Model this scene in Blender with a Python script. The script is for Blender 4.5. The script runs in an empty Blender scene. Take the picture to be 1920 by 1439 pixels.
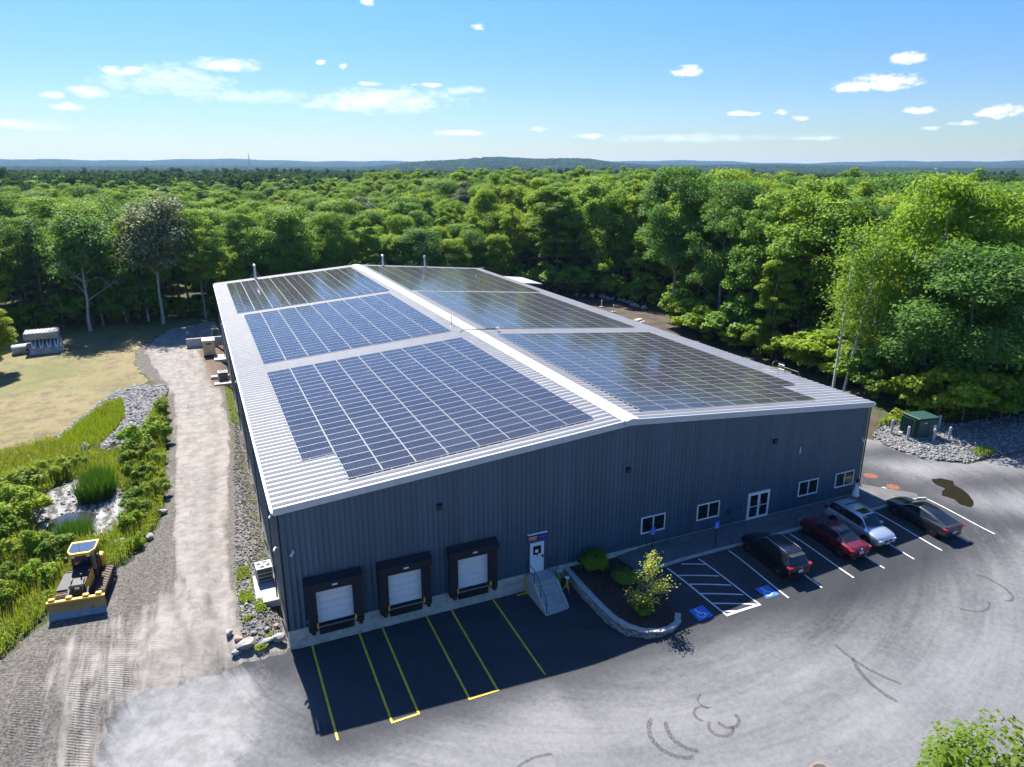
import bpy, bmesh, math, random
import numpy as np
from mathutils import Vector, Matrix
from mathutils.geometry import delaunay_2d_cdt

SC = bpy.context.scene
COL = SC.collection
PI = math.pi
R = math.radians

# ------------------------------------------------------------------ camera
cam_d = bpy.data.cameras.new('camera')
cam_o = bpy.data.objects.new('camera', cam_d)
COL.objects.link(cam_o)
YAW, PITCH, ROLL = 0.41962698, 0.29601127, 0.00214402
_f = Vector((math.sin(YAW) * math.cos(PITCH), math.cos(YAW) * math.cos(PITCH), -math.sin(PITCH)))
_r = Vector((math.cos(YAW), -math.sin(YAW), 0.0))
_u = _r.cross(_f)
_r2 = _r * math.cos(ROLL) + _u * math.sin(ROLL)
_u2 = -_r * math.sin(ROLL) + _u * math.cos(ROLL)
CAM = Vector((-2.3288, -34.8807, 24.0634))
_m = Matrix((_r2, _u2, -_f)).transposed().to_4x4()
_m.translation = CAM
cam_o.matrix_world = _m
cam_d.sensor_width = 36.0
cam_d.lens = 36.0 * 1321.35 / 1920.0
cam_d.clip_start = 0.5
cam_d.clip_end = 30000.0
SC.camera = cam_o

# ------------------------------------------------------------------ sun, sky, exposure
SUN_DIR = Vector((-0.60, 6.78, 8.74)).normalized()      # towards the sun
SUN_EL = math.asin(SUN_DIR.z)
SUN_AZ = math.atan2(SUN_DIR.x, SUN_DIR.y)
sun_d = bpy.data.lights.new('sun', 'SUN')
sun_d.energy = 5.0
sun_d.angle = R(0.53)
sun_d.color = (1.0, 0.945, 0.87)
sun_o = bpy.data.objects.new('sun', sun_d)
COL.objects.link(sun_o)
sun_o.rotation_euler = (-SUN_DIR).to_track_quat('-Z', 'Y').to_euler()
sun_o.location = (0, 60, 90)

W = bpy.data.worlds.new('World')
SC.world = W
W.use_nodes = True
wn = W.node_tree
wn.nodes.clear()
def N(t, kind, **kw):
    n = t.nodes.new(kind)
    for k, v in kw.items():
        setattr(n, k, v)
    return n
def mth(t, op, a, b=None, c=None, clamp=False):
    n = t.nodes.new('ShaderNodeMath'); n.operation = op; n.use_clamp = clamp
    for i, v in enumerate((a, b, c)):
        if v is None: continue
        if isinstance(v, (int, float)): n.inputs[i].default_value = v
        else: t.links.new(v, n.inputs[i])
    return n.outputs[0]
def mrange(t, v, a, b, c=0.0, d=1.0, smooth=True):
    n = t.nodes.new('ShaderNodeMapRange'); n.interpolation_type = 'SMOOTHSTEP' if smooth else 'LINEAR'
    t.links.new(v, n.inputs[0])
    for i, x in enumerate((a, b, c, d)): n.inputs[i + 1].default_value = x
    return n.outputs[0]
def cmix(t, fac, a, b, typ='MIX'):
    n = N(t, 'ShaderNodeMix', data_type='RGBA', blend_type=typ)
    for i, v in ((0, fac), (6, a), (7, b)):
        if isinstance(v, (int, float)): n.inputs[i].default_value = v
        elif isinstance(v, tuple): n.inputs[i].default_value = (*v[:3], 1)
        else: t.links.new(v, n.inputs[i])
    return n.outputs[2]
sky = N(wn, 'ShaderNodeTexSky', sky_type='NISHITA', sun_disc=False)
sky.sun_elevation = SUN_EL
sky.sun_rotation = SUN_AZ
sky.altitude = 60.0
sky.air_density = 1.0
sky.dust_density = 0.2
sky.ozone_density = 1.5
SKY_STRENGTH = 0.086
HAZE = 6.0e-5
tc = N(wn, 'ShaderNodeTexCoord')
sep = N(wn, 'ShaderNodeSeparateXYZ')
wn.links.new(tc.outputs['Generated'], sep.inputs[0])
DX, DY, DZ = sep.outputs
az = mth(wn, 'MULTIPLY', mth(wn, 'ARCTAN2', DX, DY), 180 / PI)
el = mth(wn, 'MULTIPLY', mth(wn, 'ARCSINE', DZ), 180 / PI)
comb = N(wn, 'ShaderNodeCombineXYZ')
wn.links.new(az, comb.inputs[0]); wn.links.new(mth(wn, 'MULTIPLY', el, 2.2), comb.inputs[1])
nz = N(wn, 'ShaderNodeTexNoise', noise_dimensions='2D')
nz.inputs['Scale'].default_value = 0.9; nz.inputs['Detail'].default_value = 7.0; nz.inputs['Roughness'].default_value = 0.62
wn.links.new(comb.outputs[0], nz.inputs['Vector'])
nz2 = N(wn, 'ShaderNodeTexNoise', noise_dimensions='2D')
nz2.inputs['Scale'].default_value = 0.25; nz2.inputs['Detail'].default_value = 4.0
wn.links.new(comb.outputs[0], nz2.inputs['Vector'])
NZ = mth(wn, 'SUBTRACT', nz.outputs[0], 0.5)
NZ2 = mth(wn, 'SUBTRACT', nz2.outputs[0], 0.5)
# small fair-weather clouds: azimuth, elevation, half width, half height (degrees), density, wispiness
CLOUDS = [(49.77,5.60,2.7,0.55,1,0),(48.2,5.45,1.3,0.4,1,0),(51.31,7.06,1.1,0.46,1,0),(36.95,6.75,1.15,0.45,1,0),(52.49,3.78,0.95,0.26,1,0),
          (56.85,3.53,1.25,0.42,1,0),(41.02,3.87,1.15,0.19,.9,0),(43.60,3.89,0.5,0.18,.8,0),(44.97,3.47,0.62,0.17,.7,0),
          (53.22,2.66,0.6,0.17,.8,0),(55.2,2.9,1.0,.16,.7,0),(13.60,11.30,0.6,0.3,1,0),(21.51,9.90,0.5,0.26,1,0),(-2.96,6.20,1.4,0.32,1,0),
          (3.4,6.85,2.3,0.50,.9,1),(-5.03,4.80,1.2,0.38,.7,1),(14.40,4.86,6.3,0.95,.75,1),(17.60,5.94,1.2,0.18,.9,0),
          (13.48,5.94,1.0,0.17,.8,0),(19.92,2.59,2.1,0.22,.7,1),(-6.54,3.82,1.2,0.26,.8,0),(9.95,7.30,0.34,0.2,.9,0),
          (11.63,7.11,0.34,0.18,.9,0),(-7.17,4.50,0.8,0.23,.6,0),(26.04,2.87,0.9,0.2,.6,0),(-0.6,5.6,4.2,1.1,.62,1),
          (5.5,4.9,4.0,.5,.4,1),(38.0,2.2,9.0,.32,.35,1),(-9.0,2.6,3.0,.35,.6,1),(30.0,2.4,1.2,.2,.6,0),(46.5,2.1,1.4,.18,.5,0),(20.5,5.6,1.6,.3,.6,1)]
cm = None
cc = N(wn, 'ShaderNodeCombineXYZ'); wn.links.new(az, cc.inputs[0]); wn.links.new(el, cc.inputs[1])
NW = mth(wn, 'MULTIPLY_ADD', NZ, 2.6, mth(wn, 'MULTIPLY', NZ2, 2.0)); NC = mth(wn, 'MULTIPLY', NZ, 3.6)
for (ca, ce, ra, re, g, wsp) in CLOUDS:
    v = N(wn, 'ShaderNodeVectorMath', operation='MULTIPLY_ADD')
    wn.links.new(cc.outputs[0], v.inputs[0]); v.inputs[1].default_value = (1 / ra, 1 / re, 0); v.inputs[2].default_value = (-ca / ra, -ce / re, 0)
    dt = N(wn, 'ShaderNodeVectorMath', operation='DOT_PRODUCT'); wn.links.new(v.outputs[0], dt.inputs[0]); wn.links.new(v.outputs[0], dt.inputs[1])
    d = mth(wn, 'ADD', dt.outputs['Value'], NW if wsp else NC)
    m = mrange(wn, d, 1.35 if wsp else 1.25, -0.75 if wsp else -0.25, 0.0, g)
    cm = m if cm is None else mth(wn, 'MAXIMUM', cm, m)
# scattered cloud over the rest of the sky, on a flat layer
den = mth(wn, 'ADD', mth(wn, 'MAXIMUM', DZ, 0.0), 0.06)
comb2 = N(wn, 'ShaderNodeCombineXYZ')
wn.links.new(mth(wn, 'DIVIDE', DX, den), comb2.inputs[0]); wn.links.new(mth(wn, 'DIVIDE', DY, den), comb2.inputs[1])
nz3 = N(wn, 'ShaderNodeTexNoise', noise_dimensions='2D')
nz3.inputs['Scale'].default_value = 1.35; nz3.inputs['Detail'].default_value = 6.0; nz3.inputs['Roughness'].default_value = 0.55
wn.links.new(comb2.outputs[0], nz3.inputs['Vector'])
hi = mth(wn, 'MULTIPLY', mrange(wn, nz3.outputs[0], 0.56, 0.72, 0.0, 0.85), mrange(wn, el, 11.5, 17.0))
cm = mth(wn, 'MAXIMUM', cm, hi)
mix = N(wn, 'ShaderNodeMix', data_type='RGBA')
wn.links.new(cm, mix.inputs[0])
hs = N(wn, 'ShaderNodeHueSaturation'); hs.inputs['Saturation'].default_value = 1.4; hs.inputs['Value'].default_value = 1.0
wn.links.new(sky.outputs[0], hs.inputs['Color'])
skc = cmix(wn, 1.0, hs.outputs[0], (0.78, 0.87, 1.09), 'MULTIPLY')
wn.links.new(cmix(wn, 1.0, skc, mrange(wn, el, -1.0, 26.0, 0.50, 1.0), 'MULTIPLY'), mix.inputs[6])
mix.inputs[7].default_value = (6.2, 6.25, 6.3, 1)
bg = N(wn, 'ShaderNodeBackground'); bg.inputs[1].default_value = SKY_STRENGTH
wn.links.new(mix.outputs[2], bg.inputs[0])
wo = N(wn, 'ShaderNodeOutputWorld'); wn.links.new(bg.outputs[0], wo.inputs[0])
W.cycles.sampling_method = "MANUAL"; W.cycles.sample_map_resolution = 256

SC.view_settings.view_transform = 'Standard'
SC.view_settings.look = 'None'
SC.view_settings.exposure = 1.32
SC.view_settings.gamma = 1.0
SC.view_settings.use_curve_mapping = False
SC.render.engine = 'CYCLES'
SC.cycles.use_denoising = True
SC.cycles.use_adaptive_sampling = True
SC.cycles.adaptive_threshold = 0.02
SC.cycles.max_bounces = 6
SC.cycles.diffuse_bounces = 4
SC.cycles.glossy_bounces = 3
SC.cycles.transmission_bounces = 4
SC.cycles.volume_bounces = 0
SC.cycles.transparent_max_bounces = 6
SC.cycles.sample_clamp_indirect = 6.0
SC.cycles.caustics_reflective = False
SC.cycles.caustics_refractive = False

# ------------------------------------------------------------------ helpers
def tag(o, label=None, cat=None, group=None, kind=None):
    if label: o['label'] = label
    if cat: o['category'] = cat
    if group: o['group'] = group
    if kind: o['kind'] = kind
    return o
def empty(name, loc=(0, 0, 0), rz=0.0, label=None, cat=None, group=None):
    o = bpy.data.objects.new(name, None)
    COL.objects.link(o)
    o.location = loc; o.rotation_euler = (0, 0, rz); o.empty_display_size = 0.3
    return tag(o, label, cat, group)
def link_mesh(name, me, parent=None, loc=(0, 0, 0), rot=(0, 0, 0)):
    o = bpy.data.objects.new(name, me)
    COL.objects.link(o)
    o.location = loc; o.rotation_euler = rot
    if parent is not None: o.parent = parent
    return o
def np_mesh(name, V, F, mats=(), smooth=False, attrs=None, uv=None):
    V = np.asarray(V, np.float32).reshape(-1, 3); F = np.asarray(F, np.int32)
    me = bpy.data.meshes.new(name)
    k = F.shape[1]; n = F.shape[0]
    me.vertices.add(len(V)); me.vertices.foreach_set('co', V.ravel())
    me.loops.add(n * k); me.loops.foreach_set('vertex_index', F.ravel())
    me.polygons.add(n)
    me.polygons.foreach_set('loop_start', np.arange(0, n * k, k, dtype=np.int32))
    if smooth: me.polygons.foreach_set('use_smooth', np.ones(n, bool))
    for m in mats: me.materials.append(m)
    for an, av in (attrs or {}).items():
        a = me.attributes.new(an, 'FLOAT', 'POINT'); a.data.foreach_set('value', np.asarray(av, np.float32))
    me.update(calc_edges=True)
    me.validate()
    return me
def ss(a, b, x):
    t = np.clip((np.asarray(x, float) - a) / (b - a), 0, 1); return t * t * (3 - 2 * t)
def lerp(a, b, t): return a + (b - a) * t

class MB:
    """collects simple shapes into one mesh"""
    def __init__(s): s.v = []; s.f = []; s.mi = []; s.sm = []
    def add(s, V, F, mi=0, sm=False, M=None):
        o = len(s.v)
        for p in V:
            s.v.append(tuple(M @ Vector(p)) if M is not None else tuple(p))
        for f in F:
            s.f.append([i + o for i in f]); s.mi.append(mi); s.sm.append(sm)
        return s
    def box(s, x0, x1, y0, y1, z0, z1, mi=0, M=None, bev=0.0):
        if bev <= 0:
            V = [(x0,y0,z0),(x1,y0,z0),(x1,y1,z0),(x0,y1,z0),(x0,y0,z1),(x1,y0,z1),(x1,y1,z1),(x0,y1,z1)]
            F = [(0,3,2,1),(4,5,6,7),(0,1,5,4),(1,2,6,5),(2,3,7,6),(3,0,4,7)]
            return s.add(V, F, mi, M=M)
        b = bev
        bm = bmesh.new()
        bmesh.ops.create_cube(bm, size=1.0)
        for v in bm.verts:
            v.co = ((x0+x1)/2 + v.co.x*(x1-x0), (y0+y1)/2 + v.co.y*(y1-y0), (z0+z1)/2 + v.co.z*(z1-z0))
        bmesh.ops.bevel(bm, geom=bm.edges[:], offset=b, segments=1, affect='EDGES', clamp_overlap=True)
        bm.verts.index_update()
        s.add([v.co[:] for v in bm.verts], [[v.index for v in f.verts] for f in bm.faces], mi, M=M)
        bm.free(); return s
    def cyl(s, p0, p1, r0, r1=None, n=8, mi=0, caps=True, sm=True, M=None):
        r1 = r0 if r1 is None else r1
        p0 = Vector(p0); p1 = Vector(p1); d = (p1 - p0).normalized()
        a = d.orthogonal().normalized(); b = d.cross(a)
        V = []; F = []
        for k in range(n):
            t = 2 * PI * k / n; e = a * math.cos(t) + b * math.sin(t)
            V.append(p0 + e * r0); V.append(p1 + e * r1)
        for k in range(n):
            j = (k + 1) % n
            F.append((2*k, 2*j, 2*j+1, 2*k+1))
        s.add(V, F, mi, sm, M=M)
        if caps:
            s.add([V[2*k] for k in range(n)], [list(range(n))[::-1]], mi, M=M)
            s.add([V[2*k+1] for k in range(n)], [list(range(n))], mi, M=M)
        return s
    def tube(s, pts, r, n=6, mi=0, rr=None):
        pts = [Vector(p) for p in pts]
        for i in range(len(pts) - 1):
            s.cyl(pts[i], pts[i+1], rr[i] if rr else r, rr[i+1] if rr else r, n, mi)
        return s
    def prism(s, poly, axis, a, b, mi=0, M=None):
        """poly: 2D outline; extruded along axis ('x','y','z') from a to b"""
        n = len(poly)
        def P(u, v, w): return {'x': (w, u, v), 'y': (u, w, v), 'z': (u, v, w)}[axis]
        V = [P(u, v, a) for u, v in poly] + [P(u, v, b) for u, v in poly]
        F = [list(range(n))[::-1], [n + i for i in range(n)]]
        F += [(i, (i+1) % n, n + (i+1) % n, n + i) for i in range(n)]
        s.add(V, F, mi, M=M); return s
    def quad(s, a, b, c, d, mi=0): return s.add([a, b, c, d], [(0, 1, 2, 3)], mi)
    def mesh(s, name, mats):
        me = bpy.data.meshes.new(name)
        me.from_pydata(s.v, [], s.f)
        for m in (mats if isinstance(mats, (list, tuple)) else [mats]): me.materials.append(m)
        me.polygons.foreach_set('material_index', s.mi)
        me.polygons.foreach_set('use_smooth', s.sm)
        me.update()
        bm = bmesh.new(); bm.from_mesh(me); bmesh.ops.remove_doubles(bm, verts=bm.verts[:], dist=1e-5)
        bmesh.ops.recalc_face_normals(bm, faces=bm.faces[:]); bm.to_mesh(me); bm.free()
        if any(s.sm): me.set_sharp_from_angle(angle=R(42))
        return me
    def build(s, name, mats, parent=None, loc=(0, 0, 0), rot=(0, 0, 0)):
        return link_mesh(name, s.mesh(name, mats), parent, loc, rot)
ORD = ['first', 'second', 'third', 'fourth', 'fifth', 'sixth', 'seventh', 'eighth', 'ninth', 'tenth', 'eleventh', 'twelfth', 'thirteenth', 'fourteenth', 'fifteenth', 'sixteenth', 'seventeenth', 'eighteenth', 'nineteenth']
def ordinal(k):
    if k <= 19: return ORD[k - 1]
    tens = {2: ('twentieth', 'twenty'), 3: ('thirtieth', 'thirty'), 4: ('fortieth', 'forty'), 5: ('fiftieth', 'fifty'), 6: ('sixtieth', 'sixty'), 7: ('seventieth', 'seventy')}[k // 10]
    return tens[0] if k % 10 == 0 else tens[1] + '-' + ORD[k % 10 - 1]
def number_labels(objs, key, fmt):
    """give each object of one kind a place in its row: objs sorted by key, fmt with {n}"""
    objs = sorted(objs, key=key)
    for i, o in enumerate(objs): o['label'] = fmt.format(n=ordinal(i + 1)) if len(objs) > 1 else fmt.replace('{n} ', '').split(', counted')[0]
def copy_tree(o, parent=None):
    c = o.copy(); COL.objects.link(c)
    if parent is not None: c.parent = parent
    for ch in list(o.children): copy_tree(ch, c)
    return c

# ------------------------------------------------------------------ materials
def new_mat(name):
    m = bpy.data.materials.new(name); m.use_nodes = True
    t = m.node_tree; t.nodes.clear()
    out = N(t, 'ShaderNodeOutputMaterial'); p = N(t, 'ShaderNodeBsdfPrincipled')
    t.links.new(p.outputs[0], out.inputs[0])
    return m, t, p
def noise(t, scale, detail=4.0, rough=0.55, coord='Object', stretch=None, rot=0.0, dist=0.0):
    c = N(t, 'ShaderNodeTexCoord'); n = N(t, 'ShaderNodeTexNoise')
    n.inputs['Scale'].default_value = scale; n.inputs['Detail'].default_value = detail
    n.inputs['Roughness'].default_value = rough; n.inputs['Distortion'].default_value = dist
    if stretch or rot:
        mp = N(t, 'ShaderNodeMapping'); mp.inputs['Rotation'].default_value = (0, 0, rot)
        mp.inputs['Scale'].default_value = stretch or (1, 1, 1)
        t.links.new(c.outputs[coord], mp.inputs[0]); t.links.new(mp.outputs[0], n.inputs['Vector'])
    else: t.links.new(c.outputs[coord], n.inputs['Vector'])
    return n.outputs[0]
def attr(t, name):
    n = N(t, 'ShaderNodeAttribute', attribute_name=name); return n.outputs['Fac']
def bump(t, p, h, strength=0.4, dist=0.05):
    b = N(t, 'ShaderNodeBump'); b.inputs['Strength'].default_value = strength; b.inputs['Distance'].default_value = dist
    t.links.new(h, b.inputs['Height']); t.links.new(b.outputs[0], p.inputs['Normal'])
def M(name, col, rough=0.6, metal=0.0, var=0.25, vs=3.0, bmp=0.0, bs=30.0, spec=0.5, coat=0.0, dirt=None, ds=1.5):
    m, t, p = new_mat(name)
    n = noise(t, vs, 5.0)
    k = mrange(t, n, 0.3, 0.7, 1 - var, 1 + var * 0.6, False)
    c = cmix(t, 1.0, col, k, 'MULTIPLY')
    if dirt:
        c = cmix(t, mrange(t, noise(t, ds, 6.0, 0.65), 0.52, 0.7, 0, dirt[3] if len(dirt) > 3 else 0.6), c, dirt[:3])
    t.links.new(c, p.inputs['Base Color'])
    p.inputs['Roughness'].default_value = rough; p.inputs['Metallic'].default_value = metal
    p.inputs['Specular IOR Level'].default_value = spec; p.inputs['Coat Weight'].default_value = coat
    if coat: p.inputs['Coat Roughness'].default_value = 0.04
    if bmp: bump(t, p, noise(t, bs, 4.0), bmp, 0.02)
    return m
# ================================================================== TERRAIN
def hgt(x, y):
    x = np.asarray(x, float); y = np.asarray(y, float)
    zr = lerp(-0.22, -0.6, ss(-2.6, -9, y)); zr = lerp(zr, -1.2, ss(-9, -26, y))
    lot = lerp(-1.3, zr, ss(13, 25, x))
    left = lerp(-1.3, -0.35, ss(-3.5, 3.0, y + 0.28 * np.clip(-x - 4, 0, 30)))
    left = left - 0.5 * ss(-18, -40, x)
    z = lerp(left, lot, ss(-1.2, 0.3, x))
    z = z + 0.6 * ss(60, 110, y) * ss(-2, -20, x)
    z = z + 1.4 * np.exp(-(((x - 66) / 9) ** 2 + ((y - 13) / 6.0) ** 2)) * ss(44, 52, x)
    z = z - 1.1 * np.exp(-(((x + 13.2) / 3.4) ** 2 + ((y - 21.5) / 5.0) ** 2))
    z = z - 0.6 * np.exp(-(((x + 11.2) / 2.2) ** 2 + ((y - 39) / 8.0) ** 2))
    # the far country: a shallow valley, then wooded hills
    dx = x - 0.0; dy = y + 35.0
    r = np.hypot(dx, dy); a = np.degrees(np.arctan2(dx, dy))
    far = -4.0 * ss(500, 1300, r)
    far = far + 12 * ss(1500, 3600, r)
    rid = 62 + 9 * np.sin(a * 0.21 + 1.0) + 6 * np.sin(a * 0.53) + 3 * np.sin(a * 1.7 + 2)
    far = far + rid * ss(4600, 7600, r)
    far = far + 40 * np.exp(-np.abs((a - 23.8) / 8.6) ** 3.5) * (1 + .12 * np.sin(a * .9)) * np.exp(-((r - 3600) / 800) ** 2)
    far = far + 26 * np.exp(-((a - 44) / 9) ** 2) * np.exp(-((r - 4300) / 900) ** 2)
    far = far + 7 * np.sin(x * 0.0021 + 1.3) * np.sin(y * 0.0017) * ss(900, 2200, r)
    return z + far

def inside(poly, X, Y):
    P = np.asarray(poly, float); c = np.zeros(X.shape, bool)
    j = len(P) - 1
    for i in range(len(P)):
        xi, yi = P[i]; xj, yj = P[j]
        if yi != yj:
            c ^= ((yi > Y) != (yj > Y)) & (X < (xj - xi) * (Y - yi) / (yj - yi) + xi)
        j = i
    return c
def edge_dist(poly, X, Y):
    P = np.asarray(poly, float); D = np.full(X.shape, 1e9)
    for i in range(len(P)):
        a = P[i]; b = P[(i + 1) % len(P)]; ab = b - a; L2 = max((ab ** 2).sum(), 1e-9)
        t = np.clip(((X - a[0]) * ab[0] + (Y - a[1]) * ab[1]) / L2, 0, 1)
        D = np.minimum(D, np.hypot(X - a[0] - t * ab[0], Y - a[1] - t * ab[1]))
    return D
def densify(poly, step, jit, rng):
    out = []
    P = [np.array(p, float) for p in poly]
    for i in range(len(P)):
        a = P[i]; b = P[(i + 1) % len(P)]; L = np.hypot(*(b - a)); n = max(1, int(L / step))
        nrm = np.array([-(b - a)[1], (b - a)[0]]) / max(L, 1e-6)
        for k in range(n):
            q = a + (b - a) * k / n
            if k and jit: q = q + nrm * rng.normal(0, jit)
            out.append(q)
    return np.array(out)
def zone(name, poly, step, dz, mats, jit=0.12, seed=1, attrf=None, drop=0.065, hf=None, parent=None, kind='structure', keep_edges=False):
    rng = np.random.default_rng(seed)
    B = densify(poly, max(step, 0.4), jit, rng)
    x0, y0 = B.min(0); x1, y1 = B.max(0)
    gx, gy = np.meshgrid(np.arange(x0, x1, step), np.arange(y0, y1, step))
    gx = gx.ravel() + rng.uniform(-.25, .25, gx.size) * step; gy = gy.ravel() + rng.uniform(-.25, .25, gy.size) * step
    k = inside(B, gx, gy); gx, gy = gx[k], gy[k]
    k = edge_dist(B, gx, gy) > step * 0.45; gx, gy = gx[k], gy[k]
    nb = len(B)
    vs = [Vector(p) for p in B] + [Vector(p) for p in zip(gx, gy)]
    res = delaunay_2d_cdt(vs, [(i, (i + 1) % nb) for i in range(nb)], [], 1, 1e-4)
    V2 = np.array([v[:] for v in res[0]]); F = np.array([f for f in res[2] if len(f) == 3], np.int32)
    X, Y = V2[:, 0], V2[:, 1]
    ed = edge_dist(B, X, Y)
    Z = (hf or hgt)(X, Y) + dz
    if drop: Z = np.where(ed < 0.02, Z - dz - drop, Z)
    at = {'ed': ed}
    if attrf: at.update(attrf(X, Y, ed))
    me = np_mesh(name, np.c_[X, Y, Z], F, mats, True, at)
    o = link_mesh(name, me, parent)
    if parent is None: o['kind'] = kind
    return o

# ---- ground materials
def gmat(name, build, rough=0.9, bs=6.0, bst=0.5, bd=0.04):
    m, t, p = new_mat(name)
    c = build(t)
    t.links.new(c, p.inputs['Base Color']); p.inputs['Roughness'].default_value = rough
    p.inputs['Specular IOR Level'].default_value = 0.25
    bump(t, p, noise(t, bs, 6.0, 0.7), bst, bd)
    return m
def b_forest(t):
    c = cmix(t, mrange(t, noise(t, 0.35, 6.0, .7), 0.35, 0.65), (0.030, 0.032, 0.012), (0.075, 0.062, 0.035))
    return cmix(t, mrange(t, noise(t, 2.5, 5.0), 0.45, 0.62), c, (0.045, 0.085, 0.018))
M_FLOOR = gmat('forest_floor', b_forest)
def b_lawn(t):
    c = cmix(t, mrange(t, noise(t, 0.10, 5.0, .6), 0.35, 0.68), (0.225, 0.178, 0.088), (0.15, 0.135, 0.052))
    c = cmix(t, mrange(t, noise(t, 0.55, 8.0, .78), 0.46, 0.60, 0, .85), c, (0.115, 0.083, 0.052))
    c = cmix(t, mrange(t, noise(t, 3.2, 6.0, .8), 0.5, 0.68, 0, .7), c, (0.27, 0.228, 0.13))
    c = cmix(t, mth(t, 'MULTIPLY', attr(t, 'green'), mrange(t, noise(t, 0.5, 5.0, .6), 0.3, 0.6, .35, 1)), c, (0.10, 0.13, 0.033))
    return c
M_LAWN = gmat('dry_lawn', b_lawn, bs=9.0, bst=0.7, bd=0.06)
def b_gravel(t):
    fine = noise(t, 7.0, 6.0, 0.8)
    grit = mrange(t, fine, 0.36, 0.66)
    dark = cmix(t, grit, (0.050, 0.046, 0.041), (0.175, 0.160, 0.140))
    sandc = cmix(t, mrange(t, noise(t, 1.2, 6.0, .7), 0.35, 0.68), (0.285, 0.266, 0.238), (0.185, 0.168, 0.147))
    sandc = cmix(t, mrange(t, fine, 0.52, 0.74, 0, 0.6), sandc, (0.13, 0.115, 0.10))
    sandc = cmix(t, mrange(t, noise(t, .55, 7.0, .75, stretch=(1.6, .35, 1)), .54, .72, 0, .75), sandc, (0.095, 0.088, 0.08))
    streak = noise(t, 1.1, 6.0, .65, stretch=(2.6, 0.16, 1))
    s = mth(t, 'ADD', attr(t, 'sand'), mth(t, 'MULTIPLY', mth(t, 'SUBTRACT', streak, 0.5), 1.3))
    s = mth(t, 'ADD', s, mth(t, 'MULTIPLY', mth(t, 'SUBTRACT', noise(t, 0.45, 4.0), 0.5), 0.9))
    sandc = cmix(t, mth(t, 'MULTIPLY', attr(t, 'rut'), mrange(t, noise(t, .5, 5.0, .7, stretch=(1.2, .3, 1)), .38, .6, .15, .8)), sandc, (0.115, 0.107, 0.098))
    c = cmix(t, mrange(t, s, 0.25, 0.75), dark, sandc)
    peb = cmix(t, mrange(t, noise(t, 4.5, 5.0, 0.85), 0.4, 0.62), (0.07, 0.065, 0.057), (0.23, 0.22, 0.205))
    c = cmix(t, attr(t, 'peb'), c, peb)
    c = cmix(t, mth(t, 'MULTIPLY', attr(t, 'brown'), mrange(t, noise(t, 2.0, 4.0), .3, .6, .6, 1)), c, (0.125, 0.085, 0.058))
    return c
def mat_gravel():
    m, t, p = new_mat('gravel_and_sand')
    t.links.new(b_gravel(t), p.inputs['Base Color']); p.inputs['Roughness'].default_value = 0.95
    p.inputs['Specular IOR Level'].default_value = 0.2
    c = N(t, 'ShaderNodeTexCoord')
    # cleated track prints pressed across the direction of travel
    mp = N(t, 'ShaderNodeMapping'); mp.inputs['Rotation'].default_value = (0, 0, 0.42)
    t.links.new(c.outputs['Object'], mp.inputs[0])
    wv = N(t, 'ShaderNodeTexWave', wave_type='BANDS', bands_direction='Y'); wv.inputs['Scale'].default_value = 2.3
    wv.inputs['Distortion'].default_value = 2.5; wv.inputs['Detail'].default_value = 3.0
    t.links.new(mp.outputs[0], wv.inputs['Vector'])
    mp2 = N(t, 'ShaderNodeMapping'); mp2.inputs['Rotation'].default_value = (0, 0, 0.42); mp2.inputs['Scale'].default_value = (.95, .05, 1); t.links.new(c.outputs['Object'], mp2.inputs[0])
    bn = N(t, 'ShaderNodeTexNoise'); bn.inputs['Scale'].default_value = 1.0; bn.inputs['Detail'].default_value = 2.0; t.links.new(mp2.outputs[0], bn.inputs['Vector'])
    h = mth(t, 'MULTIPLY', mth(t, 'MULTIPLY', wv.outputs[0], mth(t, 'MULTIPLY', attr(t, 'track'), mrange(t, bn.outputs[0], .49, .60))), 0.6)
    h = mth(t, 'ADD', h, mth(t, 'MULTIPLY', noise(t, 5.0, 6.0, .75), 0.8))
    bump(t, p, h, 0.75, 0.07)
    return m
M_GRAVEL = mat_gravel()
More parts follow.
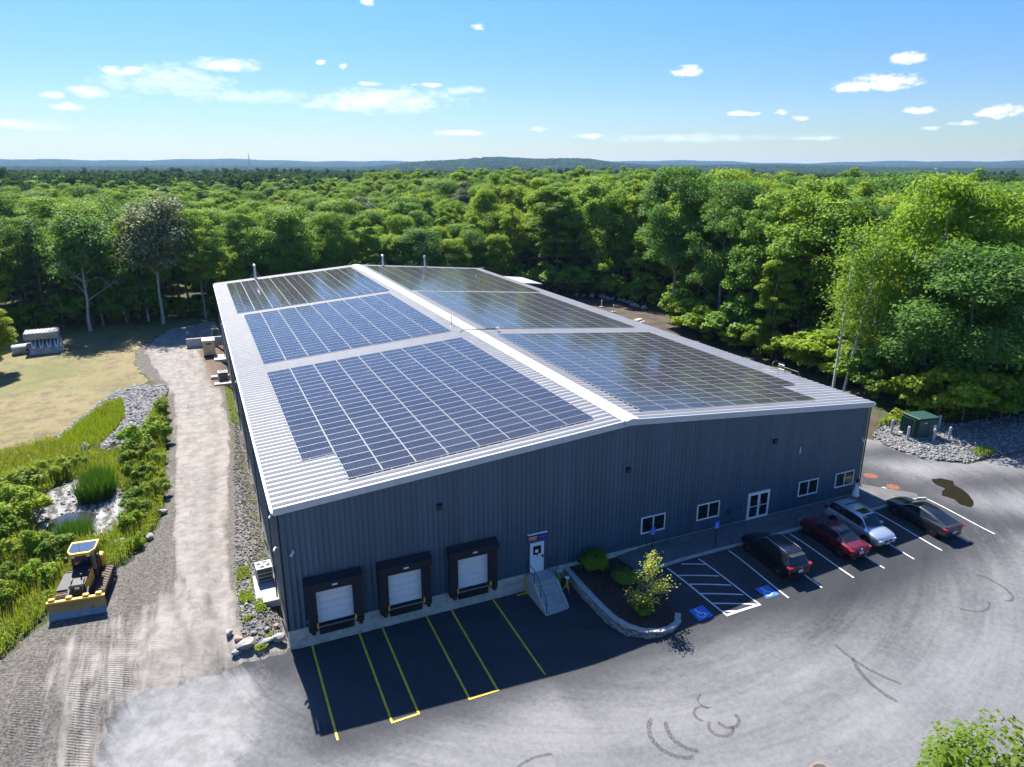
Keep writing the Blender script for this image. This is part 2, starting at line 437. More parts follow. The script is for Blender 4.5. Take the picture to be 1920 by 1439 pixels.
def mat_asphalt():
    m, t, p = new_mat('asphalt')
    big = mth(t, 'SUBTRACT', noise(t, 0.11, 6.0, .6), 0.5)
    # dust swept along the turning paths of vehicles: noise drawn out along arcs round the building's front
    pv = N(t, 'ShaderNodeCombineXYZ'); t.links.new(attr(t, 'pr'), pv.inputs[0]); t.links.new(attr(t, 'pt'), pv.inputs[1])
    def polar(sr, st_, sc, det, ro):
        mp = N(t, 'ShaderNodeMapping'); mp.inputs['Scale'].default_value = (sr, st_, 1); t.links.new(pv.outputs[0], mp.inputs[0])
        n = N(t, 'ShaderNodeTexNoise', noise_dimensions='2D'); n.inputs['Scale'].default_value = sc; n.inputs['Detail'].default_value = det; n.inputs['Roughness'].default_value = ro; n.inputs['Distortion'].default_value = .6
        t.links.new(mp.outputs[0], n.inputs['Vector']); return mth(t, 'SUBTRACT', n.outputs[0], .5)
    st = polar(1.0, .10, .55, 7.0, .66); st2 = polar(1.0, .16, 1.9, 5.0, .7)
    fine = mth(t, 'SUBTRACT', noise(t, 3.2, 7.0, .8), 0.5)
    a = attr(t, 'dust')
    k = mth(t, 'ADD', mth(t, 'MULTIPLY', big, .8), mth(t, 'ADD', mth(t, 'MULTIPLY', st, .55), mth(t, 'MULTIPLY', st2, 0.3)))
    k = mth(t, 'ADD', k, mth(t, 'MULTIPLY', fine, 0.8))
    amp = mrange(t, a, 0.0, 0.4, 0.12, 0.85)
    d = mth(t, 'ADD', a, mth(t, 'MULTIPLY', k, amp), clamp=True)
    c = cmix(t, d, (0.020, 0.022, 0.027), (0.262, 0.260, 0.262))
    w = mth(t, 'ADD', attr(t, 'white'), mth(t, 'MULTIPLY', mth(t, 'ADD', mth(t, 'MULTIPLY', st2, 1.0), big), 0.8))
    w = mth(t, 'ADD', w, mth(t, 'MULTIPLY', mth(t, 'ADD', fine, st), 0.55))
    c = cmix(t, mrange(t, w, 0.25, 1.05), c, cmix(t, mrange(t, noise(t, 1.3, 6.0, .7), .3, .7), (0.255, 0.253, 0.248), (0.165, 0.164, 0.161)))
    sp = mth(t, 'MULTIPLY', mrange(t, noise(t, 5.5, 3.0, .9), 0.68, 0.76), mrange(t, noise(t, .8, 4.0), .48, .62))
    c = cmix(t, mth(t, 'MULTIPLY', sp, mrange(t, a, 0.0, .4, .25, .9)), c, (0.42, 0.41, 0.4))
    t.links.new(c, p.inputs['Base Color'])
    p.inputs['Roughness'].default_value = 0.9; p.inputs['Specular IOR Level'].default_value = 0.25
    bump(t, p, noise(t, 22.0, 5.0, .8), 0.35, 0.012)
    return m
M_ASPHALT = mat_asphalt()
M_WALKTOP = M('walk_asphalt', (0.11, 0.11, 0.112), .9, var=.3, vs=1.2, bmp=.3, bs=40)
M_KERB = M('kerb_concrete', (0.36, 0.357, 0.348), .85, var=.2, vs=2, bmp=.2)
def b_mulch(t):
    return cmix(t, mrange(t, noise(t, 9.0, 5.0, .8), .38, .66), (0.018, 0.013, 0.011), (0.085, 0.058, 0.044))
M_MULCH = gmat('dark_mulch', b_mulch, bs=14, bst=.9, bd=.06)
def b_dirt(t):
    c = cmix(t, mrange(t, noise(t, .5, 5.0), .35, .65), (0.045, 0.034, 0.027), (0.085, 0.064, 0.048))
    return cmix(t, mrange(t, noise(t, 7.0, 5.0, .8), .5, .72, 0, .7), c, (0.06, 0.042, 0.03))
M_DIRT = gmat('brown_dirt', b_dirt)
def b_mud(t):
    c = cmix(t, mrange(t, noise(t, 1.6, 6.0, .72, stretch=(1, .45, 1), rot=.5), .40, .60), (0.07, 0.063, 0.052), (0.33, 0.328, 0.32))
    return cmix(t, mrange(t, attr(t, 'ed'), 0.9, 0.0, 0, .9), c, (0.055, 0.06, 0.028))
M_MUD = gmat('pond_mud', b_mud, bs=5, bst=.8)
def b_bank(t):
    c = cmix(t, mrange(t, noise(t, 6.0, 6.0, .85), .38, .64), (0.07, 0.069, 0.067), (0.25, 0.246, 0.236))
    return c
M_BANK = gmat('crushed_stone', b_bank, bs=7, bst=.9, bd=.08)

# ---- ground sheet to the horizon
def axis(a, b, step, outer, growth=1.16):
    c = list(np.arange(a, b + 1e-6, step)); s = step; hi = []; v = b
    while v < outer: s *= growth; v += s; hi.append(v)
    s = step; lo = []; v = a
    while v > -outer: s *= growth; v -= s; lo.append(v)
    return np.array(lo[::-1] + c + hi)
gx = axis(-46, 84, 0.8, 11000); gy = axis(-46, 104, 0.8, 11000)
GX, GY = np.meshgrid(gx, gy)
GZ = hgt(GX, GY) - 0.06
under = (GX > 0.1) & (GX < 42.6) & (GY > 0.05) & (GY < 80)
GZ[under] -= 1.5
nx, ny = len(gx), len(gy)
idx = np.arange(nx * ny).reshape(ny, nx)
Fq = np.stack([idx[:-1, :-1], idx[:-1, 1:], idx[1:, 1:], idx[1:, :-1]], -1).reshape(-1, 4)
ground = link_mesh('ground', np_mesh('ground', np.stack([GX, GY, GZ], -1).reshape(-1, 3), Fq, [M_FLOOR], True))
ground['kind'] = 'structure'

# ---- asphalt lot
LOT = [(0.1, 0.9), (-.4, -.12), (-3.2, -0.55), (-8.8, -0.9), (-9.4, -4.6), (-10, -48), (110, -48), (110, 0.2), (64, 0.3), (59.1, 0.5), (56.5, 0.4),
       (54.0, 2.7), (53.5, 6.2), (54.2, 8.0), (50, 9.5), (42.4, 10), (42.4, 0.9)]
def lot_attr(X, Y, ed):
    d = 0.10 + 0.44 * ss(-7.6, -12.5, Y)
    d = np.where(X < 12, 0.08 + 0.5 * ss(-7.3, -10.5, Y), d)
    d = d + 0.5 * ss(45.5, 50, X + 0.35 * Y) * ss(-16, -4, Y) * (0.55 + 0.45 * np.sin(Y * 0.9 + X * .25))
    d = np.where((X > 44) & (X < 50) & (Y > -2), np.minimum(d, 0.12 + .4 * ss(47, 51, X)), d)
    d = d - 0.22 * np.exp(-(((X - 33) / 9) ** 2 + ((Y + 11) / 4) ** 2))
    d = d + 0.3 * ss(1.2, -1.5, X) * ss(-1.5, -4, Y)
    w = 1.15 * np.exp(-(((X + 5.6 - 0.25 * (Y + 4)) / 3.6) ** 4)) * ss(-.3, -2.2, Y + 0.12 * X) * ss(-16, -7, Y)
    w = w + 0.6 * np.exp(-(((X - 1) / 5) ** 2 + ((Y + 10.8) / 2.0) ** 2))
    w = w + 0.35 * np.exp(-(((X - 47) / 4) ** 2 + ((Y + 9) / 3) ** 2)) + .3 * np.exp(-(((X - 24) / 14) ** 2 + ((Y + 21) / 4) ** 2))
    return {'dust': np.clip(d, 0.05, .8), 'white': w, 'pr': np.hypot(X - 22, Y - 9), 'pt': np.arctan2(X - 22, 9 - Y) * 22}
lot = zone('parking_lot', LOT, 0.75, 0.02, [M_ASPHALT], jit=0.06, seed=3, attrf=lot_attr)

# ---- gravel road and yard on the long side of the building
yL = np.array([-6, -0.1, 5.9, 14.8, 24.5, 38.1, 49.5, 59.8, 72.2, 84, 95]); xL = np.array([-6.0, -4.3, -5.7, -5.65, -5.8, -5.8, -6.1, -8.0, -10.0, -8.6, -3])
yR = np.array([-6, -0.5, 4.7, 13.6, 22.9, 36.2, 47.6, 57.2, 69.5, 82.1, 95]); xR = np.array([-3.4, -3.0, -3.15, -2.8, -2.1, -1.45, -1.7, -1.95, -3.6, -0.3, 4])
GR = [(-31, -48), (-22, -12), (-17, -2), (-14.2, 3.4), (-12.8, 6.3), (-10.7, 9.5), (-8.7, 11.8), (-7.3, 15), (-6.5, 19), (-6.6, 26), (-6.6, 36),
      (-6.9, 44), (-7.0, 50), (-8.5, 55.5), (-9.7, 60), (-11.2, 66), (-11.4, 73), (-9.7, 80), (-7, 87), (-2, 91), (10, 93), (10, 81.0), (0.3, 80.9),
      (0.3, 0.2), (-.5, -.6), (-3, -1.3), (-8.1, -1.7), (-8.6, -5), (-9.1, -48)]
def gr_attr(X, Y, ed):
    l = np.interp(Y, yL, xL); r = np.interp(Y, yR, xR); c = (l + r) / 2; hw = (r - l) / 2
    s = 1.15 - ss(-0.35, 0.45, np.abs(X - c) - hw)
    s = s * ss(-0.5, 1.5, Y) + 0.0
    apron = (1 - ss(4, 9, Y)) * 0.48 * ss(-14, -9.5, X)
    s = np.maximum(s, apron + 0.35 * np.exp(-(((X + 5.5) / 2.0) ** 2)) * (1 - ss(6, 12, Y)))
    peb = ss(0.5, 1.1, X - r) * ss(-.3, 1.0, Y) * (1 - ss(48, 52, Y))
    brown = ss(-3.3, -2.6, X + 0.05 * (Y - 62)) * ss(49.5, 51, Y) * (1 - ss(75, 78, Y))
    tr = np.maximum((1 - ss(7, 13, Y)) * ss(-5.5, -8, X), 0.8 * np.exp(-(((X + 7.0) / 1.0) ** 2)) * (1 - ss(14, 22, Y)))
    rut = np.exp(-((np.abs(X - c) - hw * .30) / .20) ** 2) * .7 + np.exp(-((np.abs(X - c + .5) - hw * .78) / .16) ** 2) * .8
    return {'rut': rut, 'sand': s, 'peb': peb, 'brown': brown, 'track': tr}
road = zone('gravel_road', GR, 0.5, -0.012, [M_GRAVEL], jit=0.14, seed=5, attrf=gr_attr)

LAWN = [(-60, 22), (-32, 30), (-24, 34.5), (-20.4, 36.9), (-16.6, 39.2), (-14.4, 46.7), (-12.9, 49.6), (-12.3, 53.3), (-10.5, 55.0), (-8.6, 56), (-9.8, 60), (-11.2, 66),
        (-11.4, 73), (-9.7, 80), (-7, 87), (-2, 91.3), (10, 93.2), (10, 97), (-10, 99), (-34, 101), (-62, 99)]
def lawn_attr(X, Y, ed):
    return {'green': np.clip(0.10 + 0.75 * ss(80, 94, Y) + .5 * np.exp(-(((X + 22) / 7) ** 2 + ((Y - 66) / 9) ** 2)), 0, 1)}
lawn = zone('lawn', LAWN, 0.9, -0.02, [M_LAWN], jit=0.25, seed=6, attrf=lawn_attr)

DIRT = [(43.05, 9.8), (50, 9.3), (54.3, 8.2), (58.2, 10.6), (62, 19), (64, 27), (63.5, 40), (64, 50), (70.5, 62), (71.5, 71), (66, 86), (58, 96), (43.05, 97)]
dirt = zone('dirt_yard', DIRT, 1.0, -0.02, [M_DIRT], jit=.3, seed=7)
BANK = [(54.25, 8.1), (53.55, 6.2), (54.05, 2.75), (56.5, .48), (59.1, .58), (64, .38), (82, .4), (82, 8), (72, 6.2), (64, 6.6), (58.4, 10.4)]
bank = zone('gravel_bank', BANK, 0.6, 0.03, [M_BANK], jit=.15, seed=8, hf=lambda x, y: hgt(x, y) + 0.25 * ss(0.3, 3.0, edge_dist(BANK, x, y)))
MUD = [(-15.9, 22.8), (-15.9, 25.2), (-15.2, 27.2), (-13.9, 28.6), (-12.6, 28.4), (-11.2, 26.6), (-9.9, 25.2), (-9.2, 22.8), (-9.2, 19.8), (-9.9, 16.8), (-12.6, 17.2), (-14.8, 19.6)]
mud = zone('pond_mud', MUD, 0.4, 0.03, [M_MUD], jit=.15, seed=9)
m, t, p = new_mat('pond_water')
p.inputs['Base Color'].default_value = (0.035, 0.04, 0.035, 1); p.inputs['Roughness'].default_value = 0.06
bump(t, p, noise(t, 3.0, 3.0), 0.04, .02)
M_WATER = m
WAT = [(-14.9, 20.6), (-14.6, 22.4), (-13.6, 23.3), (-12.4, 23.0), (-11.3, 22.4), (-10.6, 21.2), (-10.5, 19.6), (-11.2, 18.4), (-12.6, 18.6), (-14, 19.2)]
water = zone('pond_water', WAT, 0.8, 0.0, [M_WATER], jit=.2, seed=10, drop=0, hf=lambda x, y: np.full(np.shape(x), -1.17))
# sidewalk along the front and its kerb
def walk_h(x, y): return lerp(hgt(x, np.full(np.shape(x), -2.7)) + 0.13, -0.09, ss(24, 31, x))
WALK = [(20.7, 0.2), (20.95, -2.1), (22.2, -2.42), (46.5, -2.42), (46.9, -2.0), (44.4, 0.9), (43.1, 0.9), (43.1, 0.2)]
walk = zone('sidewalk', WALK, 0.6, 0.0, [M_WALKTOP], jit=0, seed=11, drop=0, hf=walk_h)
def strip(path, w, zoff, hf=None, seg=0.5):
    """flat ribbon along a path of (x, y) points"""
    P = [np.array(p, float) for p in path]; pts = []
    for i in range(len(P) - 1):
        n = max(1, int(np.hypot(*(P[i+1] - P[i])) / seg))
        pts += [P[i] + (P[i+1] - P[i]) * k / n for k in range(n)]
    pts.append(P[-1]); pts = np.array(pts)
    d = np.gradient(pts, axis=0); d /= np.maximum(np.hypot(d[:, 0], d[:, 1])[:, None], 1e-6)
    nr = np.c_[-d[:, 1], d[:, 0]] * w / 2
    A = pts + nr; B = pts - nr; n = len(pts)
    V = np.zeros((2 * n, 3)); V[0::2, :2] = A; V[1::2, :2] = B
    V[:, 2] = (hf or hgt)(V[:, 0], V[:, 1]) + zoff
    i = np.arange(n - 1) * 2
    return V, np.stack([i, i + 1, i + 3, i + 2], -1)
mb = MB()
kp = [(20.95, -2.15), (21.6, -2.38), (22.4, -2.5)] + [(x, -2.5) for x in np.arange(23, 45, 1.0)] + [(45.3, -2.5), (46.2, -2.55), (47.0, -2.75)]
for i in range(len(kp) - 1):
    (xa, ya), (xb, yb) = kp[i], kp[i + 1]
    za = float(walk_h(np.array([xa]), None)[0]) + .02; zb = float(walk_h(np.array([xb]), None)[0]) + .02
    if i >= len(kp) - 3: za -= .0; zb -= .06
    V = [(xa, ya - .09, za), (xb, yb - .09, zb), (xb, yb + .09, zb), (xa, ya + .09, za), (xa, ya - .10, za - .4), (xb, yb - .10, zb - .4), (xb, yb + .09, zb - .4), (xa, ya + .09, za - .4)]
    mb.add(V, [(0, 1, 2, 3), (4, 5, 1, 0), (3, 2, 6, 7)])
kerb = mb.build('kerb', M_KERB); kerb['kind'] = 'structure'

# ---- painted markings on the asphalt (each stripe a piece of the lot)
M_YEL = M('yellow_paint', (0.72, 0.47, 0.02), .7, var=.25, vs=2.5, dirt=(.25, .2, .1, .5), ds=4)
M_WHT = M('white_paint', (0.62, 0.62, 0.61), .7, var=.15, vs=2.5, dirt=(.35, .34, .33, .5), ds=4)
M_BLU = M('blue_paint', (0.025, 0.17, 0.55), .7, var=.25, vs=3)
def stripe(name, path, w, mat, z=0.032):
    V, F = strip(path, w, z)
    return link_mesh(name, np_mesh(name, V, F, [mat], False), lot)
for x0, x1, y1 in ((1.08, 1.09, -7.5), (3.71, 3.67, -7.45), (5.04, 5.0, -7.45), (7.68, 7.61, -7.5), (9.24, 9.14, -7.5), (11.93, 11.85, -7.45)):
    stripe('yellow_stripe', [(x0, -0.12), (x1, y1)], 0.11, M_YEL)
stripe('yellow_stripe', [(3.62, -7.46), (5.05, -7.42)], 0.11, M_YEL, .036)
stripe('yellow_stripe', [(7.56, -7.5), (9.2, -7.5)], 0.11, M_YEL, .036)
for i, x in enumerate((27.8, 30.5, 33.2, 35.92, 38.7, 41.42, 44.2, 46.95)):
    stripe('stall_stripe', [(x, -2.75), (x + .02, -8.12)], 0.11, M_WHT)
stripe('stall_stripe', [(22.85, -2.8), (23.3, -7.95)], 0.11, M_WHT)
stripe('stall_stripe', [(25.3, -2.8), (25.75, -7.95)], 0.11, M_WHT)
stripe('stall_stripe', [(23.25, -7.95), (25.8, -7.95)], 0.16, M_WHT, .036)
for k, y in enumerate((-2.9, -3.75, -4.75, -5.75, -6.75, -7.55)):
    xa = 22.85 + .45 * (-2.8 - y) / 5.15; xb = 25.3 + .45 * (-3.9 - y) / 5.15
    ye = y - 1.1
    if k == 0: stripe('hatch_stripe', [(23.9, -2.85), (25.35, -3.55)], 0.1, M_WHT, .036)
    elif ye < -7.95: stripe('hatch_stripe', [(xa, y), (xa + (xb - xa) * (7.95 + y) / 1.1, -7.93)], 0.1, M_WHT, .036)
    else: stripe('hatch_stripe', [(xa, y), (xb, ye)], 0.1, M_WHT, .036)
def wheelchair(mbx, s=1.0):
    """the access symbol as flat shapes in a unit square (u right, v up), on z=0"""
    def arc(cx, cy, r, w, a0, a1, n=18):
        for k in range(n):
            t0 = a0 + (a1 - a0) * k / n; t1 = a0 + (a1 - a0) * (k + 1) / n
            q = [((r - w) * math.cos(t0), (r - w) * math.sin(t0)), (r * math.cos(t0), r * math.sin(t0)), (r * math.cos(t1), r * math.sin(t1)), ((r - w) * math.cos(t1), (r - w) * math.sin(t1))]
            mbx.add([((cx + a) * s, (cy + b) * s, 0) for a, b in q], [(0, 1, 2, 3)])
    def bar(x0, y0, x1, y1, w):
        d = Vector((x1 - x0, y1 - y0)); n = Vector((-d.y, d.x)).normalized() * w / 2
        mbx.add([((x0 + n.x) * s, (y0 + n.y) * s, 0), ((x1 + n.x) * s, (y1 + n.y) * s, 0), ((x1 - n.x) * s, (y1 - n.y) * s, 0), ((x0 - n.x) * s, (y0 - n.y) * s, 0)], [(0, 1, 2, 3)])
    arc(-.08, -.14, .27, .06, R(125), R(385)); arc(-.12, .36, .075, .075, 0, 2 * PI, 12)
    bar(-.12, .27, -.07, -.02, .085); bar(-.1, .13, .10, .13, .05); bar(-.09, -.03, .17, -.03, .07); bar(.15, -.03, .24, -.27, .07); bar(.22, -.27, .34, -.25, .05)
    return mbx
for cx, cy in ((22.1, -7.15), (27.05, -7.15)):
    zc = float(hgt(cx, cy)) + 0.034; dzdy = float(hgt(cx, cy + .5) - hgt(cx, cy - .5)); dzdx = float(hgt(cx + .5, cy) - hgt(cx - .5, cy))
    b = MB().quad((-.5, -.5, 0), (.5, -.5, 0), (.5, .5, 0), (-.5, .5, 0)).build('access_square', M_BLU, lot, (cx, cy, zc), (math.atan(dzdy), -math.atan(dzdx), 0))
    wheelchair(MB(), .95).build('access_symbol', M_WHT, b, (0, 0, .005))
# skid marks
m, t, p = new_mat('tyre_rubber_mark')
p.inputs['Base Color'].default_value = (0.05, 0.05, 0.052, 1); p.inputs['Roughness'].default_value = .9
tr = N(t, 'ShaderNodeBsdfTransparent'); mx = N(t, 'ShaderNodeMixShader'); out = [n for n in t.nodes if n.type == 'OUTPUT_MATERIAL'][0]
t.links.new(mrange(t, noise(t, 11.0, 5.0, .8), 0.34, .66, 0.02, .6), mx.inputs[0]); t.links.new(tr.outputs[0], mx.inputs[1]); t.links.new(p.outputs[0], mx.inputs[2]); t.links.new(mx.outputs[0], out.inputs[0])
M_SKID = m
def arcp(cx, cy, r, a0, a1, n=14, sq=1.0): return [(cx + r * math.cos(R(a0 + (a1 - a0) * k / n)), cy + sq * r * math.sin(R(a0 + (a1 - a0) * k / n))) for k in range(n + 1)]
SKIDS = [(arcp(15.9, -13.6, 1.5, 120, 255), .22), (arcp(16.7, -13.7, 1.4, 140, 235), .22), (arcp(17.7, -14.2, .55, 120, 340), .18), (arcp(18.3, -14.0, .5, 170, 370), .18),
         (arcp(17.5, -13.2, .45, 20, 230), .14), (arcp(18.2, -12.6, .45, 90, 260), .12), (arcp(29.5, -15.5, 3.2, 140, 200), .22), (arcp(31.5, -13.2, 4.6, 170, 215), .18),
         (arcp(40.0, -12.0, 1.0, -110, 40, sq=1.6), .18), (arcp(37.6, -12.2, 1.4, 210, 320), .16), (arcp(9.0, -14.5, 2.4, 70, 130), .16)]
for pth, w in SKIDS:
    V, F = strip(pth, w, .03, seg=.3); link_mesh('skid_mark', np_mesh('skid_mark', V, F, [M_SKID]), lot)
# shallow puddle and the paint-marked covers by the far corner
PUD = [(50.6, -0.55), (51.5, -0.75), (51.9, -1.5), (51.3, -2.0), (51.1, -2.8), (50.7, -3.6), (50.0, -4.5), (48.9, -5.0), (48.55, -4.4), (48.9, -3.7), (48.6, -2.9), (49.3, -2.4), (50.0, -2.2), (50.0, -1.4)]
m, t, p = new_mat('puddle_water'); p.inputs['Base Color'].default_value = (0.020, 0.017, 0.011, 1); p.inputs['Roughness'].default_value = .03
zone('puddle', PUD, .5, .036, [m], jit=.1, seed=12, drop=0)
M_ORANGE = M('orange_marking_paint', (0.20, 0.06, 0.028), .85, var=.3, vs=4, dirt=(.3, .2, .15, .6), ds=5)
def disc(name, x, y, r, mat, parent, n=24, z=.034, sx=1.0):
    V = [(x + r * sx * math.cos(2 * PI * k / n), y + r * math.sin(2 * PI * k / n)) for k in range(n)]
    V = [(a, b, float(hgt(a, b)) + z) for a, b in V]
    return MB().add(V, [list(range(n))]).build(name, mat, parent)
disc('marked_cover', 46.6, 1.95, .52, M_ORANGE, lot); disc('marked_cover', 46.45, -0.3, .5, M_ORANGE, lot)
MB().quad((45.2, -.45, -.184), (45.75, -.45, -.184), (45.75, 0, -.184), (45.2, 0, -.184)).build('white_mark', M_WHT, lot)
M_IRON = M('cast_iron', (0.10, 0.085, 0.075), .7, .6, var=.3)
disc('manhole_ring', 20.0, -18.05, .5, M('manhole_collar', (.20, .165, .145), .9), lot, z=.03); disc('manhole_cover', 20.0, -18.05, .38, M_IRON, lot, z=.038)
# ================================================================== THE WAREHOUSE
BW, BL, XR = 42.67, 80.2, 21.335
HE, HR = 7.33, 9.05                        # roof surface height at the eaves and at the ridge
SL = (HR - HE) / XR
def roof_z(x): return HE + SL * (x if x <= XR else 2 * XR - x)
M_WALL, t, p = new_mat('charcoal_wall_panel')
_n1 = mrange(t, noise(t, 1.0, 3.0, stretch=(1.1, 1.1, .03)), .35, .65, .86, 1.14, False)     # sheet-to-sheet tone
_n2 = mrange(t, noise(t, 2.5, 6.0, .7, stretch=(3.0, 3.0, .22)), .5, .75, 0, .35)               # run-off streaks
t.links.new(cmix(t, _n2, cmix(t, 1.0, (0.044, 0.088, 0.128), _n1, 'MULTIPLY'), (0.095, 0.12, 0.14)), p.inputs['Base Color'])
p.inputs['Roughness'].default_value = .45; p.inputs['Metallic'].default_value = .15
bump(t, p, noise(t, 1.4, 3.0), .05, .05)
M_ROOF = M('pale_metal_roof', (0.315, 0.32, 0.325), .55, .0, var=.07, vs=.8, dirt=(.5, .49, .47, .25), ds=.7)
M_TRIM = M('pale_trim', (0.42, 0.45, 0.49), .4, .3, var=.08)
M_DTRIM = M('dark_trim', (0.05, 0.054, 0.06), .45, .2, var=.1)
M_CONC = M('stained_concrete', (0.43, 0.42, 0.37), .85, var=.3, vs=1.6, bmp=.25, bs=14, dirt=(.2, .19, .14, .6), ds=1.1)
M_CONCW = M('pale_concrete', (0.37, 0.365, 0.35), .85, var=.14, vs=2.0, bmp=.15, bs=20)
M_WHITE = M('white_metal', (0.72, 0.73, 0.74), .45, .0, var=.06)
M_BLACK = M('black_rubber', (0.012, 0.012, 0.014), .75, var=.3, vs=6, bmp=.2)
M_FABRIC = M('black_dock_fabric', (0.014, 0.014, 0.018), .85, var=.35, vs=5, bmp=.4, bs=8)
M_STEEL = M('galvanised_steel', (0.55, 0.56, 0.58), .35, .85, var=.12)
M_GALV = M('dull_galvanised', (0.22, 0.22, 0.22), .6, .3, var=.2)
M_DSTEEL = M('dark_steel', (0.03, 0.03, 0.033), .45, .5, var=.2)
M_BRIGHTY = M('safety_yellow', (0.74, 0.44, 0.02), .5, var=.15)
m, t, p = new_mat('dark_window_glass'); p.inputs['Base Color'].default_value = (0.012, 0.014, 0.017, 1); p.inputs['Roughness'].default_value = .04; p.inputs['Specular IOR Level'].default_value = .6
M_GLASS = m

wh = empty('warehouse', (0, 0, 0), 0, 'long charcoal metal warehouse with a pale ribbed gable roof under solar panels', 'building')
def ribbed(L, ztop, z0, outward, axis, off, pitch=0.305, rib=0.034, rw=0.072, flip=False):
    """corrugated wall sheet: profile along its length, from z0 to ztop(s)"""
    S = []; D = []
    n = int(L / pitch)
    pt = L / n
    for k in range(n):
        a = k * pt
        for ds, dd in ((0, 0), (pt - rw - .03, 0), (pt - rw, rib), (pt - .03, rib)): S.append(a + ds); D.append(dd)
    S.append(L); D.append(0)
    V = []
    for s_, d_ in zip(S, D):
        q = off + outward * d_
        for z in (z0, ztop(s_)): V.append((s_, q, z) if axis == 'x' else (q, s_, z))
    i = np.arange(len(S) - 1) * 2
    return np.array(V), np.stack([i, i + 2, i + 3, i + 1], -1)
V, F = ribbed(BW, lambda s: roof_z(s) - .22, -0.06, -1, 'x', -0.05); link_mesh('front_wall', np_mesh('front_wall', V, F, [M_WALL]), wh)
V, F = ribbed(BW, lambda s: roof_z(s) - .22, -0.06, 1, 'x', BL + .05); link_mesh('back_wall', np_mesh('back_wall', V, F, [M_WALL]), wh)
V, F = ribbed(BL, lambda s: HE - .18, -0.06, -1, 'y', -0.05); link_mesh('side_wall', np_mesh('side_wall', V, F, [M_WALL]), wh)
V, F = ribbed(BL, lambda s: HE - .18, -0.06, 1, 'y', BW + .05); link_mesh('side_wall', np_mesh('side_wall', V, F, [M_WALL]), wh)
fd = MB().box(-.07, BW + .07, -.075, BL + .07, -1.7, -.07); fd.build('foundation', M_CONC, wh)
for x, y in ((-.085, -.085), (BW + .085, -.085), (-.085, BL + .085), (BW + .085, BL + .085)):
    MB().box(x - .035, x + .035, y - .035, y + .035, -.05, HE - .16).build('corner_trim', M_DTRIM, wh)
# roof sheets with raised trapezoid ribs every 0.61 m, running from eave to ridge
Ys = []; Ds = []
nrib = int((BL + .4) / .61)
for k in range(nrib):
    a = -.2 + k * .61
    for dy, dd in ((0, 0), (.43, 0), (.468, .115), (.548, .115), (.592, 0)): Ys.append(a + dy); Ds.append(dd)
Ys.append(BL + .2); Ds.append(0)
def roof_sheet(x0, x1):
    V = []
    for y, d in zip(Ys, Ds):
        V.append((x0, y, roof_z(x0) + d)); V.append((x1, y, roof_z(x1) + d))
    i = np.arange(len(Ys) - 1) * 2
    return np.array(V), np.stack([i, i + 1, i + 3, i + 2], -1)
V, F = roof_sheet(-.2, XR); rf1 = link_mesh('roof_slope', np_mesh('roof_slope', V, F, [M_ROOF]), wh)
V, F = roof_sheet(BW + .2, XR); rf2 = link_mesh('roof_slope', np_mesh('roof_slope', V, F, [M_ROOF]), wh)
rc = MB().prism([(XR - .62, HR - .05 + .06), (XR - .58, HR + .07), (XR - .14, HR + .13), (XR, HR + .145), (XR + .14, HR + .13), (XR + .58, HR + .07), (XR + .62, HR + .01)], 'y', -.22, BL + .22)
rc.build('ridge_cap', M('ridge_metal', (.50, .495, .485), .4, .2, var=.06), wh)
MB().prism([(XR - .55, HR - .2), (XR - .5, HR + .06), (XR - .12, HR + .155), (XR + .12, HR + .155), (XR + .5, HR + .06), (XR + .55, HR - .2)], 'y', -.31, -.24).build('ridge_end', M_TRIM, wh)
for yy, o in ((-.235, -1), (BL + .235, 1)):
    for xa, xb in ((-.2, XR), (XR, BW + .2)):
        za, zb = roof_z(xa), roof_z(xb)
        y0, y1 = sorted((yy, yy - o * .13))
        b = MB().add([(xa, y0, za - .3), (xb, y0, zb - .3), (xb, y0, zb + .095), (xa, y0, za + .095), (xa, y1, za - .3), (xb, y1, zb - .3), (xb, y1, zb + .095), (xa, y1, za + .095)],
                     [(0, 1, 2, 3), (5, 4, 7, 6), (3, 2, 6, 7), (4, 5, 1, 0), (0, 3, 7, 4), (1, 5, 6, 2)])
        b.build('rake_trim', M_TRIM, wh)
for x, o in ((-.2, -1), (BW + .2, 1)):
    x0, x1 = sorted((x + o * .02, x + o * .16))
    gt = MB().prism([(x0, HE - .17), (x1, HE - .17), (x1 + (.02 if o > 0 else 0), HE - .01), (x1 - .015, HE - .01), (x1 - .02, HE - .14), (x0 + .02, HE - .14), (x0 + .015, HE - .01), (x0 - (.02 if o < 0 else 0), HE - .01)], 'y', -.2, BL + .2).build('gutter', M_TRIM, wh)
    for k, y in enumerate((3.5, 13.5, 23.5, 33.5, 43.5, 53.5, 63.5, 73.5)):
        MB().box(x + o * .02, x + o * .10, y - .06, y + .06, .0, HE - .17).build('downspout', M_DTRIM, wh)

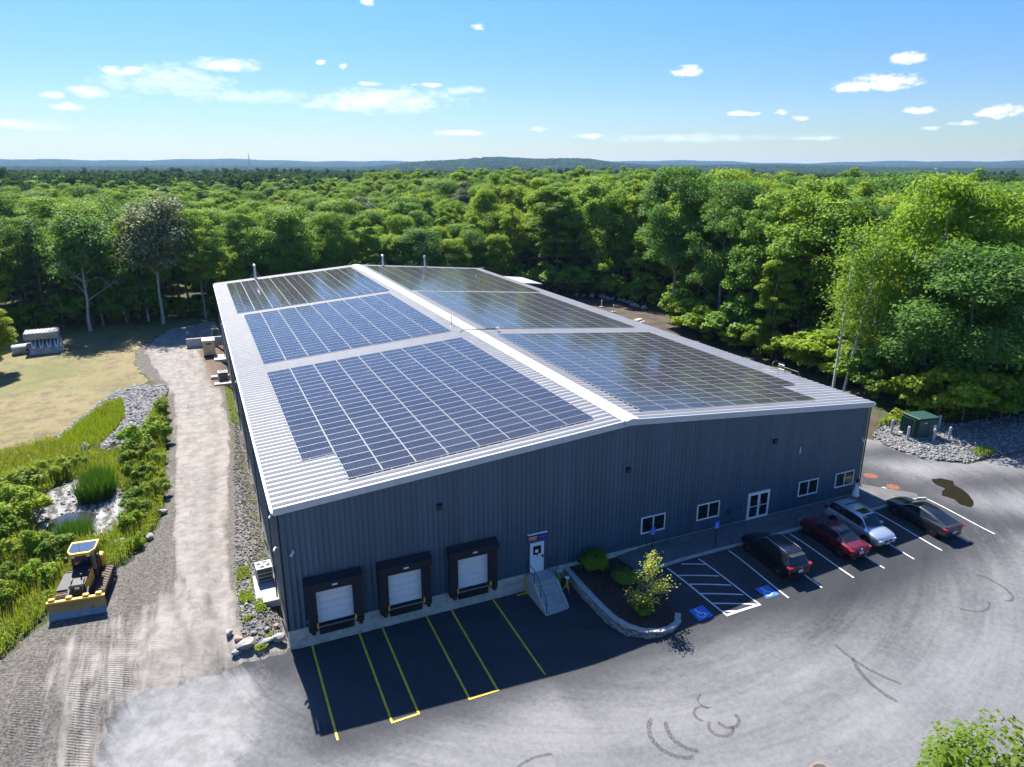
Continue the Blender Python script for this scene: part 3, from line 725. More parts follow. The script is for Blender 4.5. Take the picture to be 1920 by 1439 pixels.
# dock doors: white sectional door, fabric shelter, leveller pit, bumpers
M_DOOR = M('white_dock_door', (0.66, 0.69, 0.71), .5, var=.07, vs=1.2)
def dock(x0, x1):
    c = (x0 + x1) / 2
    d = empty('dock_door', (c, -.09, 0)); d.parent = wh
    for k in range(6):
        MB().box(-1.02, 1.02, -.03, .02, .06 + k * .41, .06 + k * .41 + .40, bev=.008).build('door_panel', M_DOOR, d)
    for sx in (-1, 1):
        MB().prism([(sx * 1.0, 0), (sx * 1.0, 2.44), (sx * 1.5, 2.44), (sx * 1.5, -.2), (sx * 1.1, -.2)], 'y', -.42, -.02).build('side_pad', M_FABRIC, d)
        MB().box(sx * 1.28 - .11, sx * 1.28 + .11, -.58, -.42, -.28, .12, bev=.02).build('bumper', M_BLACK, d)
        MB().box(sx * 1.04 - .045, sx * 1.04 + .045, -.47, -.425, .02, .34).build('guide_stripe', M_BRIGHTY, d)
    MB().add([(-1.55, -.02, 3.02), (1.55, -.02, 3.02), (1.55, -.62, 2.84), (-1.55, -.62, 2.84), (-1.55, -.64, 2.46), (1.55, -.64, 2.46), (1.55, -.02, 2.42), (-1.55, -.02, 2.42)],
             [(0, 1, 2, 3), (3, 2, 5, 4), (4, 5, 6, 7), (0, 3, 4, 7), (1, 6, 5, 2)]).build('shelter_hood', M_FABRIC, d)
    MB().add([(-1.45, -.60, 2.47), (1.45, -.60, 2.47), (1.45, -.52, 2.30), (-1.45, -.52, 2.30)], [(0, 1, 2, 3)]).build('hood_curtain', M_FABRIC, d)
    MB().box(-.14, .14, -.655, -.643, 2.60, 2.69).build('name_plate', M_WHITE, d)
    MB().box(-.95, .95, -.33, .0, -.50, .0, bev=.02).build('leveller_face', M_DSTEEL, d)
    MB().box(-.98, .98, -.34, -.33, -.03, .03).build('leveller_lip', M_STEEL, d)
    return d
for a in ((1.04, 3.92), (4.95, 7.92), (9.08, 12.08)): dock(*a)
# dark wall packs, cameras, small boxes on the front wall
def wallpack(x, z, s=.16):
    MB().prism([(-s, 0), (-s, s * 1.9), (-s * .3, s * 2.1), (s * .0, s * 2.1), (s * .0, 0)], 'x', -s * .9, s * .9).build('wall_light', M_DSTEEL, wh, (x, -.09, z - s), (0, 0, 0))
for x in (8.66, 21.3, 33.5): wallpack(x, 5.7)
def wcam(x, z):
    e = MB().cyl((0, 0, 0), (0, -.16, 0), .05, n=8).cyl((0.02, -.14, -.02), (-.14, -.34, -.12), .062, n=8).build('wall_camera', M_WHITE, wh, (x, -.08, z))
wcam(.55, 4.79); wcam(42.19, 4.58)
MB().box(-.04, .04, -.07, 0, -.25, .25, bev=.02).build('wall_antenna', M_WHITE, wh, (36.02, -.1, 4.6))
for x, z in ((1.0, .35), (7.95, .35)): MB().box(-.06, .06, -.1, 0, -.1, .1).box(-.015, .015, -.05, -.01, -.75, -.1).build('outlet_box', M_STEEL, wh, (x, -.1, z))
MB().cyl((0, 0, 0), (0, -.12, 0), .12, n=12).build('hose_bib', M_DSTEEL, wh, (29.9, -.08, .95)); MB().box(-.06, .06, -.06, 0, -.09, .09).build('door_bell', M_DSTEEL, wh, (31.0, -.09, 1.1))
# side wall fittings
for y, z in ((1.2, 6.4), (.35, 4.9), (30, 5.9), (58, 5.6)):
    MB().cyl((0, 0, 0), (-.22, 0, 0), .04).cyl((-.18, .1, -.04), (-.3, -.18, -.06), .06).build('wall_camera', M_WHITE, wh, (-.07, y, z))
for y in (51.5, 56, 62.5, 64, 68, 72.5):
    MB().box(-.05, 0, -.04, .04, .2, 5.2).build('line_cover', M_WHITE, wh, (-.09, y, 0))
# windows: white frames, two sliding lights
def window(x0, x1, z0, z1):
    w = empty('window', ((x0 + x1) / 2, -.09, (z0 + z1) / 2)); w.parent = wh
    a, b = (x1 - x0) / 2, (z1 - z0) / 2
    fr = MB()
    fr.box(-a, a, -.05, .03, b - .07, b, bev=.008).box(-a, a, -.07, .03, -b, -b + .09, bev=.008).box(-a, -a + .07, -.05, .03, -b + .09, b - .07, bev=.008).box(a - .07, a, -.05, .03, -b + .09, b - .07, bev=.008)
    fr.build('frame', M_WHITE, w)
    MB().box(-.03, .03, -.045, .03, -b + .085, b - .065).build('meeting_rail', M_WHITE, w)
    for s in (-1, 1):
        MB().box(s * (a + 0) / 2 - a / 2 + .05, s * a / 2 + a / 2 - .05, -.012, -.002, -b + .08, b - .06).build('pane', M_GLASS, w)
    return w
for a in ((22.58, 24.48), (27.14, 29.05), (36.37, 38.28), (40.08, 41.98)): window(*a, .82, 2.02)
# glazed double entrance door
d = empty('entrance_door', (32.6, -.09, -.09)); d.parent = wh
MB().box(-.98, .98, -.05, .03, 2.02, 2.1).box(-.98, -.91, -.05, .03, 0, 2.02).box(.91, .98, -.05, .03, 0, 2.02).build('frame', M_WHITE, d)
for s in (-1, 1):
    lf = MB(); x0, x1 = sorted((s * .01, s * .9))
    lf.box(x0, x0 + .09, -.06, -.01, .02, 2.01).box(x1 - .09, x1, -.06, -.01, .02, 2.01).box(x0 + .09, x1 - .09, -.06, -.01, .02, .2).box(x0 + .09, x1 - .09, -.06, -.01, 1.9, 2.01).box(x0 + .09, x1 - .09, -.05, -.02, .98, 1.03)
    lf.build('leaf', M_WHITE, d)
    MB().box(x0 + .08, x1 - .08, -.035, -.025, .19, 1.91).build('pane', M_GLASS, d)
    MB().tube([(s * .12, -.06, .85), (s * .12, -.12, .9), (s * .12, -.12, 1.25), (s * .12, -.06, 1.3)], .015).build('handle', M_STEEL, d)
# the stair door with its sign
d = empty('stair_door', (14.9, -.09, -.08)); d.parent = wh
MB().box(-.56, .56, -.03, .03, 2.08, 2.16).box(-.56, -.48, -.03, .03, 0, 2.08).box(.48, .56, -.03, .03, 0, 2.08).build('frame', M_DTRIM, d)
dl = MB().box(-.48, .48, -.045, .01, .01, 2.08, bev=.006).build('leaf', M('door_white_blue', (.55, .66, .70), .5, var=.05), d)
MB().box(-.27, .27, -.052, -.044, 1.12, 1.84).build('pane', M_GLASS, d)
for q in ((-.14, .08, 1.38, 1.58), (-.25, -.02, 1.15, 1.24), (.06, .24, 1.14, 1.27)): MB().box(q[0], q[1], -.057, -.053, q[2], q[3]).build('notice', M_WHITE, d)
MB().box(.33, .43, -.10, -.045, .98, 1.16).build('handle', M_DSTEEL, d)
sg = empty('shop_sign', (14.9, -.16, 2.36), 0, 'dark blue shop sign with orange and blue lettering above the stair door', 'sign')
MB().box(-.64, .64, -.02, .05, -.28, .24).build('board', M('sign_navy', (.012, .014, .07), .4, var=.1), sg)
MB().box(-.66, .66, -.05, .06, .24, .30).build('cap_rail', M_WHITE, sg)
MB().box(-.64, .64, -.021, -.0205, -.28, -.2).build('lower_band', M('sign_purple', (.10, .07, .28), .4, var=.1), sg)
def text(name, body, size, mat, parent, loc, rot, align='LEFT', sx=1.0, bold=0.0):
    c = bpy.data.curves.new(name, 'FONT'); c.body = body; c.size = size; c.align_x = align; c.extrude = .004; c.offset = bold
    o = bpy.data.objects.new(name, c); COL.objects.link(o); o.parent = parent; o.location = loc; o.rotation_euler = rot; o.scale = (sx, 1, 1)
    c.materials.append(mat)
    me = bpy.data.meshes.new_from_object(o); bpy.data.objects.remove(o)
    o = link_mesh(name, me, parent, loc, rot); o.scale = (sx, 1, 1); return o
text('orange_lettering', 'STREET', .29, M('sign_orange', (.85, .52, .22), .5, var=.05), sg, (-.61, -.03, -.1), (PI / 2, 0, 0), sx=.60, bold=.008)
text('blue_lettering', 'WEAR', .29, M('sign_blue', (.06, .12, .75), .5, var=.05), sg, (.08, -.03, -.1), (PI / 2, R(-3), 0), sx=.66, bold=.004)

# ---- stacks and small fittings on the roof
def stack(x, y, h, r, label):
    z = roof_z(x)
    e = empty('exhaust_stack', (x, y, z), 0, label, 'chimney', 'steel exhaust stacks along the back edge of the roof')
    MB().cyl((0, 0, -.05), (0, 0, h), r, n=14).build('pipe', M_STEEL, e)
    MB().cyl((0, 0, h), (0, 0, h + .16), r * 1.35, r * 1.35, n=14).cyl((0, 0, h + .16), (0, 0, h + .3), r * 1.35, r * .5, n=14).build('rain_cap', M_STEEL, e)
    MB().cyl((0, 0, 0), (0, 0, .12), r * 1.7, r * 1.1, n=14).build('flashing', M_DSTEEL, e)
    for a in (.6, 2.7, 4.8): MB().cyl((r * math.cos(a), r * math.sin(a), h * .65), (math.cos(a) * .9, math.sin(a) * .7, 0.05), .015, n=5).build('stay', M_STEEL, e)
stack(5.72, 79.5, 2.0, .19, 'shiny steel exhaust stack on the roof side nearer the lawn')
stack(25.57, 79.5, 1.6, .19, 'steel exhaust stack just beside the far end of the ridge')
stack(32.65, 79.5, 1.75, .17, 'steel exhaust stack halfway between the ridge end and the wooded side')
e = empty('vent_pipe', (20.3, 30.7, roof_z(20.3)), 0, 'thin dark vent pipe standing next to the ridge cap', 'pipe')
MB().cyl((0, 0, -.02), (0, 0, .95), .035, n=8).cyl((0, 0, .9), (0, 0, 1.0), .06, n=8).build('pipe', M_DSTEEL, e); MB().cyl((0, 0, 0), (0, 0, .12), .14, .05, n=10).build('flashing', M_WHITE, e)
e = empty('conduit', (20.6, 26.9, HR), 0, 'grey electrical conduit looping over the ridge between solar arrays', 'conduit')
MB().tube([(-.8, 0, .12), (-.5, 0, .3), (0, .05, .34), (.6, .05, .28), (1.3, .05, .22), (2.2, 0, .16), (3.0, -.1, .12)], .04).build('pipe', M_DSTEEL, e); MB().box(2.9, 3.2, -.25, .1, .0, .3).build('junction_box', M_STEEL, e)
e = empty('vent_pipe', (36.6, 66.0, roof_z(36.6)), 0, 'tiny pale vent pipe poking up between the farthest solar panels', 'pipe'); MB().cyl((0, 0, 0), (0, 0, .5), .07, n=8).build('pipe', M_WHITE, e); MB().cyl((0, 0, .48), (0, 0, .58), .1, n=8).build('cap', M_WHITE, e)
e = empty('roof_ladder', (42.2, 9.2, HE), 0, 'grey steel ladder rails standing at the roof edge by the trees', 'ladder')
for s in (-1, 1): MB().tube([(.6, s * .35, -1.0), (.6, s * .35, .6), (.45, s * .35, .85), (.1, s * .35, .9), (-.1, s * .35, .7), (-.12, s * .35, .05)], .02).build('rail', M_GALV, e)
for z in (-.6, -.2, .2, .6): MB().cyl((.6, -.35, z), (.6, .35, z), .02, n=6).build('rung', M_STEEL, e)
MB().tube([(-.1, -.35, .72), (-.15, -2.6, .72), (.2, -2.6, .05)], .018).build('guard_rail', M_GALV, e)
MB().box(-1.0, -.2, -.6, 1.0, .0, .14).build('walk_plate', M_GALV, e)
# low lean-to roof at the far corner
e = empty('lean_to', (43.0, 73, 0), 0, 'low pale lean-to roof attached at the far wooded corner of the warehouse', 'lean-to')
MB().add([(0.05, -4, 6.6), (6.5, -4, 5.9), (6.5, 4, 5.9), (0.05, 4, 6.6), (0.05, -4, 6.45), (6.5, -4, 5.75), (6.5, 4, 5.75), (.05, 4, 6.45)], [(0, 1, 2, 3), (7, 6, 5, 4), (0, 4, 5, 1), (1, 5, 6, 2), (2, 6, 7, 3)]).build('roof', M_ROOF, e)
for y in (-3.8, 3.8): MB().box(6.2, 6.4, y - .1, y + .1, -.3, 5.8).build('post', M_DTRIM, e)
MB().box(.05, 6.3, -3.7, 3.7, -.3, 5.7).build('wall', M_WALL, e)

# ================================================================== SOLAR ARRAYS
def panel_glass(name, half):
    m, t, p = new_mat(name)
    uv = N(t, 'ShaderNodeUVMap'); s = N(t, 'ShaderNodeSeparateXYZ'); t.links.new(uv.outputs[0], s.inputs[0])
    def line(v, n, w):
        f = mth(t, 'FRACT', mth(t, 'MULTIPLY', v, n)); d = mth(t, 'ABSOLUTE', mth(t, 'SUBTRACT', f, 0.5)); return d
    du = line(s.outputs[0], 12, 0); dv = line(s.outputs[1], 6, 0)
    gu = mrange(t, du, .478, .494); gv = mrange(t, dv, .478, .494)
    corner = mrange(t, mth(t, 'ADD', du, dv), .90, .935)           # clipped cell corners
    g = mth(t, 'MAXIMUM', mth(t, 'MAXIMUM', mth(t, 'MULTIPLY', gu, .75), mth(t, 'MULTIPLY', gv, .75)), corner)
    if half: g = mth(t, 'MAXIMUM', g, mrange(t, mth(t, 'ABSOLUTE', mth(t, 'SUBTRACT', s.outputs[0], .5)), .013, .008))
    bus = mrange(t, mth(t, 'ABSOLUTE', mth(t, 'SUBTRACT', mth(t, 'FRACT', mth(t, 'MULTIPLY', s.outputs[1], 30)), .5)), .05, .02, 0, .22)
    oi = N(t, 'ShaderNodeObjectInfo')
    cell = cmix(t, oi.outputs['Random'], (0.020, 0.020, 0.025), (0.030, 0.030, 0.036)) if not half else cmix(t, oi.outputs['Random'], (0.011, 0.010, 0.010), (0.018, 0.016, 0.015))
    c = cmix(t, g, cmix(t, bus, cell, (.16, .17, .2)), (0.24, 0.245, 0.26))
    t.links.new(c, p.inputs['Base Color'])
    p.inputs['Roughness'].default_value = .115; p.inputs['Specular IOR Level'].default_value = .27
    bump(t, p, noise(t, 1.3, 2.0), .012, .05)
    return m
M_PANEL = panel_glass('solar_cell_glass', False); M_PANELH = panel_glass('half_cut_cell_glass', True)
M_ALU = M('aluminium_frame', (0.44, 0.445, 0.455), .4, .3, var=.04)
def panel_mesh(name, L, Wd, gm):
    a, b, r, h = L / 2, Wd / 2, .015, .04
    V = [(-a, -b, 0), (a, -b, 0), (a, b, 0), (-a, b, 0), (-a, -b, h), (a, -b, h), (a, b, h), (-a, b, h),
         (-a + r, -b + r, h), (a - r, -b + r, h), (a - r, b - r, h), (-a + r, b - r, h), (-a + r, -b + r, h - .004), (a - r, -b + r, h - .004), (a - r, b - r, h - .004), (-a + r, b - r, h - .004)]
    F = [(0, 3, 2, 1), (0, 1, 5, 4), (1, 2, 6, 5), (2, 3, 7, 6), (3, 0, 4, 7), (4, 5, 9, 8), (5, 6, 10, 9), (6, 7, 11, 10), (7, 4, 8, 11), (8, 9, 13, 12), (9, 10, 14, 13), (10, 11, 15, 14), (11, 8, 12, 15), (12, 13, 14, 15)]
    me = bpy.data.meshes.new(name); me.from_pydata(V, [], F); me.materials.append(M_ALU); me.materials.append(gm)
    me.polygons[13].material_index = 1
    uv = me.uv_layers.new(name='UVMap')
    for li, q in zip(me.polygons[13].loop_indices, ((0, 0), (1, 0), (1, 1), (0, 1))): uv.data[li].uv = q
    me.update(); return me
def array(x0, y0, ncol, nrow, px, py, side, label, half=False, skip=None):
    gap = .045 if not half else .05
    me = panel_mesh('solar_panel', px - gap, py - .018, M_PANELH if half else M_PANEL)
    ang = math.atan(SL) * (-1 if side == 'L' else 1)
    xc = x0 + ncol * px / 2 * math.cos(ang)
    e = empty('solar_array', (x0, y0, roof_z(x0) + .12), 0, label, 'solar array', 'rooftop solar arrays')
    e.rotation_euler = (0, ang, 0)
    for c in range(ncol):
        rows = range(nrow)
        for r in rows:
            if skip and skip(c, r): continue
            o = bpy.data.objects.new('solar_panel', me); COL.objects.link(o); o.parent = e
            o.location = (px * (c + .5), py * (r + .5), 0.012 * ((c * 7 + r * 3) % 3) / 3)
        for k in (.25, .75):
            r0 = 0
            while skip and skip(c, r0): r0 += 1
            MB().box(px * (c + k) - .02, px * (c + k) + .02, py * r0 - .12, py * nrow + .12, -.05, -.004).build('mounting_rail', M_STEEL, e)
    return e
array(1.98, 1.12, 9, 24, 1.948, 1.012, 'L', 'blue-grey solar array over the dock doors, stepped at its outer corner', skip=lambda c, r: c == 0 and r < 4)
array(2.02, 28.36, 9, 23, 1.945, 1.022, 'L', 'bright sky-reflecting middle solar array on the lawn side of the ridge')
array(1.42, 53.75, 9, 24, 2.07, 1.008, 'L', 'dark far solar array on the lawn side beside the shiny exhaust stack', half=True)
array(22.98, 0.98, 9, 24, 1.925, 1.012, 'R', 'solar array above the parked cars, one corner column shorter', skip=lambda c, r: c == 8 and r < 4)
array(22.98, 28.1, 9, 23, 1.94, 1.030, 'R', 'middle solar array on the wooded side of the ridge')
array(22.5, 53.1, 9, 25, 2.09, 1.014, 'R', 'dark far solar array behind two exhaust stacks on the wooded side', half=True)
# ================================================================== SITE OBJECTS
rng = np.random.default_rng(42)
def H(x, y): return float(hgt(x, y))
# ---- concrete stair with handrails
st = empty('entry_stair', (14.95, -.1, 0), 0, 'concrete entry stair with thin black handrails below the white door', 'stairs')
LZ = -.10; RISE = .172; RUN = .29
MB().box(-.82, .82, -1.15, -.0, -1.45, LZ, bev=.015).build('landing', M_CONCW, st)
for k in range(6):
    MB().box(-.66, .66, -1.15 - RUN * (k + 1), -1.15 - RUN * k + .02, -1.45, LZ - RISE * (k + 1), bev=.012).build('step', M_CONCW, st)
for s in (-1, 1):
    poly = [(-1.15, LZ), (-1.15 - RUN * 6, LZ - RISE * 6.3), (-1.15 - RUN * 6, -1.45), (-1.15, -1.45)]
    x0, x1 = sorted((s * .66, s * .82)); MB().prism(poly, 'x', x0 + .001, x1).build('side_wall', M_CONCW, st)
    x = s * .76
    def rz(y): return LZ - RISE / RUN * max(0, -y - 1.15)
    ys = [-.15, -1.15, -2.0, -2.85]
    MB().tube([(x, ys[0], LZ + .92), (x, ys[1], LZ + .92), (x, ys[3], rz(ys[3]) + .92), (x, ys[3], rz(ys[3]))], .022).build('handrail', M_DSTEEL, st)
    MB().tube([(x, ys[0], LZ + .5), (x, ys[1], LZ + .5), (x, ys[3], rz(ys[3]) + .5)], .014).build('mid_rail', M_DSTEEL, st)
    for y in ys[:3]: MB().cyl((x, y, rz(y) - .02), (x, y, rz(y) + .92), .018, n=6).build('post', M_DSTEEL, st)
e = empty('yellow_pole', (13.9, -.35, -1.3), 0, 'yellow steel pole with a flat foot leaning by the concrete stair', 'pole')
MB().cyl((.12, .05, 0), (.18, .2, 1.25), .035, n=8).build('pole', M_BRIGHTY, e); MB().box(-.45, .3, -.06, .06, 0, .07).build('foot', M_BRIGHTY, e)
def jack(x, y, label):
    e = empty('trailer_jack', (x, y, H(x, y) + .02), rng.uniform(0, 6), label, 'jack', 'yellow trailer jack stands beside the stair')
    for a in (0, 2.09, 4.19): MB().cyl((0, 0, .62), (.3 * math.cos(a), .3 * math.sin(a), 0.02), .03, .035, n=6).build('leg', M_BRIGHTY, e)
    MB().cyl((0, 0, .25), (0, 0, .8), .085, .06, n=10).build('column', M_BRIGHTY, e)
    MB().cyl((0, 0, .78), (0, 0, .95), .035, n=8).build('screw', M_STEEL, e); MB().cyl((0, 0, .95), (0, 0, 1.0), .15, n=12).build('saddle', M_WHITE, e)
jack(16.25, -.55, 'yellow trailer jack stand closer to the warehouse wall'); jack(16.35, -1.45, 'yellow trailer jack stand next to the lower stair steps')

# ---- planting bed with its block retaining wall
M_BLOCK, t, p = new_mat('grey_wall_block')
_oi = N(t, 'ShaderNodeObjectInfo'); t.links.new(cmix(t, mrange(t, noise(t, 9.0, 5.0), .35, .65, .0, .5), cmix(t, _oi.outputs['Random'], (.17, .175, .17), (.36, .365, .355)), (.13, .13, .125)), p.inputs['Base Color']); p.inputs['Roughness'].default_value = .9
bump(t, p, noise(t, 14.0, 5.0), .6, .03)
bed = empty('planting_bed', (18.5, -3.5, -1.2), 0, 'raised mulch planting bed behind a curved grey block retaining wall', 'planter')
path = [(17.05, .0), (17.0, -1.2), (16.98, -2.4), (16.98, -3.6), (17.0, -4.8), (17.12, -5.7), (17.45, -6.6), (18.05, -7.25), (18.9, -7.6), (19.7, -7.55), (20.35, -7.25), (20.85, -6.65)]
pp = np.array(path); sg_ = np.r_[0, np.cumsum(np.hypot(*np.diff(pp, axis=0).T))]
def along(s): return np.array([np.interp(s, sg_, pp[:, 0]), np.interp(s, sg_, pp[:, 1])])
TOP = lambda s: np.interp(s, [0, 5, 8.5, sg_[-1]], [-.30, -.34, -.52, -.62])
blk = [MB().box(-.207, .207, -.15, .15, -.066, .066, bev=.022).mesh('block', M_BLOCK) for _ in range(1)][0]
cap = MB().box(-.30, .30, -.17, .17, -.04, .04, bev=.012).mesh('cap_stone', M_KERB)
s = .1; k = 0
while s < sg_[-1] - .1:
    q = along(s); d = along(min(s + .1, sg_[-1])) - along(max(s - .1, 0)); a = math.atan2(d[1], d[0])
    g = H(*q) - .05; z = TOP(s) - .08 - .073
    while z > g - .06:
        off = .22 * (int(round((TOP(s) - z) / .15)) % 2)
        q2 = along(min(s + off, sg_[-1]))
        dn = np.array([-d[1], d[0]]) / max(np.hypot(*d), 1e-6) * rng.normal(0, .018); o = link_mesh('block', blk, bed, Vector((q2[0] + dn[0], q2[1] + dn[1], z)) - Vector((18.5, -3.5, -1.2)), (0, 0, a + rng.normal(0, .015))); z -= .15
    s += .44
s = .2
while s < sg_[-1]:
    q = along(s); d = along(min(s + .1, sg_[-1])) - along(max(s - .1, 0))
    link_mesh('cap_stone', cap, bed, Vector((q[0], q[1], TOP(s) - .04)) - Vector((18.5, -3.5, -1.2)), (0, math.atan2(TOP(s) - TOP(s + .2), .2) * .9, math.atan2(d[1], d[0]) + rng.normal(0, .02))); s += .61
BED = [(17.15, -.1), (17.1, -4.8), (17.25, -5.7), (17.55, -6.5), (18.12, -7.1), (18.9, -7.45), (19.7, -7.4), (20.25, -7.15), (20.75, -6.6), (21.15, -5.2), (21.2, -3.6), (20.95, -2.1), (20.7, -.1)]
def bed_h(x, y):
    s = np.interp(y, [-7.6, -5, 0], [-.58, -.40, -.34]); return lerp(s, np.maximum(s - .15, hgt(x, y) + .08), ss(18.8, 21.0, x)) + .05 * np.sin(x * 2.1) * np.sin(y * 1.7)
zb = zone('mulch', BED, .35, 0.0, [M_MULCH], jit=.05, seed=21, drop=0, hf=bed_h, parent=bed)
zb.location = (-18.5, 3.5, 1.2)
e = empty('stool', (17.85, -.5, -.36), .3, 'small metal stool with a dark seat beside the round shrub', 'stool')
MB().box(-.19, .19, -.16, .16, .5, .55, bev=.02).build('seat', M_DSTEEL, e)
for sx in (-1, 1):
    for sy in (-1, 1): MB().cyl((sx * .14, sy * .12, .5), (sx * .2, sy * .17, 0), .016, n=6).build('leg', M_STEEL, e)
MB().box(-.18, .18, -.165, -.145, .18, .2).build('stretcher', M_STEEL, e)
# accessible-parking signs
def psign(x, y, z, h, label):
    e = empty('parking_sign', (x, y, z), 0, label, 'sign', 'blue accessible-parking signs')
    MB().box(-.03, .03, -.02, .02, -.05, h).build('post', M_DSTEEL, e)
    b = MB().box(-.2, .2, -.035, -.022, h - .55, h, bev=.004).build('plate', M('sign_blue_face', (.02, .09, .62), .45, var=.05), e)
    w = wheelchair(MB(), .40).build('symbol', M_WHT, b, (0.01, -.0365, h - .24), (PI / 2, 0, 0))
    MB().box(-.14, .14, -.037, -.0352, h - .50, h - .46).build('lettering', M_WHT, b)
psign(23.3, -.45, float(walk_h(np.array([23.3]), 0)[0]), 1.5, 'blue accessible-parking sign poking up behind the young tree')
psign(27.1, -2.2, float(walk_h(np.array([27.1]), 0)[0]), 1.95, 'blue accessible-parking sign on the post at the kerb near the black car')

# ---- rocks
def rock_mesh(name, seed, mat, sub=2, rough=.28, flat=.75):
    r = np.random.default_rng(seed); bm = bmesh.new(); bmesh.ops.create_icosphere(bm, subdivisions=sub, radius=.5)
    pl = [(Vector(r.normal(size=3)).normalized(), r.uniform(.26, .42)) for _ in range(9)]
    for v in bm.verts:
        for n, d in pl:
            q = v.co.dot(n)
            if q > d: v.co -= n * (q - d)
        v.co *= 1 + r.normal(0, rough * .12); v.co.z *= flat
    bmesh.ops.recalc_face_normals(bm, faces=bm.faces[:])
    me = bpy.data.meshes.new(name); bm.to_mesh(me); bm.free(); me.materials.append(mat); return me
M_ROCK = M('pale_granite', (0.31, 0.29, 0.265), .9, var=.3, vs=4, bmp=.5, bs=12, dirt=(.2, .17, .13, .6), ds=3)
M_ROCKB = M('rusty_stone', (0.42, 0.30, 0.21), .9, var=.3, vs=4, bmp=.5, bs=12)
M_ROCKG = M('grey_stone', (0.30, 0.29, 0.28), .9, var=.35, vs=3, bmp=.4, bs=12)
RK = [rock_mesh('boulder', i, M_ROCK) for i in range(4)]; RKG = [rock_mesh('boulder', 20 + i, M_ROCKG) for i in range(3)]; RKB = rock_mesh('boulder', 9, M_ROCKB)
def boulder(x, y, sx, sy, sz, rz, me, label, group='boulders around the gravel road'):
    o = link_mesh('boulder', me, None, (x, y, H(x, y) + sz * .18), (rng.uniform(-.2, .2), rng.uniform(-.2, .2), rz)); o.scale = (sx * .82, sy * .82, sz * .8)
    return tag(o, label, 'boulder', group)
boulder(-2.35, .35, 1.5, 1.1, 1.2, .4, RK[0], 'largest pale angular boulder at the asphalt edge by the gravel yard')
boulder(-3.05, 1.55, .75, .6, .7, 1.0, RKG[0], 'dark grey boulder at the outer end of the rock row beside the road')
boulder(-2.6, 1.0, .7, .6, .6, 2.0, RKB, 'brownish rock wedged behind the largest pale boulder')
boulder(-2.75, .15, .9, .6, .6, .7, RK[3], 'orange-stained rock in front of the largest pale boulder')
boulder(-1.4, .3, 1.5, .6, .55, .15, RKG[1], 'long flat rock between the largest boulder and the warehouse corner')
boulder(-.65, .55, 1.25, .9, .95, .5, RK[1], 'rounded grey boulder against the warehouse corner')
boulder(-.55, 1.75, .5, .4, .45, .5, RKB, 'small orange rock near the warehouse corner')
boulder(-1.75, 1.2, .55, .3, .35, .2, RK[2], 'narrow pale rock lying above the boulder row')
boulder(-1.1, 1.3, .45, .35, .35, 1.2, RK[3], 'small pale rock above the rounded corner boulder')
boulder(-2.0, 3.9, .42, .34, .34, 1.2, RK[1], 'small white stone among the weeds near the condenser pad')
boulder(-6.75, 18.6, 1.0, .8, .8, .3, RK[1], 'pale boulder in the shrubs right beside the sandy road')
boulder(-7.4, 14.9, 1.0, .7, .8, 1.3, RK[2], 'pale boulder under bushes just past the bulldozer cab')
boulder(-9.2, 15.0, 1.5, .8, .75, .3, RKG[2], 'flat grey boulder in the weeds behind the bulldozer roof')
boulder(-11.9, 47.6, .9, .6, .55, .3, RK[0], 'white rock on the grassy mound in the stone swale')
edging = []
for i in range(16):
    a = i / 15.; x = lerp(66.5, 70.6, a) + rng.normal(0, .4) + 2.2 * math.sin(a * PI) ; y = lerp(87, 69.5, a) + rng.normal(0, .3)
    o = boulder(x, y, rng.uniform(1.2, 2.0), rng.uniform(1.0, 1.5), rng.uniform(1.2, 1.9), rng.uniform(0, 3), RKG[i % 3], 'grey boulder in the rock edging below the trees by the dirt yard', 'rock edging along the dirt yard'); edging.append(o)
number_labels(edging, lambda o: o.location.y, '{n} grey boulder of the rock edging by the dirt yard, counted from the picnic table')
# dry stone check dam below the rip-rap
sw = empty('stone_check_dam', (-12.1, 35.0, -.9), 0, 'low stack of pale field stones across the swale', 'stone wall')
sm_ = [rock_mesh('stone', 40 + i, M_ROCK, 1) for i in range(4)]
for i in range(34):
    x = rng.uniform(-1.6, 1.6); lv = int(rng.integers(0, 3)); y = -1.1 + lv * .55 + rng.normal(0, .15)
    o = link_mesh('stone', sm_[i % 4], sw, (x, y, .18 + lv * .26 + rng.normal(0, .04)), tuple(rng.uniform(0, 3, 3))); k = rng.uniform(.55, 1.0); o.scale = (k * 1.35, k, k * .75)
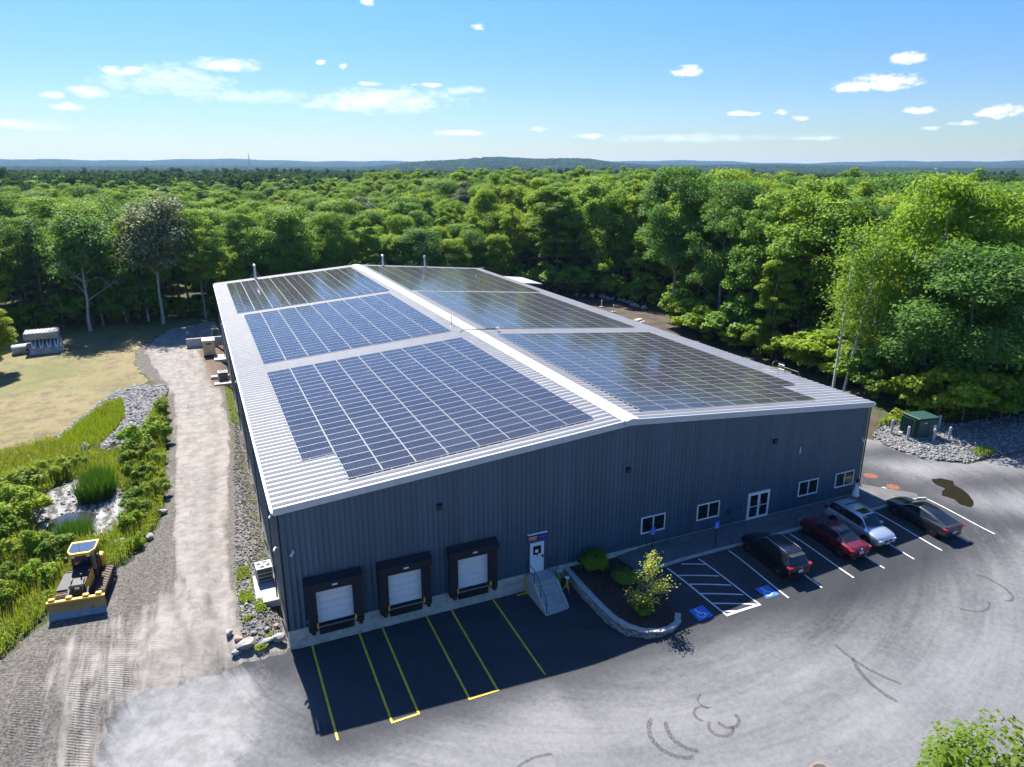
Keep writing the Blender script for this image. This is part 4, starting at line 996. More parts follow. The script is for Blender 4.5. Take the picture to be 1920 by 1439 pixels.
# rip-rap and crushed stone: loose stones beyond counting
def stone_mass(name, poly, n, smin, smax, mat, label, seed, hf=hgt, holes=(), cat='stone'):
    r = np.random.default_rng(seed); P = np.array(poly, float)
    X = r.uniform(P[:, 0].min(), P[:, 0].max(), n * 4); Y = r.uniform(P[:, 1].min(), P[:, 1].max(), n * 4)
    k = inside(poly, X, Y)
    for h_ in holes: k &= ~inside(h_, X, Y)
    X, Y = X[k][:n], Y[k][:n]; n = len(X)
    bm = bmesh.new(); bmesh.ops.create_icosphere(bm, subdivisions=1, radius=.5); B = np.array([v.co[:] for v in bm.verts]); Fb = np.array([[v.index for v in f.verts] for f in bm.faces]); bm.free()
    S = r.uniform(smin, smax, n) ** 1.0; sc = np.c_[S * r.uniform(.8, 1.5, n), S * r.uniform(.7, 1.1, n), S * r.uniform(.5, .9, n)]
    V = B[None] * sc[:, None] * (1 + r.normal(0, .13, (n, len(B), 1)))
    a = r.uniform(0, 6.28, n); b = r.normal(0, .4, n)
    ca, sa, cb, sb = np.cos(a)[:, None], np.sin(a)[:, None], np.cos(b)[:, None], np.sin(b)[:, None]
    x, y, z = V[..., 0], V[..., 1], V[..., 2]
    x, z = x * cb - z * sb, x * sb + z * cb
    x, y = x * ca - y * sa, x * sa + y * ca
    Z = hf(X, Y) + S * .12
    V = np.stack([x + X[:, None], y + Y[:, None], z + Z[:, None]], -1).reshape(-1, 3)
    F = (Fb[None] + (np.arange(n) * len(B))[:, None, None]).reshape(-1, 3)
    me = np_mesh(name, V, F, [mat], False, {'lv': np.repeat(r.uniform(0, 1, n), len(B))})
    o = link_mesh(name, me); return tag(o, label, cat, kind='stuff')
def mat_stone(name, lo, hi_):
    m, t, p = new_mat(name)
    c = cmix(t, attr(t, 'lv'), lo, hi_); c = cmix(t, mrange(t, noise(t, 6.0, 4.0), .4, .7, 0, .5), c, tuple(v * .5 for v in lo))
    t.links.new(c, p.inputs['Base Color']); p.inputs['Roughness'].default_value = .92; return m
M_RIP = mat_stone('riprap_stone', (.12, .117, .113), (.33, .323, .31))
RIP = [(-16.6, 38.2), (-14.3, 46.9), (-12.5, 53.2), (-10.5, 54.9), (-7.4, 54.0), (-6.9, 50.7), (-8.3, 45), (-8.8, 40), (-10.4, 35.6), (-12.6, 36.0), (-15.2, 36.6)]
MOUND = [(-16.0, 38.4), (-14.0, 45.6), (-12.9, 49.2), (-11.5, 49.8), (-10.9, 44.4), (-12.2, 38.4), (-12.7, 36.2), (-15.4, 36.6)]
stone_mass('riprap', RIP, 3600, .16, .46, M_RIP, 'loose grey rip-rap stones lining the swale', 61, holes=[MOUND])
stone_mass('bank_stones', BANK, 5200, .12, .34, mat_stone('bank_stone', (.12, .12, .12), (.31, .305, .295)), 'loose crushed stones covering the bank by the transformer', 62, hf=lambda x, y: hgt(x, y) + 0.25 * ss(0.3, 3.0, edge_dist(BANK, x, y)))
YARD = [(-2.4, 1.2), (-2.4, 8), (-2.0, 14), (-1.5, 24), (-.7, 36), (-.7, 48), (-.15, 48), (-.15, .3), (-1.4, .2)]
stone_mass('yard_pebbles', YARD, 2600, .05, .17, mat_stone('yard_pebble', (.09, .085, .08), (.29, .28, .265)), 'scattered pebbles in the strip along the warehouse wall', 63)
stone_mass('mud_stones', MUD, 260, .08, .3, M_RIP, 'pale stones strewn over the drying pond mud', 64)

# ---- condensers, generator, pads
M_ACBODY = M('condenser_grille', (0.13, 0.125, 0.115), .6, .3, var=.25, vs=8); M_ACTOP = M('condenser_beige', (.58, .57, .53), .5, var=.08)
def condenser(x, y, z, s, label, rz=.05):
    e = empty('air_conditioner', (x, y, z), rz, label, 'air conditioner', 'outdoor air conditioning units'); a = .43 * s; h = .95 * s
    MB().box(-a + .02, a - .02, -a + .02, a - .02, .05, h - .05).build('body', M_ACBODY, e)
    for k in range(9):
        z0 = .12 + k * (h - .24) / 9
        MB().box(-a, a, -a, a, z0, z0 + .025).build('louvre', M_ACTOP if k % 3 == 0 else M_DSTEEL, e)
    for sx in (-1, 1):
        for sy in (-1, 1): MB().box(sx * a - .03, sx * a + .03, sy * a - .03, sy * a + .03, 0, h - .04).build('corner_post', M_ACTOP, e)
    MB().box(-a - .02, a + .02, -a - .02, a + .02, h - .05, h, bev=.015).build('top_panel', M_ACTOP, e)
    MB().cyl((0, 0, h), (0, 0, h + .012), a * .86, n=24).build('fan_opening', M_BLACK, e)
    f = MB()
    for k in range(4): f.box(.03, a * .8, -.07, .07, h + .014, h + .02, M=Matrix.Rotation(k * PI / 2 + .4, 4, 'Z'))
    f.cyl((0, 0, h + .012), (0, 0, h + .05), .07, n=10).build('fan', M_STEEL, e)
    g = MB()
    for k in range(12): g.cyl((a * .1 * math.cos(k * PI / 6), a * .1 * math.sin(k * PI / 6), h + .045), (a * .88 * math.cos(k * PI / 6), a * .88 * math.sin(k * PI / 6), h + .03), .006, n=4)
    g.build('guard', M_DSTEEL, e)
    return e
def pad(x0, x1, y0, y1, z, label, h=.14):
    return tag(MB().box(x0, x1, y0, y1, z - .3, z + h, bev=.015).build('concrete_pad', M_CONCW), label, 'concrete pad', 'concrete equipment pads beside the wall')
pad(-1.4, -.14, 3.55, 6.75, -.35, 'wide pale concrete pad under the condenser nearest the dock corner')
condenser(-.72, 6.15, -.21, 1.05, 'grey condenser on the wide pad nearest the dock corner')
e = empty('refrigerant_line', (-.3, 5.6, -.2), 0, 'black refrigerant line running from the near condenser to the wall', 'pipe'); MB().tube([(-.05, .3, .25), (.05, .1, .12), (0, -.1, .05), (.12, -.15, .3), (.16, -.15, .8)], .025).build('line', M_BLACK, e)
pad(-2.0, -.14, 51.3, 52.3, -.35, 'narrow concrete pad in front of the middle condenser'); pad(-2.3, -.14, 54.2, 55.0, -.35, 'narrow concrete pad behind the middle condenser', .3)
condenser(-.95, 53.2, -.35, 1.2, 'tall grey condenser between two narrow pads')
pad(-1.6, -.14, 63.2, 66.2, -.35, 'square concrete pad beside the tan generator')
condenser(-.9, 79.3, -.3, 1.1, 'dark condenser at the far end of the long wall')
e = empty('generator', (-2.05, 67.0, -.32), 0, 'tall tan generator cabinet with a white top beside the gravel road', 'generator')
M_TAN = M('tan_cabinet', (.50, .40, .22), .5, var=.08)
MB().box(-.75, .75, -.95, .95, .15, 2.1, bev=.03).build('cabinet', M_TAN, e); MB().box(-.8, .8, -1.0, 1.0, 2.1, 2.2, bev=.02).build('roof', M_WHITE, e)
MB().box(-.78, .78, -1.0, 1.0, 0, .15).build('skid', M_DSTEEL, e); MB().box(-.6, .6, -.965, -.945, .35, 1.3).build('louvre_door', M_TAN, e)
MB().box(-.3, .3, -.958, -.948, 1.62, 1.82).build('badge', M_DSTEEL, e)
bw = empty('concrete_barrier', (-2.4, 72.5, -.32), 0, 'long low concrete wall with a bright top behind the tan generator', 'wall')
MB().box(-2.5, 2.2, -.2, .2, 0, 1.25, bev=.03).build('wall', M_CONCW, bw); MB().box(-2.6, 2.25, -.5, .5, 0, .12).build('footing', M_CONCW, bw)
for x in (-1.6, -.6, .5, 1.4): MB().box(x - .04, x + .04, -.215, -.2, .2, .9).build('stain_slot', M_CONC, bw)
e = empty('standpipe', (-3.6, 80.2, -.3), 0, 'short red standpipe near the far end of the gravel road', 'hydrant'); M_RED = M('red_paint', (.45, .05, .03), .5)
MB().cyl((0, 0, 0), (0, 0, .8), .08, n=8).build('barrel', M_RED, e); MB().cyl((-.15, 0, .6), (.15, 0, .6), .06, n=8).build('outlet', M_RED, e); MB().cyl((0, 0, .8), (0, 0, .9), .1, .05, n=8).build('cap', M_RED, e)

# ---- transformer and bollards
M_GREEN = M('transformer_green', (.017, .062, .050), .45, var=.12, vs=2)
zt = H(58, 6.2) + .2
e = empty('transformer', (57.9, 6.3, zt), -.16, 'dark green pad-mounted transformer ringed by grey bollards', 'transformer')
MB().box(-1.3, 1.3, -1.05, 1.05, -.4, .1, bev=.02).build('pad', M_CONC, e)
MB().prism([(-1.0, .1), (-1.0, 1.78), (-.85, 1.95), (.85, 1.95), (1.0, 1.86), (1.0, .1)], 'x', -1.05, 1.1).build('cabinet', M_GREEN, e)
MB().box(-1.12, 1.17, -1.06, .93, 1.88, 2.0, bev=.02).build('lid', M_GREEN, e)
for s in (-1, 1): MB().box(.03 + s * .53 - .49, .03 + s * .53 + .49, -1.035, -1.0, .18, 1.78, bev=.01).build('door', M_GREEN, e)
for k in range(6): MB().box(-1.45, -1.06, -.75 + k * .28, -.68 + k * .28, .35, 1.8).build('cooling_fin', M_GREEN, e)
MB().box(-.5, -.18, -1.045, -1.036, 1.5, 1.58).build('label', M_WHITE, e); MB().box(.62, .92, -1.045, -1.036, 1.0, 1.25).build('warning_label', M_WHITE, e)
M_BOL = M('bollard_grey', (.42, .41, .43), .7, var=.2)
for i, (x, y, l) in enumerate(((56.0, 7.6, 'grey bollard at the warehouse side of the green transformer'), (55.95, 5.85, 'grey bollard at the front corner of the transformer nearer the warehouse'), (57.6, 4.5, 'grey bollard directly in front of the transformer doors'),
                              (60.9, 6.4, 'grey bollard standing behind the far side of the transformer'), (59.3, 4.2, 'grey bollard at the front corner of the transformer away from the warehouse'))):
    b = MB().cyl((0, 0, -.3), (0, 0, 1.3), .115, n=12).cyl((0, 0, 1.3), (0, 0, 1.37), .115, .05, n=12).build('bollard', M_BOL, None, (x, y, H(x, y) + .2)); tag(b, l, 'bollard', 'bollards around the transformer')
# ---- picnic table, marker posts
e = empty('picnic_table', (62.6, 60.2, H(62.6, 60.2)), .5, 'weathered wooden picnic table on the dirt by the wood', 'table'); M_WOOD = M('weathered_wood', (.5, .44, .36), .8, var=.25, vs=5)
for k in range(5): MB().box(-.95, .95, -.37 + k * .15, -.235 + k * .15, .72, .76).build('plank', M_WOOD, e)
for s in (-1, 1):
    for k in range(2): MB().box(-.95, .95, s * .72 - .14 + k * .145, s * .72 - .005 + k * .145, .42, .46).build('bench_plank', M_WOOD, e)
    MB().box(s * .65 - .04, s * .65 + .04, -.8, .8, .34, .42).cyl((s * .65, -.3, .7), (s * .65, -.62, 0), .05, n=4).cyl((s * .65, .3, .7), (s * .65, .62, 0), .05, n=4).build('trestle', M_WOOD, e)
for x, y, l in ((64.8, 75.3, 'white marker pipe farther along the dirt yard by the boulders'), (64.3, 70.4, 'white marker pipe on a block nearer the picnic table')):
    e = empty('marker_pipe', (x, y, H(x, y)), 0, l, 'pipe'); MB().cyl((0, 0, 0), (0, 0, 1.2), .09, n=8).build('pipe', M_WHITE, e); MB().cyl((0, 0, 1.2), (0, 0, 1.28), .11, n=8).build('cap', M_WHITE, e); MB().box(-.4, .4, -.3, .3, -.1, .1).build('base', M_CONCW, e)

# ---- stacked precast concrete pieces on the lawn
zs = H(-22.5, 78)
e = empty('concrete_culvert_stack', (-22.6, 78, zs), .08, 'stack of grey precast concrete slabs with white pipe hoops on the lawn', 'concrete stack')
M_OLDC = M('old_concrete', (.33, .325, .31), .9, var=.35, vs=1.6, bmp=.4, bs=9, dirt=(.15, .145, .13, .6), ds=1.2)
MB().add([(-1.9, -2.0, 0), (2.0, -2.0, 0), (2.0, 1.8, 0), (-1.9, 1.8, 0), (-1.75, -1.75, .85), (1.85, -1.75, .85), (1.7, .6, 1.6), (-1.7, .6, 1.6), (1.7, 1.8, 1.6), (-1.7, 1.8, 1.6)],
         [(3, 2, 1, 0), (0, 1, 5, 4), (4, 5, 6, 7), (7, 6, 8, 9), (1, 2, 8, 6, 5), (3, 0, 4, 7, 9), (2, 3, 9, 8)]).build('base_block', M_OLDC, e)
MB().box(-2.3, 1.75, -1.3, 1.9, 1.9, 2.75, bev=.08).build('top_slab', M_OLDC, e)
for k in range(9): MB().box(-2.25 + k * .44, -1.93 + k * .44, -1.2, 1.8, 2.75, 2.80).build('top_rib', M_OLDC, e)
MB().box(-1.6, 1.5, .2, 1.7, 1.6, 1.9).build('spacer', M_OLDC, e)
for k in range(4):
    x = -1.35 + k * .88
    MB().tube([(x - .22, .1, 1.75), (x - .16, -1.0, 1.35), (x - .05, -1.72, 1.0), (x + .1, -1.9, .86), (x + .22, -1.72, 1.0), (x + .24, -.9, 1.4), (x + .26, .1, 1.75)], .085, n=8).build('pipe_hoop', M_WHITE, e)
e = empty('concrete_block', (-25.4, 78.3, H(-25.4, 78.3)), .25, 'low concrete chunk with a white hoop leaning beside the slab stack', 'concrete block')
MB().box(-1.3, 1.3, -1.0, 1.0, 0, 1.1, bev=.15).build('chunk', M_OLDC, e); MB().cyl((.4, -1.02, .5), (.4, -.95, .5), .16, n=12).build('hole', M_BLACK, e)
MB().tube([(1.0, -1.5, .05), (1.3, -1.3, .6), (1.75, -1.1, 1.0), (2.0, -1.3, .9), (1.7, -1.6, .4), (1.2, -1.8, .05)], .07, n=8).build('hoop', M_WHITE, e)

# ================================================================== PERSON
def person(loc, rz):
    J = {'pelvis': (0, 0, .92), 'waist': (0, 0, 1.08), 'chest': (0, .01, 1.28), 'neck0': (0, 0, 1.42), 'neck1': (0, .01, 1.50), 'head0': (0, .02, 1.57), 'head1': (0, .015, 1.66), 'head2': (0, .0, 1.72),
         'lsh': (-.17, 0, 1.38), 'lel': (-.31, .04, 1.16), 'lwr': (-.10, .24, 1.20), 'lha': (-.03, .29, 1.24), 'rsh': (.17, 0, 1.38), 'rel': (.32, .04, 1.16), 'rwr': (.12, .24, 1.22), 'rha': (.05, .29, 1.25),
         'lhip': (-.09, 0, .88), 'lkn': (-.10, .05, .48), 'lan': (-.11, -.02, .08), 'lto': (-.12, .14, .03), 'rhip': (.09, 0, .88), 'rkn': (.09, .0, .48), 'ran': (.09, -.12, .09), 'rto': (.10, .03, .03)}
    E = [('pelvis', 'waist'), ('waist', 'chest'), ('chest', 'neck0'), ('neck0', 'neck1'), ('neck1', 'head0'), ('head0', 'head1'), ('head1', 'head2'), ('chest', 'lsh'), ('lsh', 'lel'), ('lel', 'lwr'), ('lwr', 'lha'), ('chest', 'rsh'), ('rsh', 'rel'), ('rel', 'rwr'), ('rwr', 'rha'),
         ('pelvis', 'lhip'), ('lhip', 'lkn'), ('lkn', 'lan'), ('lan', 'lto'), ('pelvis', 'rhip'), ('rhip', 'rkn'), ('rkn', 'ran'), ('ran', 'rto')]
    Rd = dict(pelvis=.13, waist=.105, chest=.13, neck0=.06, neck1=.05, head0=.075, head1=.095, head2=.07, lsh=.055, lel=.04, lwr=.03, lha=.035, rsh=.055, rel=.04, rwr=.03, rha=.035, lhip=.09, lkn=.058, lan=.04, lto=.035, rhip=.09, rkn=.058, ran=.04, rto=.035)
    n = list(J); me = bpy.data.meshes.new('body'); me.from_pydata([J[k] for k in n], [(n.index(a), n.index(b)) for a, b in E], [])
    o = bpy.data.objects.new('tmp', me); COL.objects.link(o)
    sk = o.modifiers.new('skin', 'SKIN'); sub = o.modifiers.new('sub', 'SUBSURF'); sub.levels = 2; sub.render_levels = 2
    for i, k in enumerate(n): me.skin_vertices[0].data[i].radius = (Rd[k], Rd[k])
    me.skin_vertices[0].data[0].use_root = True
    dg = bpy.context.evaluated_depsgraph_get(); ev = o.evaluated_get(dg); bme = bpy.data.meshes.new_from_object(ev)
    bpy.data.objects.remove(o)
    bme.materials.clear(); bme.materials.append(M('skin', (.55, .37, .28), .6, var=.05)); bme.polygons.foreach_set('use_smooth', [True] * len(bme.polygons))
    e = empty('person', loc, rz, 'person in a long white dress standing at the far corner of the front wall', 'person')
    link_mesh('body', bme, e)
    def loft(name, rings, mat, nn=20, wob=0.0):
        V = []; F = []
        for (cx, cy, z, rx, ry) in rings:
            for k in range(nn):
                t = 2 * PI * k / nn; w = 1 + wob * (1 - z) * math.sin(5 * t)
                V.append((cx + rx * w * math.cos(t), cy + ry * w * math.sin(t), z))
        for i in range(len(rings) - 1):
            for k in range(nn): F.append((i * nn + k, i * nn + (k + 1) % nn, (i + 1) * nn + (k + 1) % nn, (i + 1) * nn + k))
        return MB().add(V, F, 0, True).build(name, mat, e)
    loft('dress', [(0, -.03, .36, .27, .25), (0, -.02, .55, .235, .22), (0, 0, .82, .19, .165), (0, 0, 1.0, .155, .135), (0, 0, 1.1, .125, .11), (0, .01, 1.26, .152, .135), (0, .01, 1.33, .14, .12)], M('white_dress', (.74, .76, .74), .8, var=.08), wob=.09)
    loft('hair', [(0, -.06, 1.44, .05, .04), (0, -.05, 1.52, .085, .06), (0, -.035, 1.6, .108, .095), (0, -.02, 1.68, .112, .115), (0, -.015, 1.74, .085, .09), (0, -.03, 1.79, .05, .055), (0, -.035, 1.82, .01, .01)], M('dark_hair', (.012, .010, .010), .5))
    for s in (-1, 1): MB().cyl((s * .035, .103, 1.655), (s * .035, .112, 1.655), .012, n=8).build('eye', M_BLACK, e)
    MB().box(-.012, .012, .1, .125, 1.6, 1.64, bev=.005).build('nose', bme.materials[0], e); MB().box(-.025, .025, .095, .104, 1.57, 1.58).build('mouth', M('lips', (.35, .1, .09), .5), e)
    for s in (-1, 1):
        for q in range(5):
            a0 = Vector((s * .04, .29, 1.245)); dv = Vector((-s * (.05 - .008 * q), .035 + .006 * q, .03 - .016 * q)) if q else Vector((s * .01, .02, .05))
            MB().cyl(a0, a0 + dv, .011, .008, n=6).build('finger', bme.materials[0], e)
    return e
pz = float(walk_h(np.array([41.5]), 0)[0])
person((41.55, -.85, pz), R(-60))
# ================================================================== CARS
def car_paint(name, col, rough=.3, metal=.3):
    m, t, p = new_mat(name); p.inputs['Base Color'].default_value = (*col, 1); p.inputs['Roughness'].default_value = rough; p.inputs['Metallic'].default_value = metal
    p.inputs['Coat Weight'].default_value = .9; p.inputs['Coat Roughness'].default_value = .03; return m
m, t, p = new_mat('car_glass'); p.inputs['Base Color'].default_value = (.012, .014, .017, 1); p.inputs['Roughness'].default_value = .03; p.inputs['Specular IOR Level'].default_value = .6; M_CARGL = m
M_TYRE = M('tyre', (.016, .016, .017), .8, var=.2); M_RIM = M('alloy_rim', (.5, .51, .53), .3, .8, var=.05); M_TAIL = car_paint('tail_lamp_red', (.35, .012, .012), .15, 0); M_LAMP = car_paint('lamp_clear', (.6, .62, .65), .1, .2)
M_PLATE = M('licence_plate', (.62, .66, .72), .5, var=.1); M_TRIMB = M('black_plastic', (.015, .015, .016), .55, var=.1)
def wheel(parent, x, y, r, side):
    w = empty('wheel', (x, y, r)); w.parent = parent
    prof = [(r * .62, -.1), (r * .9, -.11), (r, -.075), (r, .075), (r * .9, .11), (r * .62, .1)]
    n = 22; V = []; F = []
    for k in range(n):
        a = 2 * PI * k / n
        for rr, yy in prof: V.append((rr * math.cos(a), yy, rr * math.sin(a)))
    q = len(prof)
    for k in range(n):
        for j in range(q - 1): F.append((k * q + j, ((k + 1) % n) * q + j, ((k + 1) % n) * q + j + 1, k * q + j + 1))
    MB().add(V, F, 0, True).build('tyre', M_TYRE, w)
    b = MB(); yo = side * .085
    for k in range(5):
        Mx = Matrix.Rotation(2 * PI * k / 5, 4, 'Y'); b.box(-.045, .045, min(yo, yo + side * .015), max(yo, yo + side * .015), .0, r * .62, M=Mx)
    b.cyl((0, yo - side * .02, 0), (0, yo + side * .022, 0), r * .17, n=10)
    for k in range(20):
        a0, a1 = 2 * PI * k / 20, 2 * PI * (k + 1) / 20
        b.add([(r * .56 * math.cos(a0), yo, r * .56 * math.sin(a0)), (r * .66 * math.cos(a0), yo, r * .66 * math.sin(a0)), (r * .66 * math.cos(a1), yo, r * .66 * math.sin(a1)), (r * .56 * math.cos(a1), yo, r * .56 * math.sin(a1))], [(0, 1, 2, 3)])
    b.build('rim', M_RIM, w)
    MB().cyl((0, yo - side * .06, 0), (0, yo - side * .05, 0), r * .6, n=18).build('brake_disc', M_DSTEEL, w)
def car(name, label, loc, rz, S, cab, paint, wheels, wr, roofmat=None, extras=None):
    """S: stations (x, z_bottom, half_width, z_belt, z_top, top_half_width) rear to front; cab = (rear glass base, roof rear, roof front, windscreen base) station indices"""
    e = empty(name, loc, rz, label, 'car', 'cars parked nose-in along the sidewalk')
    S2 = []; tg = []
    ns = 4                                      # smooth the station list
    xs = np.array([s[0] for s in S])
    fine = np.unique(np.concatenate([np.linspace(xs[i], xs[i+1], ns + 1) for i in range(len(xs) - 1)]))
    def interp(j):
        y = np.array([s[j] for s in S]); d = np.gradient(y, xs) * .0
        # monotone cubic
        h = np.diff(xs); dl = np.diff(y) / h; m_ = np.zeros(len(xs))
        for i in range(1, len(xs) - 1): m_[i] = 0 if dl[i-1] * dl[i] <= 0 else 3 * (h[i-1] + h[i]) / ((2*h[i] + h[i-1]) / dl[i-1] + (h[i] + 2*h[i-1]) / dl[i])
        m_[0], m_[-1] = dl[0], dl[-1]
        out = []
        for x in fine:
            i = min(max(np.searchsorted(xs, x) - 1, 0), len(xs) - 2); u = (x - xs[i]) / h[i]
            out.append((2*u**3 - 3*u**2 + 1) * y[i] + (u**3 - 2*u**2 + u) * h[i] * m_[i] + (-2*u**3 + 3*u**2) * y[i+1] + (u**3 - u**2) * h[i] * m_[i+1])
        return np.array(out)
    zb, w, zl, zt_, wt = (interp(j) for j in (1, 2, 3, 4, 5))
    rings = []
    for i in range(len(fine)):
        a, W_, b, T, tw = zb[i], w[i], zl[i], zt_[i], wt[i]
        g = T - b
        half = [(0.0, a), (.86 * W_, a), (.97 * W_, a + .1), (W_, a + .45 * (b - a)), (.985 * W_, b - .07), (.945 * W_, b)]
        e0 = np.array([.945 * W_, b]); e1 = np.array([tw, T - .02 - .05 * min(1, g)])
        half += [tuple(e0 + (e1 - e0) * .10), tuple(e0 + (e1 - e0) * .92 + np.array([.02 * min(1, g), 0])), (tw * .93, T - .012), (tw * .55, T + .012), (0.0, T + .02)]
        ring = [(fine[i], y, z) for y, z in half] + [(fine[i], -y, z) for y, z in half[-2:0:-1]]
        rings.append(ring)
    nr = len(rings[0]); parts = {'body': MB(), 'side_window': [MB(), MB()], 'windscreen': MB(), 'rear_window': MB(), 'roof': MB()}
    xa, xb, xc, xd = cab
    for i in range(len(rings) - 1):
        xm = (fine[i] + fine[i+1]) / 2
        for k in range(nr):
            j = (k + 1) % nr; hk = k if k < 10 else nr - 1 - k
            q = [rings[i][k], rings[i+1][k], rings[i+1][j], rings[i][j]]
            tgt = parts['body']; 
            if hk in (6,) and xa + .12 < xm < xd - .1 and (zt_[i] - zl[i]) > .13: tgt = parts['side_window'][0 if k < 10 else 1]
            elif hk in (8, 9) and xc < xm < xd: tgt = parts['windscreen']
            elif hk in (8, 9) and xa < xm < xb: tgt = parts['rear_window']
            elif hk in (8, 9) and xb <= xm <= xc: tgt = parts['roof']
            tgt.add(q, [(0, 1, 2, 3)], 0, True)
    for ring in (rings[0], rings[-1]): parts['body'].add(ring, [list(range(nr))], 0, False)
    parts['body'].build('body', paint, e)
    for k in (0, 1): parts['side_window'][k].build('side_window', M_CARGL, e)
    parts['windscreen'].build('windscreen', M_CARGL, e); parts['rear_window'].build('rear_window', M_CARGL, e); parts['roof'].build('roof', roofmat or paint, e)
    Wm = max(w)
    for x in wheels:
        for s in (-1, 1):
            MB().cyl((x, s * (Wm - .22), wr), (x, s * (Wm + .006), wr), wr * 1.16, n=22).build('wheel_arch', M_TRIMB, e)
            wheel(e, x, s * (Wm - .10), wr, s)
    for s in (-1, 1):
        MB().box(wheels[0] + wr * 1.2, wheels[1] - wr * 1.2, s * Wm - .02, s * Wm + .012, min(zb) + .02, min(zb) + .14).build('sill', M_TRIMB, e)
        MB().box(xd - .42, xd - .24, s * (Wm + .02) - .07, s * (Wm + .02) + .09 * s * .5 + .04, zl[len(zl) // 2] + .02, zl[len(zl) // 2] + .17, bev=.03).build('mirror', paint, e)
        for x in ((xa + xd) / 2 - .55, (xa + xd) / 2 + .35): MB().box(x, x + .16, s * Wm - .012, s * Wm + .012, zl[len(zl) // 2] - .17, zl[len(zl) // 2] - .135).build('door_handle', paint, e)
        for x in ((xa + xd) / 2 - .68, (xa + xd) / 2 + .22): MB().box(x, x + .012, s * Wm * .99 - .006, s * Wm * .99 + .006, min(zb) + .2, zl[len(zl) // 2] - .04).build('door_gap', M_TRIMB, e)
    if extras: extras(e, fine, rings, Wm)
    return e
def rear_set(e, xr, zt_, wl, hl, plate_z, W_, bar=False):
    for s in (-1, 1): MB().box(xr - .03, xr + .28, s * (W_ - .17) - wl / 2, s * (W_ - .17) + wl / 2, zt_ - hl / 2, zt_ + hl / 2, bev=.03).build('tail_lamp', M_TAIL, e)
    if bar: MB().box(xr - .045, xr + .1, -W_ + .2, W_ - .2, zt_ - .03, zt_ + .03, bev=.01).build('lamp_bar', M_TAIL, e)
    MB().box(xr - .05, xr, -.17, .17, plate_z - .09, plate_z + .09).build('licence_plate', M_PLATE, e)
    MB().box(xr - .02, xr + .25, -W_ * .8, W_ * .8, .30, .46, bev=.03).build('bumper_insert', M_TRIMB, e)
def front_set(e, xf, zl, W_, plate=True, grille=.5):
    for s in (-1, 1): MB().box(xf - .28, xf + .08, s * (W_ - .33) - .17, s * (W_ - .33) + .17, zl - .17, zl - .02, bev=.035).build('headlamp', M_LAMP, e)
    MB().box(xf - .14, xf + .085, -grille * .8, grille * .8, zl - .19, zl - .05, bev=.02).build('grille', M_TRIMB, e); MB().box(xf - .2, xf + .085, -W_ * .62, W_ * .62, .40, .52, bev=.02).build('air_intake', M_TRIMB, e)
    if plate: MB().box(xf + .06, xf + .10, -.16, .16, .47, .60).build('licence_plate', M_PLATE, e)
    MB().cyl((xf + .06, 0, zl - .11), (xf + .10, 0, zl - .11), .06, n=12).build('emblem', M_RIM, e)
def gz(x, y): return H(x, y) + .02
def tilt(o, y0, y1, x):
    o.rotation_euler = (0, -math.atan2(gz(x, y1) - gz(x, y0), y1 - y0) * (1 if abs(o.rotation_euler.z - PI / 2) < 1 else -1), o.rotation_euler.z)
SUV = [(-2.27, .46, .70, .80, .86, .52), (-2.22, .36, .84, .96, 1.02, .66), (-2.08, .30, .90, 1.04, 1.14, .68), (-1.72, .27, .925, 1.05, 1.57, .62), (-1.0, .25, .925, 1.02, 1.655, .65), (0, .25, .92, 1.0, 1.67, .65), (.42, .25, .92, .99, 1.62, .63), (1.18, .25, .92, .97, 1.06, .68), (1.7, .26, .905, .93, 1.0, .70), (2.1, .3, .85, .84, .90, .62), (2.26, .42, .70, .68, .74, .48)]
def ex_black(e, f, r, W_):
    rear_set(e, -2.25, .98, .38, .15, .72, W_); front_set(e, 2.2, .74, W_, False)
    for s in (-1, 1): MB().tube([(-1.5, s * .6, 1.66), (-1.3, s * .6, 1.71), (.2, s * .6, 1.72), (.4, s * .6, 1.66)], .018).build('roof_rail', M_RIM, e)
    MB().box(-1.95, -1.62, -.58, .58, 1.55, 1.60, bev=.02).build('spoiler', e.children[0].data.materials[0], e); MB().cyl((-1.2, 0, 1.66), (-1.3, 0, 1.74), .035, .01, n=6).build('antenna_fin', M_TRIMB, e)
    MB().cyl((-2.285, 0, .97), (-2.26, 0, .97), .055, n=12).build('emblem', M_RIM, e)
c = car('compact_suv', 'black compact crossover with its tail toward the open lot', (29.7, -4.78, gz(29.7, -4.8)), PI / 2, SUV, (-2.08, -1.72, .42, 1.18), car_paint('black_paint', (.006, .006, .007)), (-1.38, 1.35), .345, None, ex_black); tilt(c, -6.2, -3.4, 29.7)
SED = [(-2.33, .44, .68, .74, .80, .55), (-2.28, .34, .83, .92, .97, .70), (-2.05, .30, .885, .96, 1.03, .74), (-1.62, .27, .905, .97, 1.06, .72), (-.80, .25, .91, .97, 1.41, .60), (-.2, .25, .91, .96, 1.465, .61), (.3, .25, .91, .95, 1.43, .60), (1.12, .25, .905, .93, 1.01, .68), (1.7, .26, .89, .88, .95, .68), (2.1, .3, .83, .78, .84, .6), (2.3, .42, .66, .62, .68, .45)]
def ex_red(e, f, r, W_):
    rear_set(e, -2.32, .86, .34, .16, .66, W_); front_set(e, 2.24, .68, W_)
    MB().box(-2.36, -2.30, -.3, .3, .80, .83).build('trunk_trim', M_RIM, e); MB().cyl((-2.355, 0, .9), (-2.32, 0, .9), .05, n=12).build('emblem', M_RIM, e)
    for s in (-1, 1): MB().cyl((-2.36, s * .5, .3), (-2.1, s * .5, .3), .04, n=8).build('exhaust_tip', M_RIM, e)
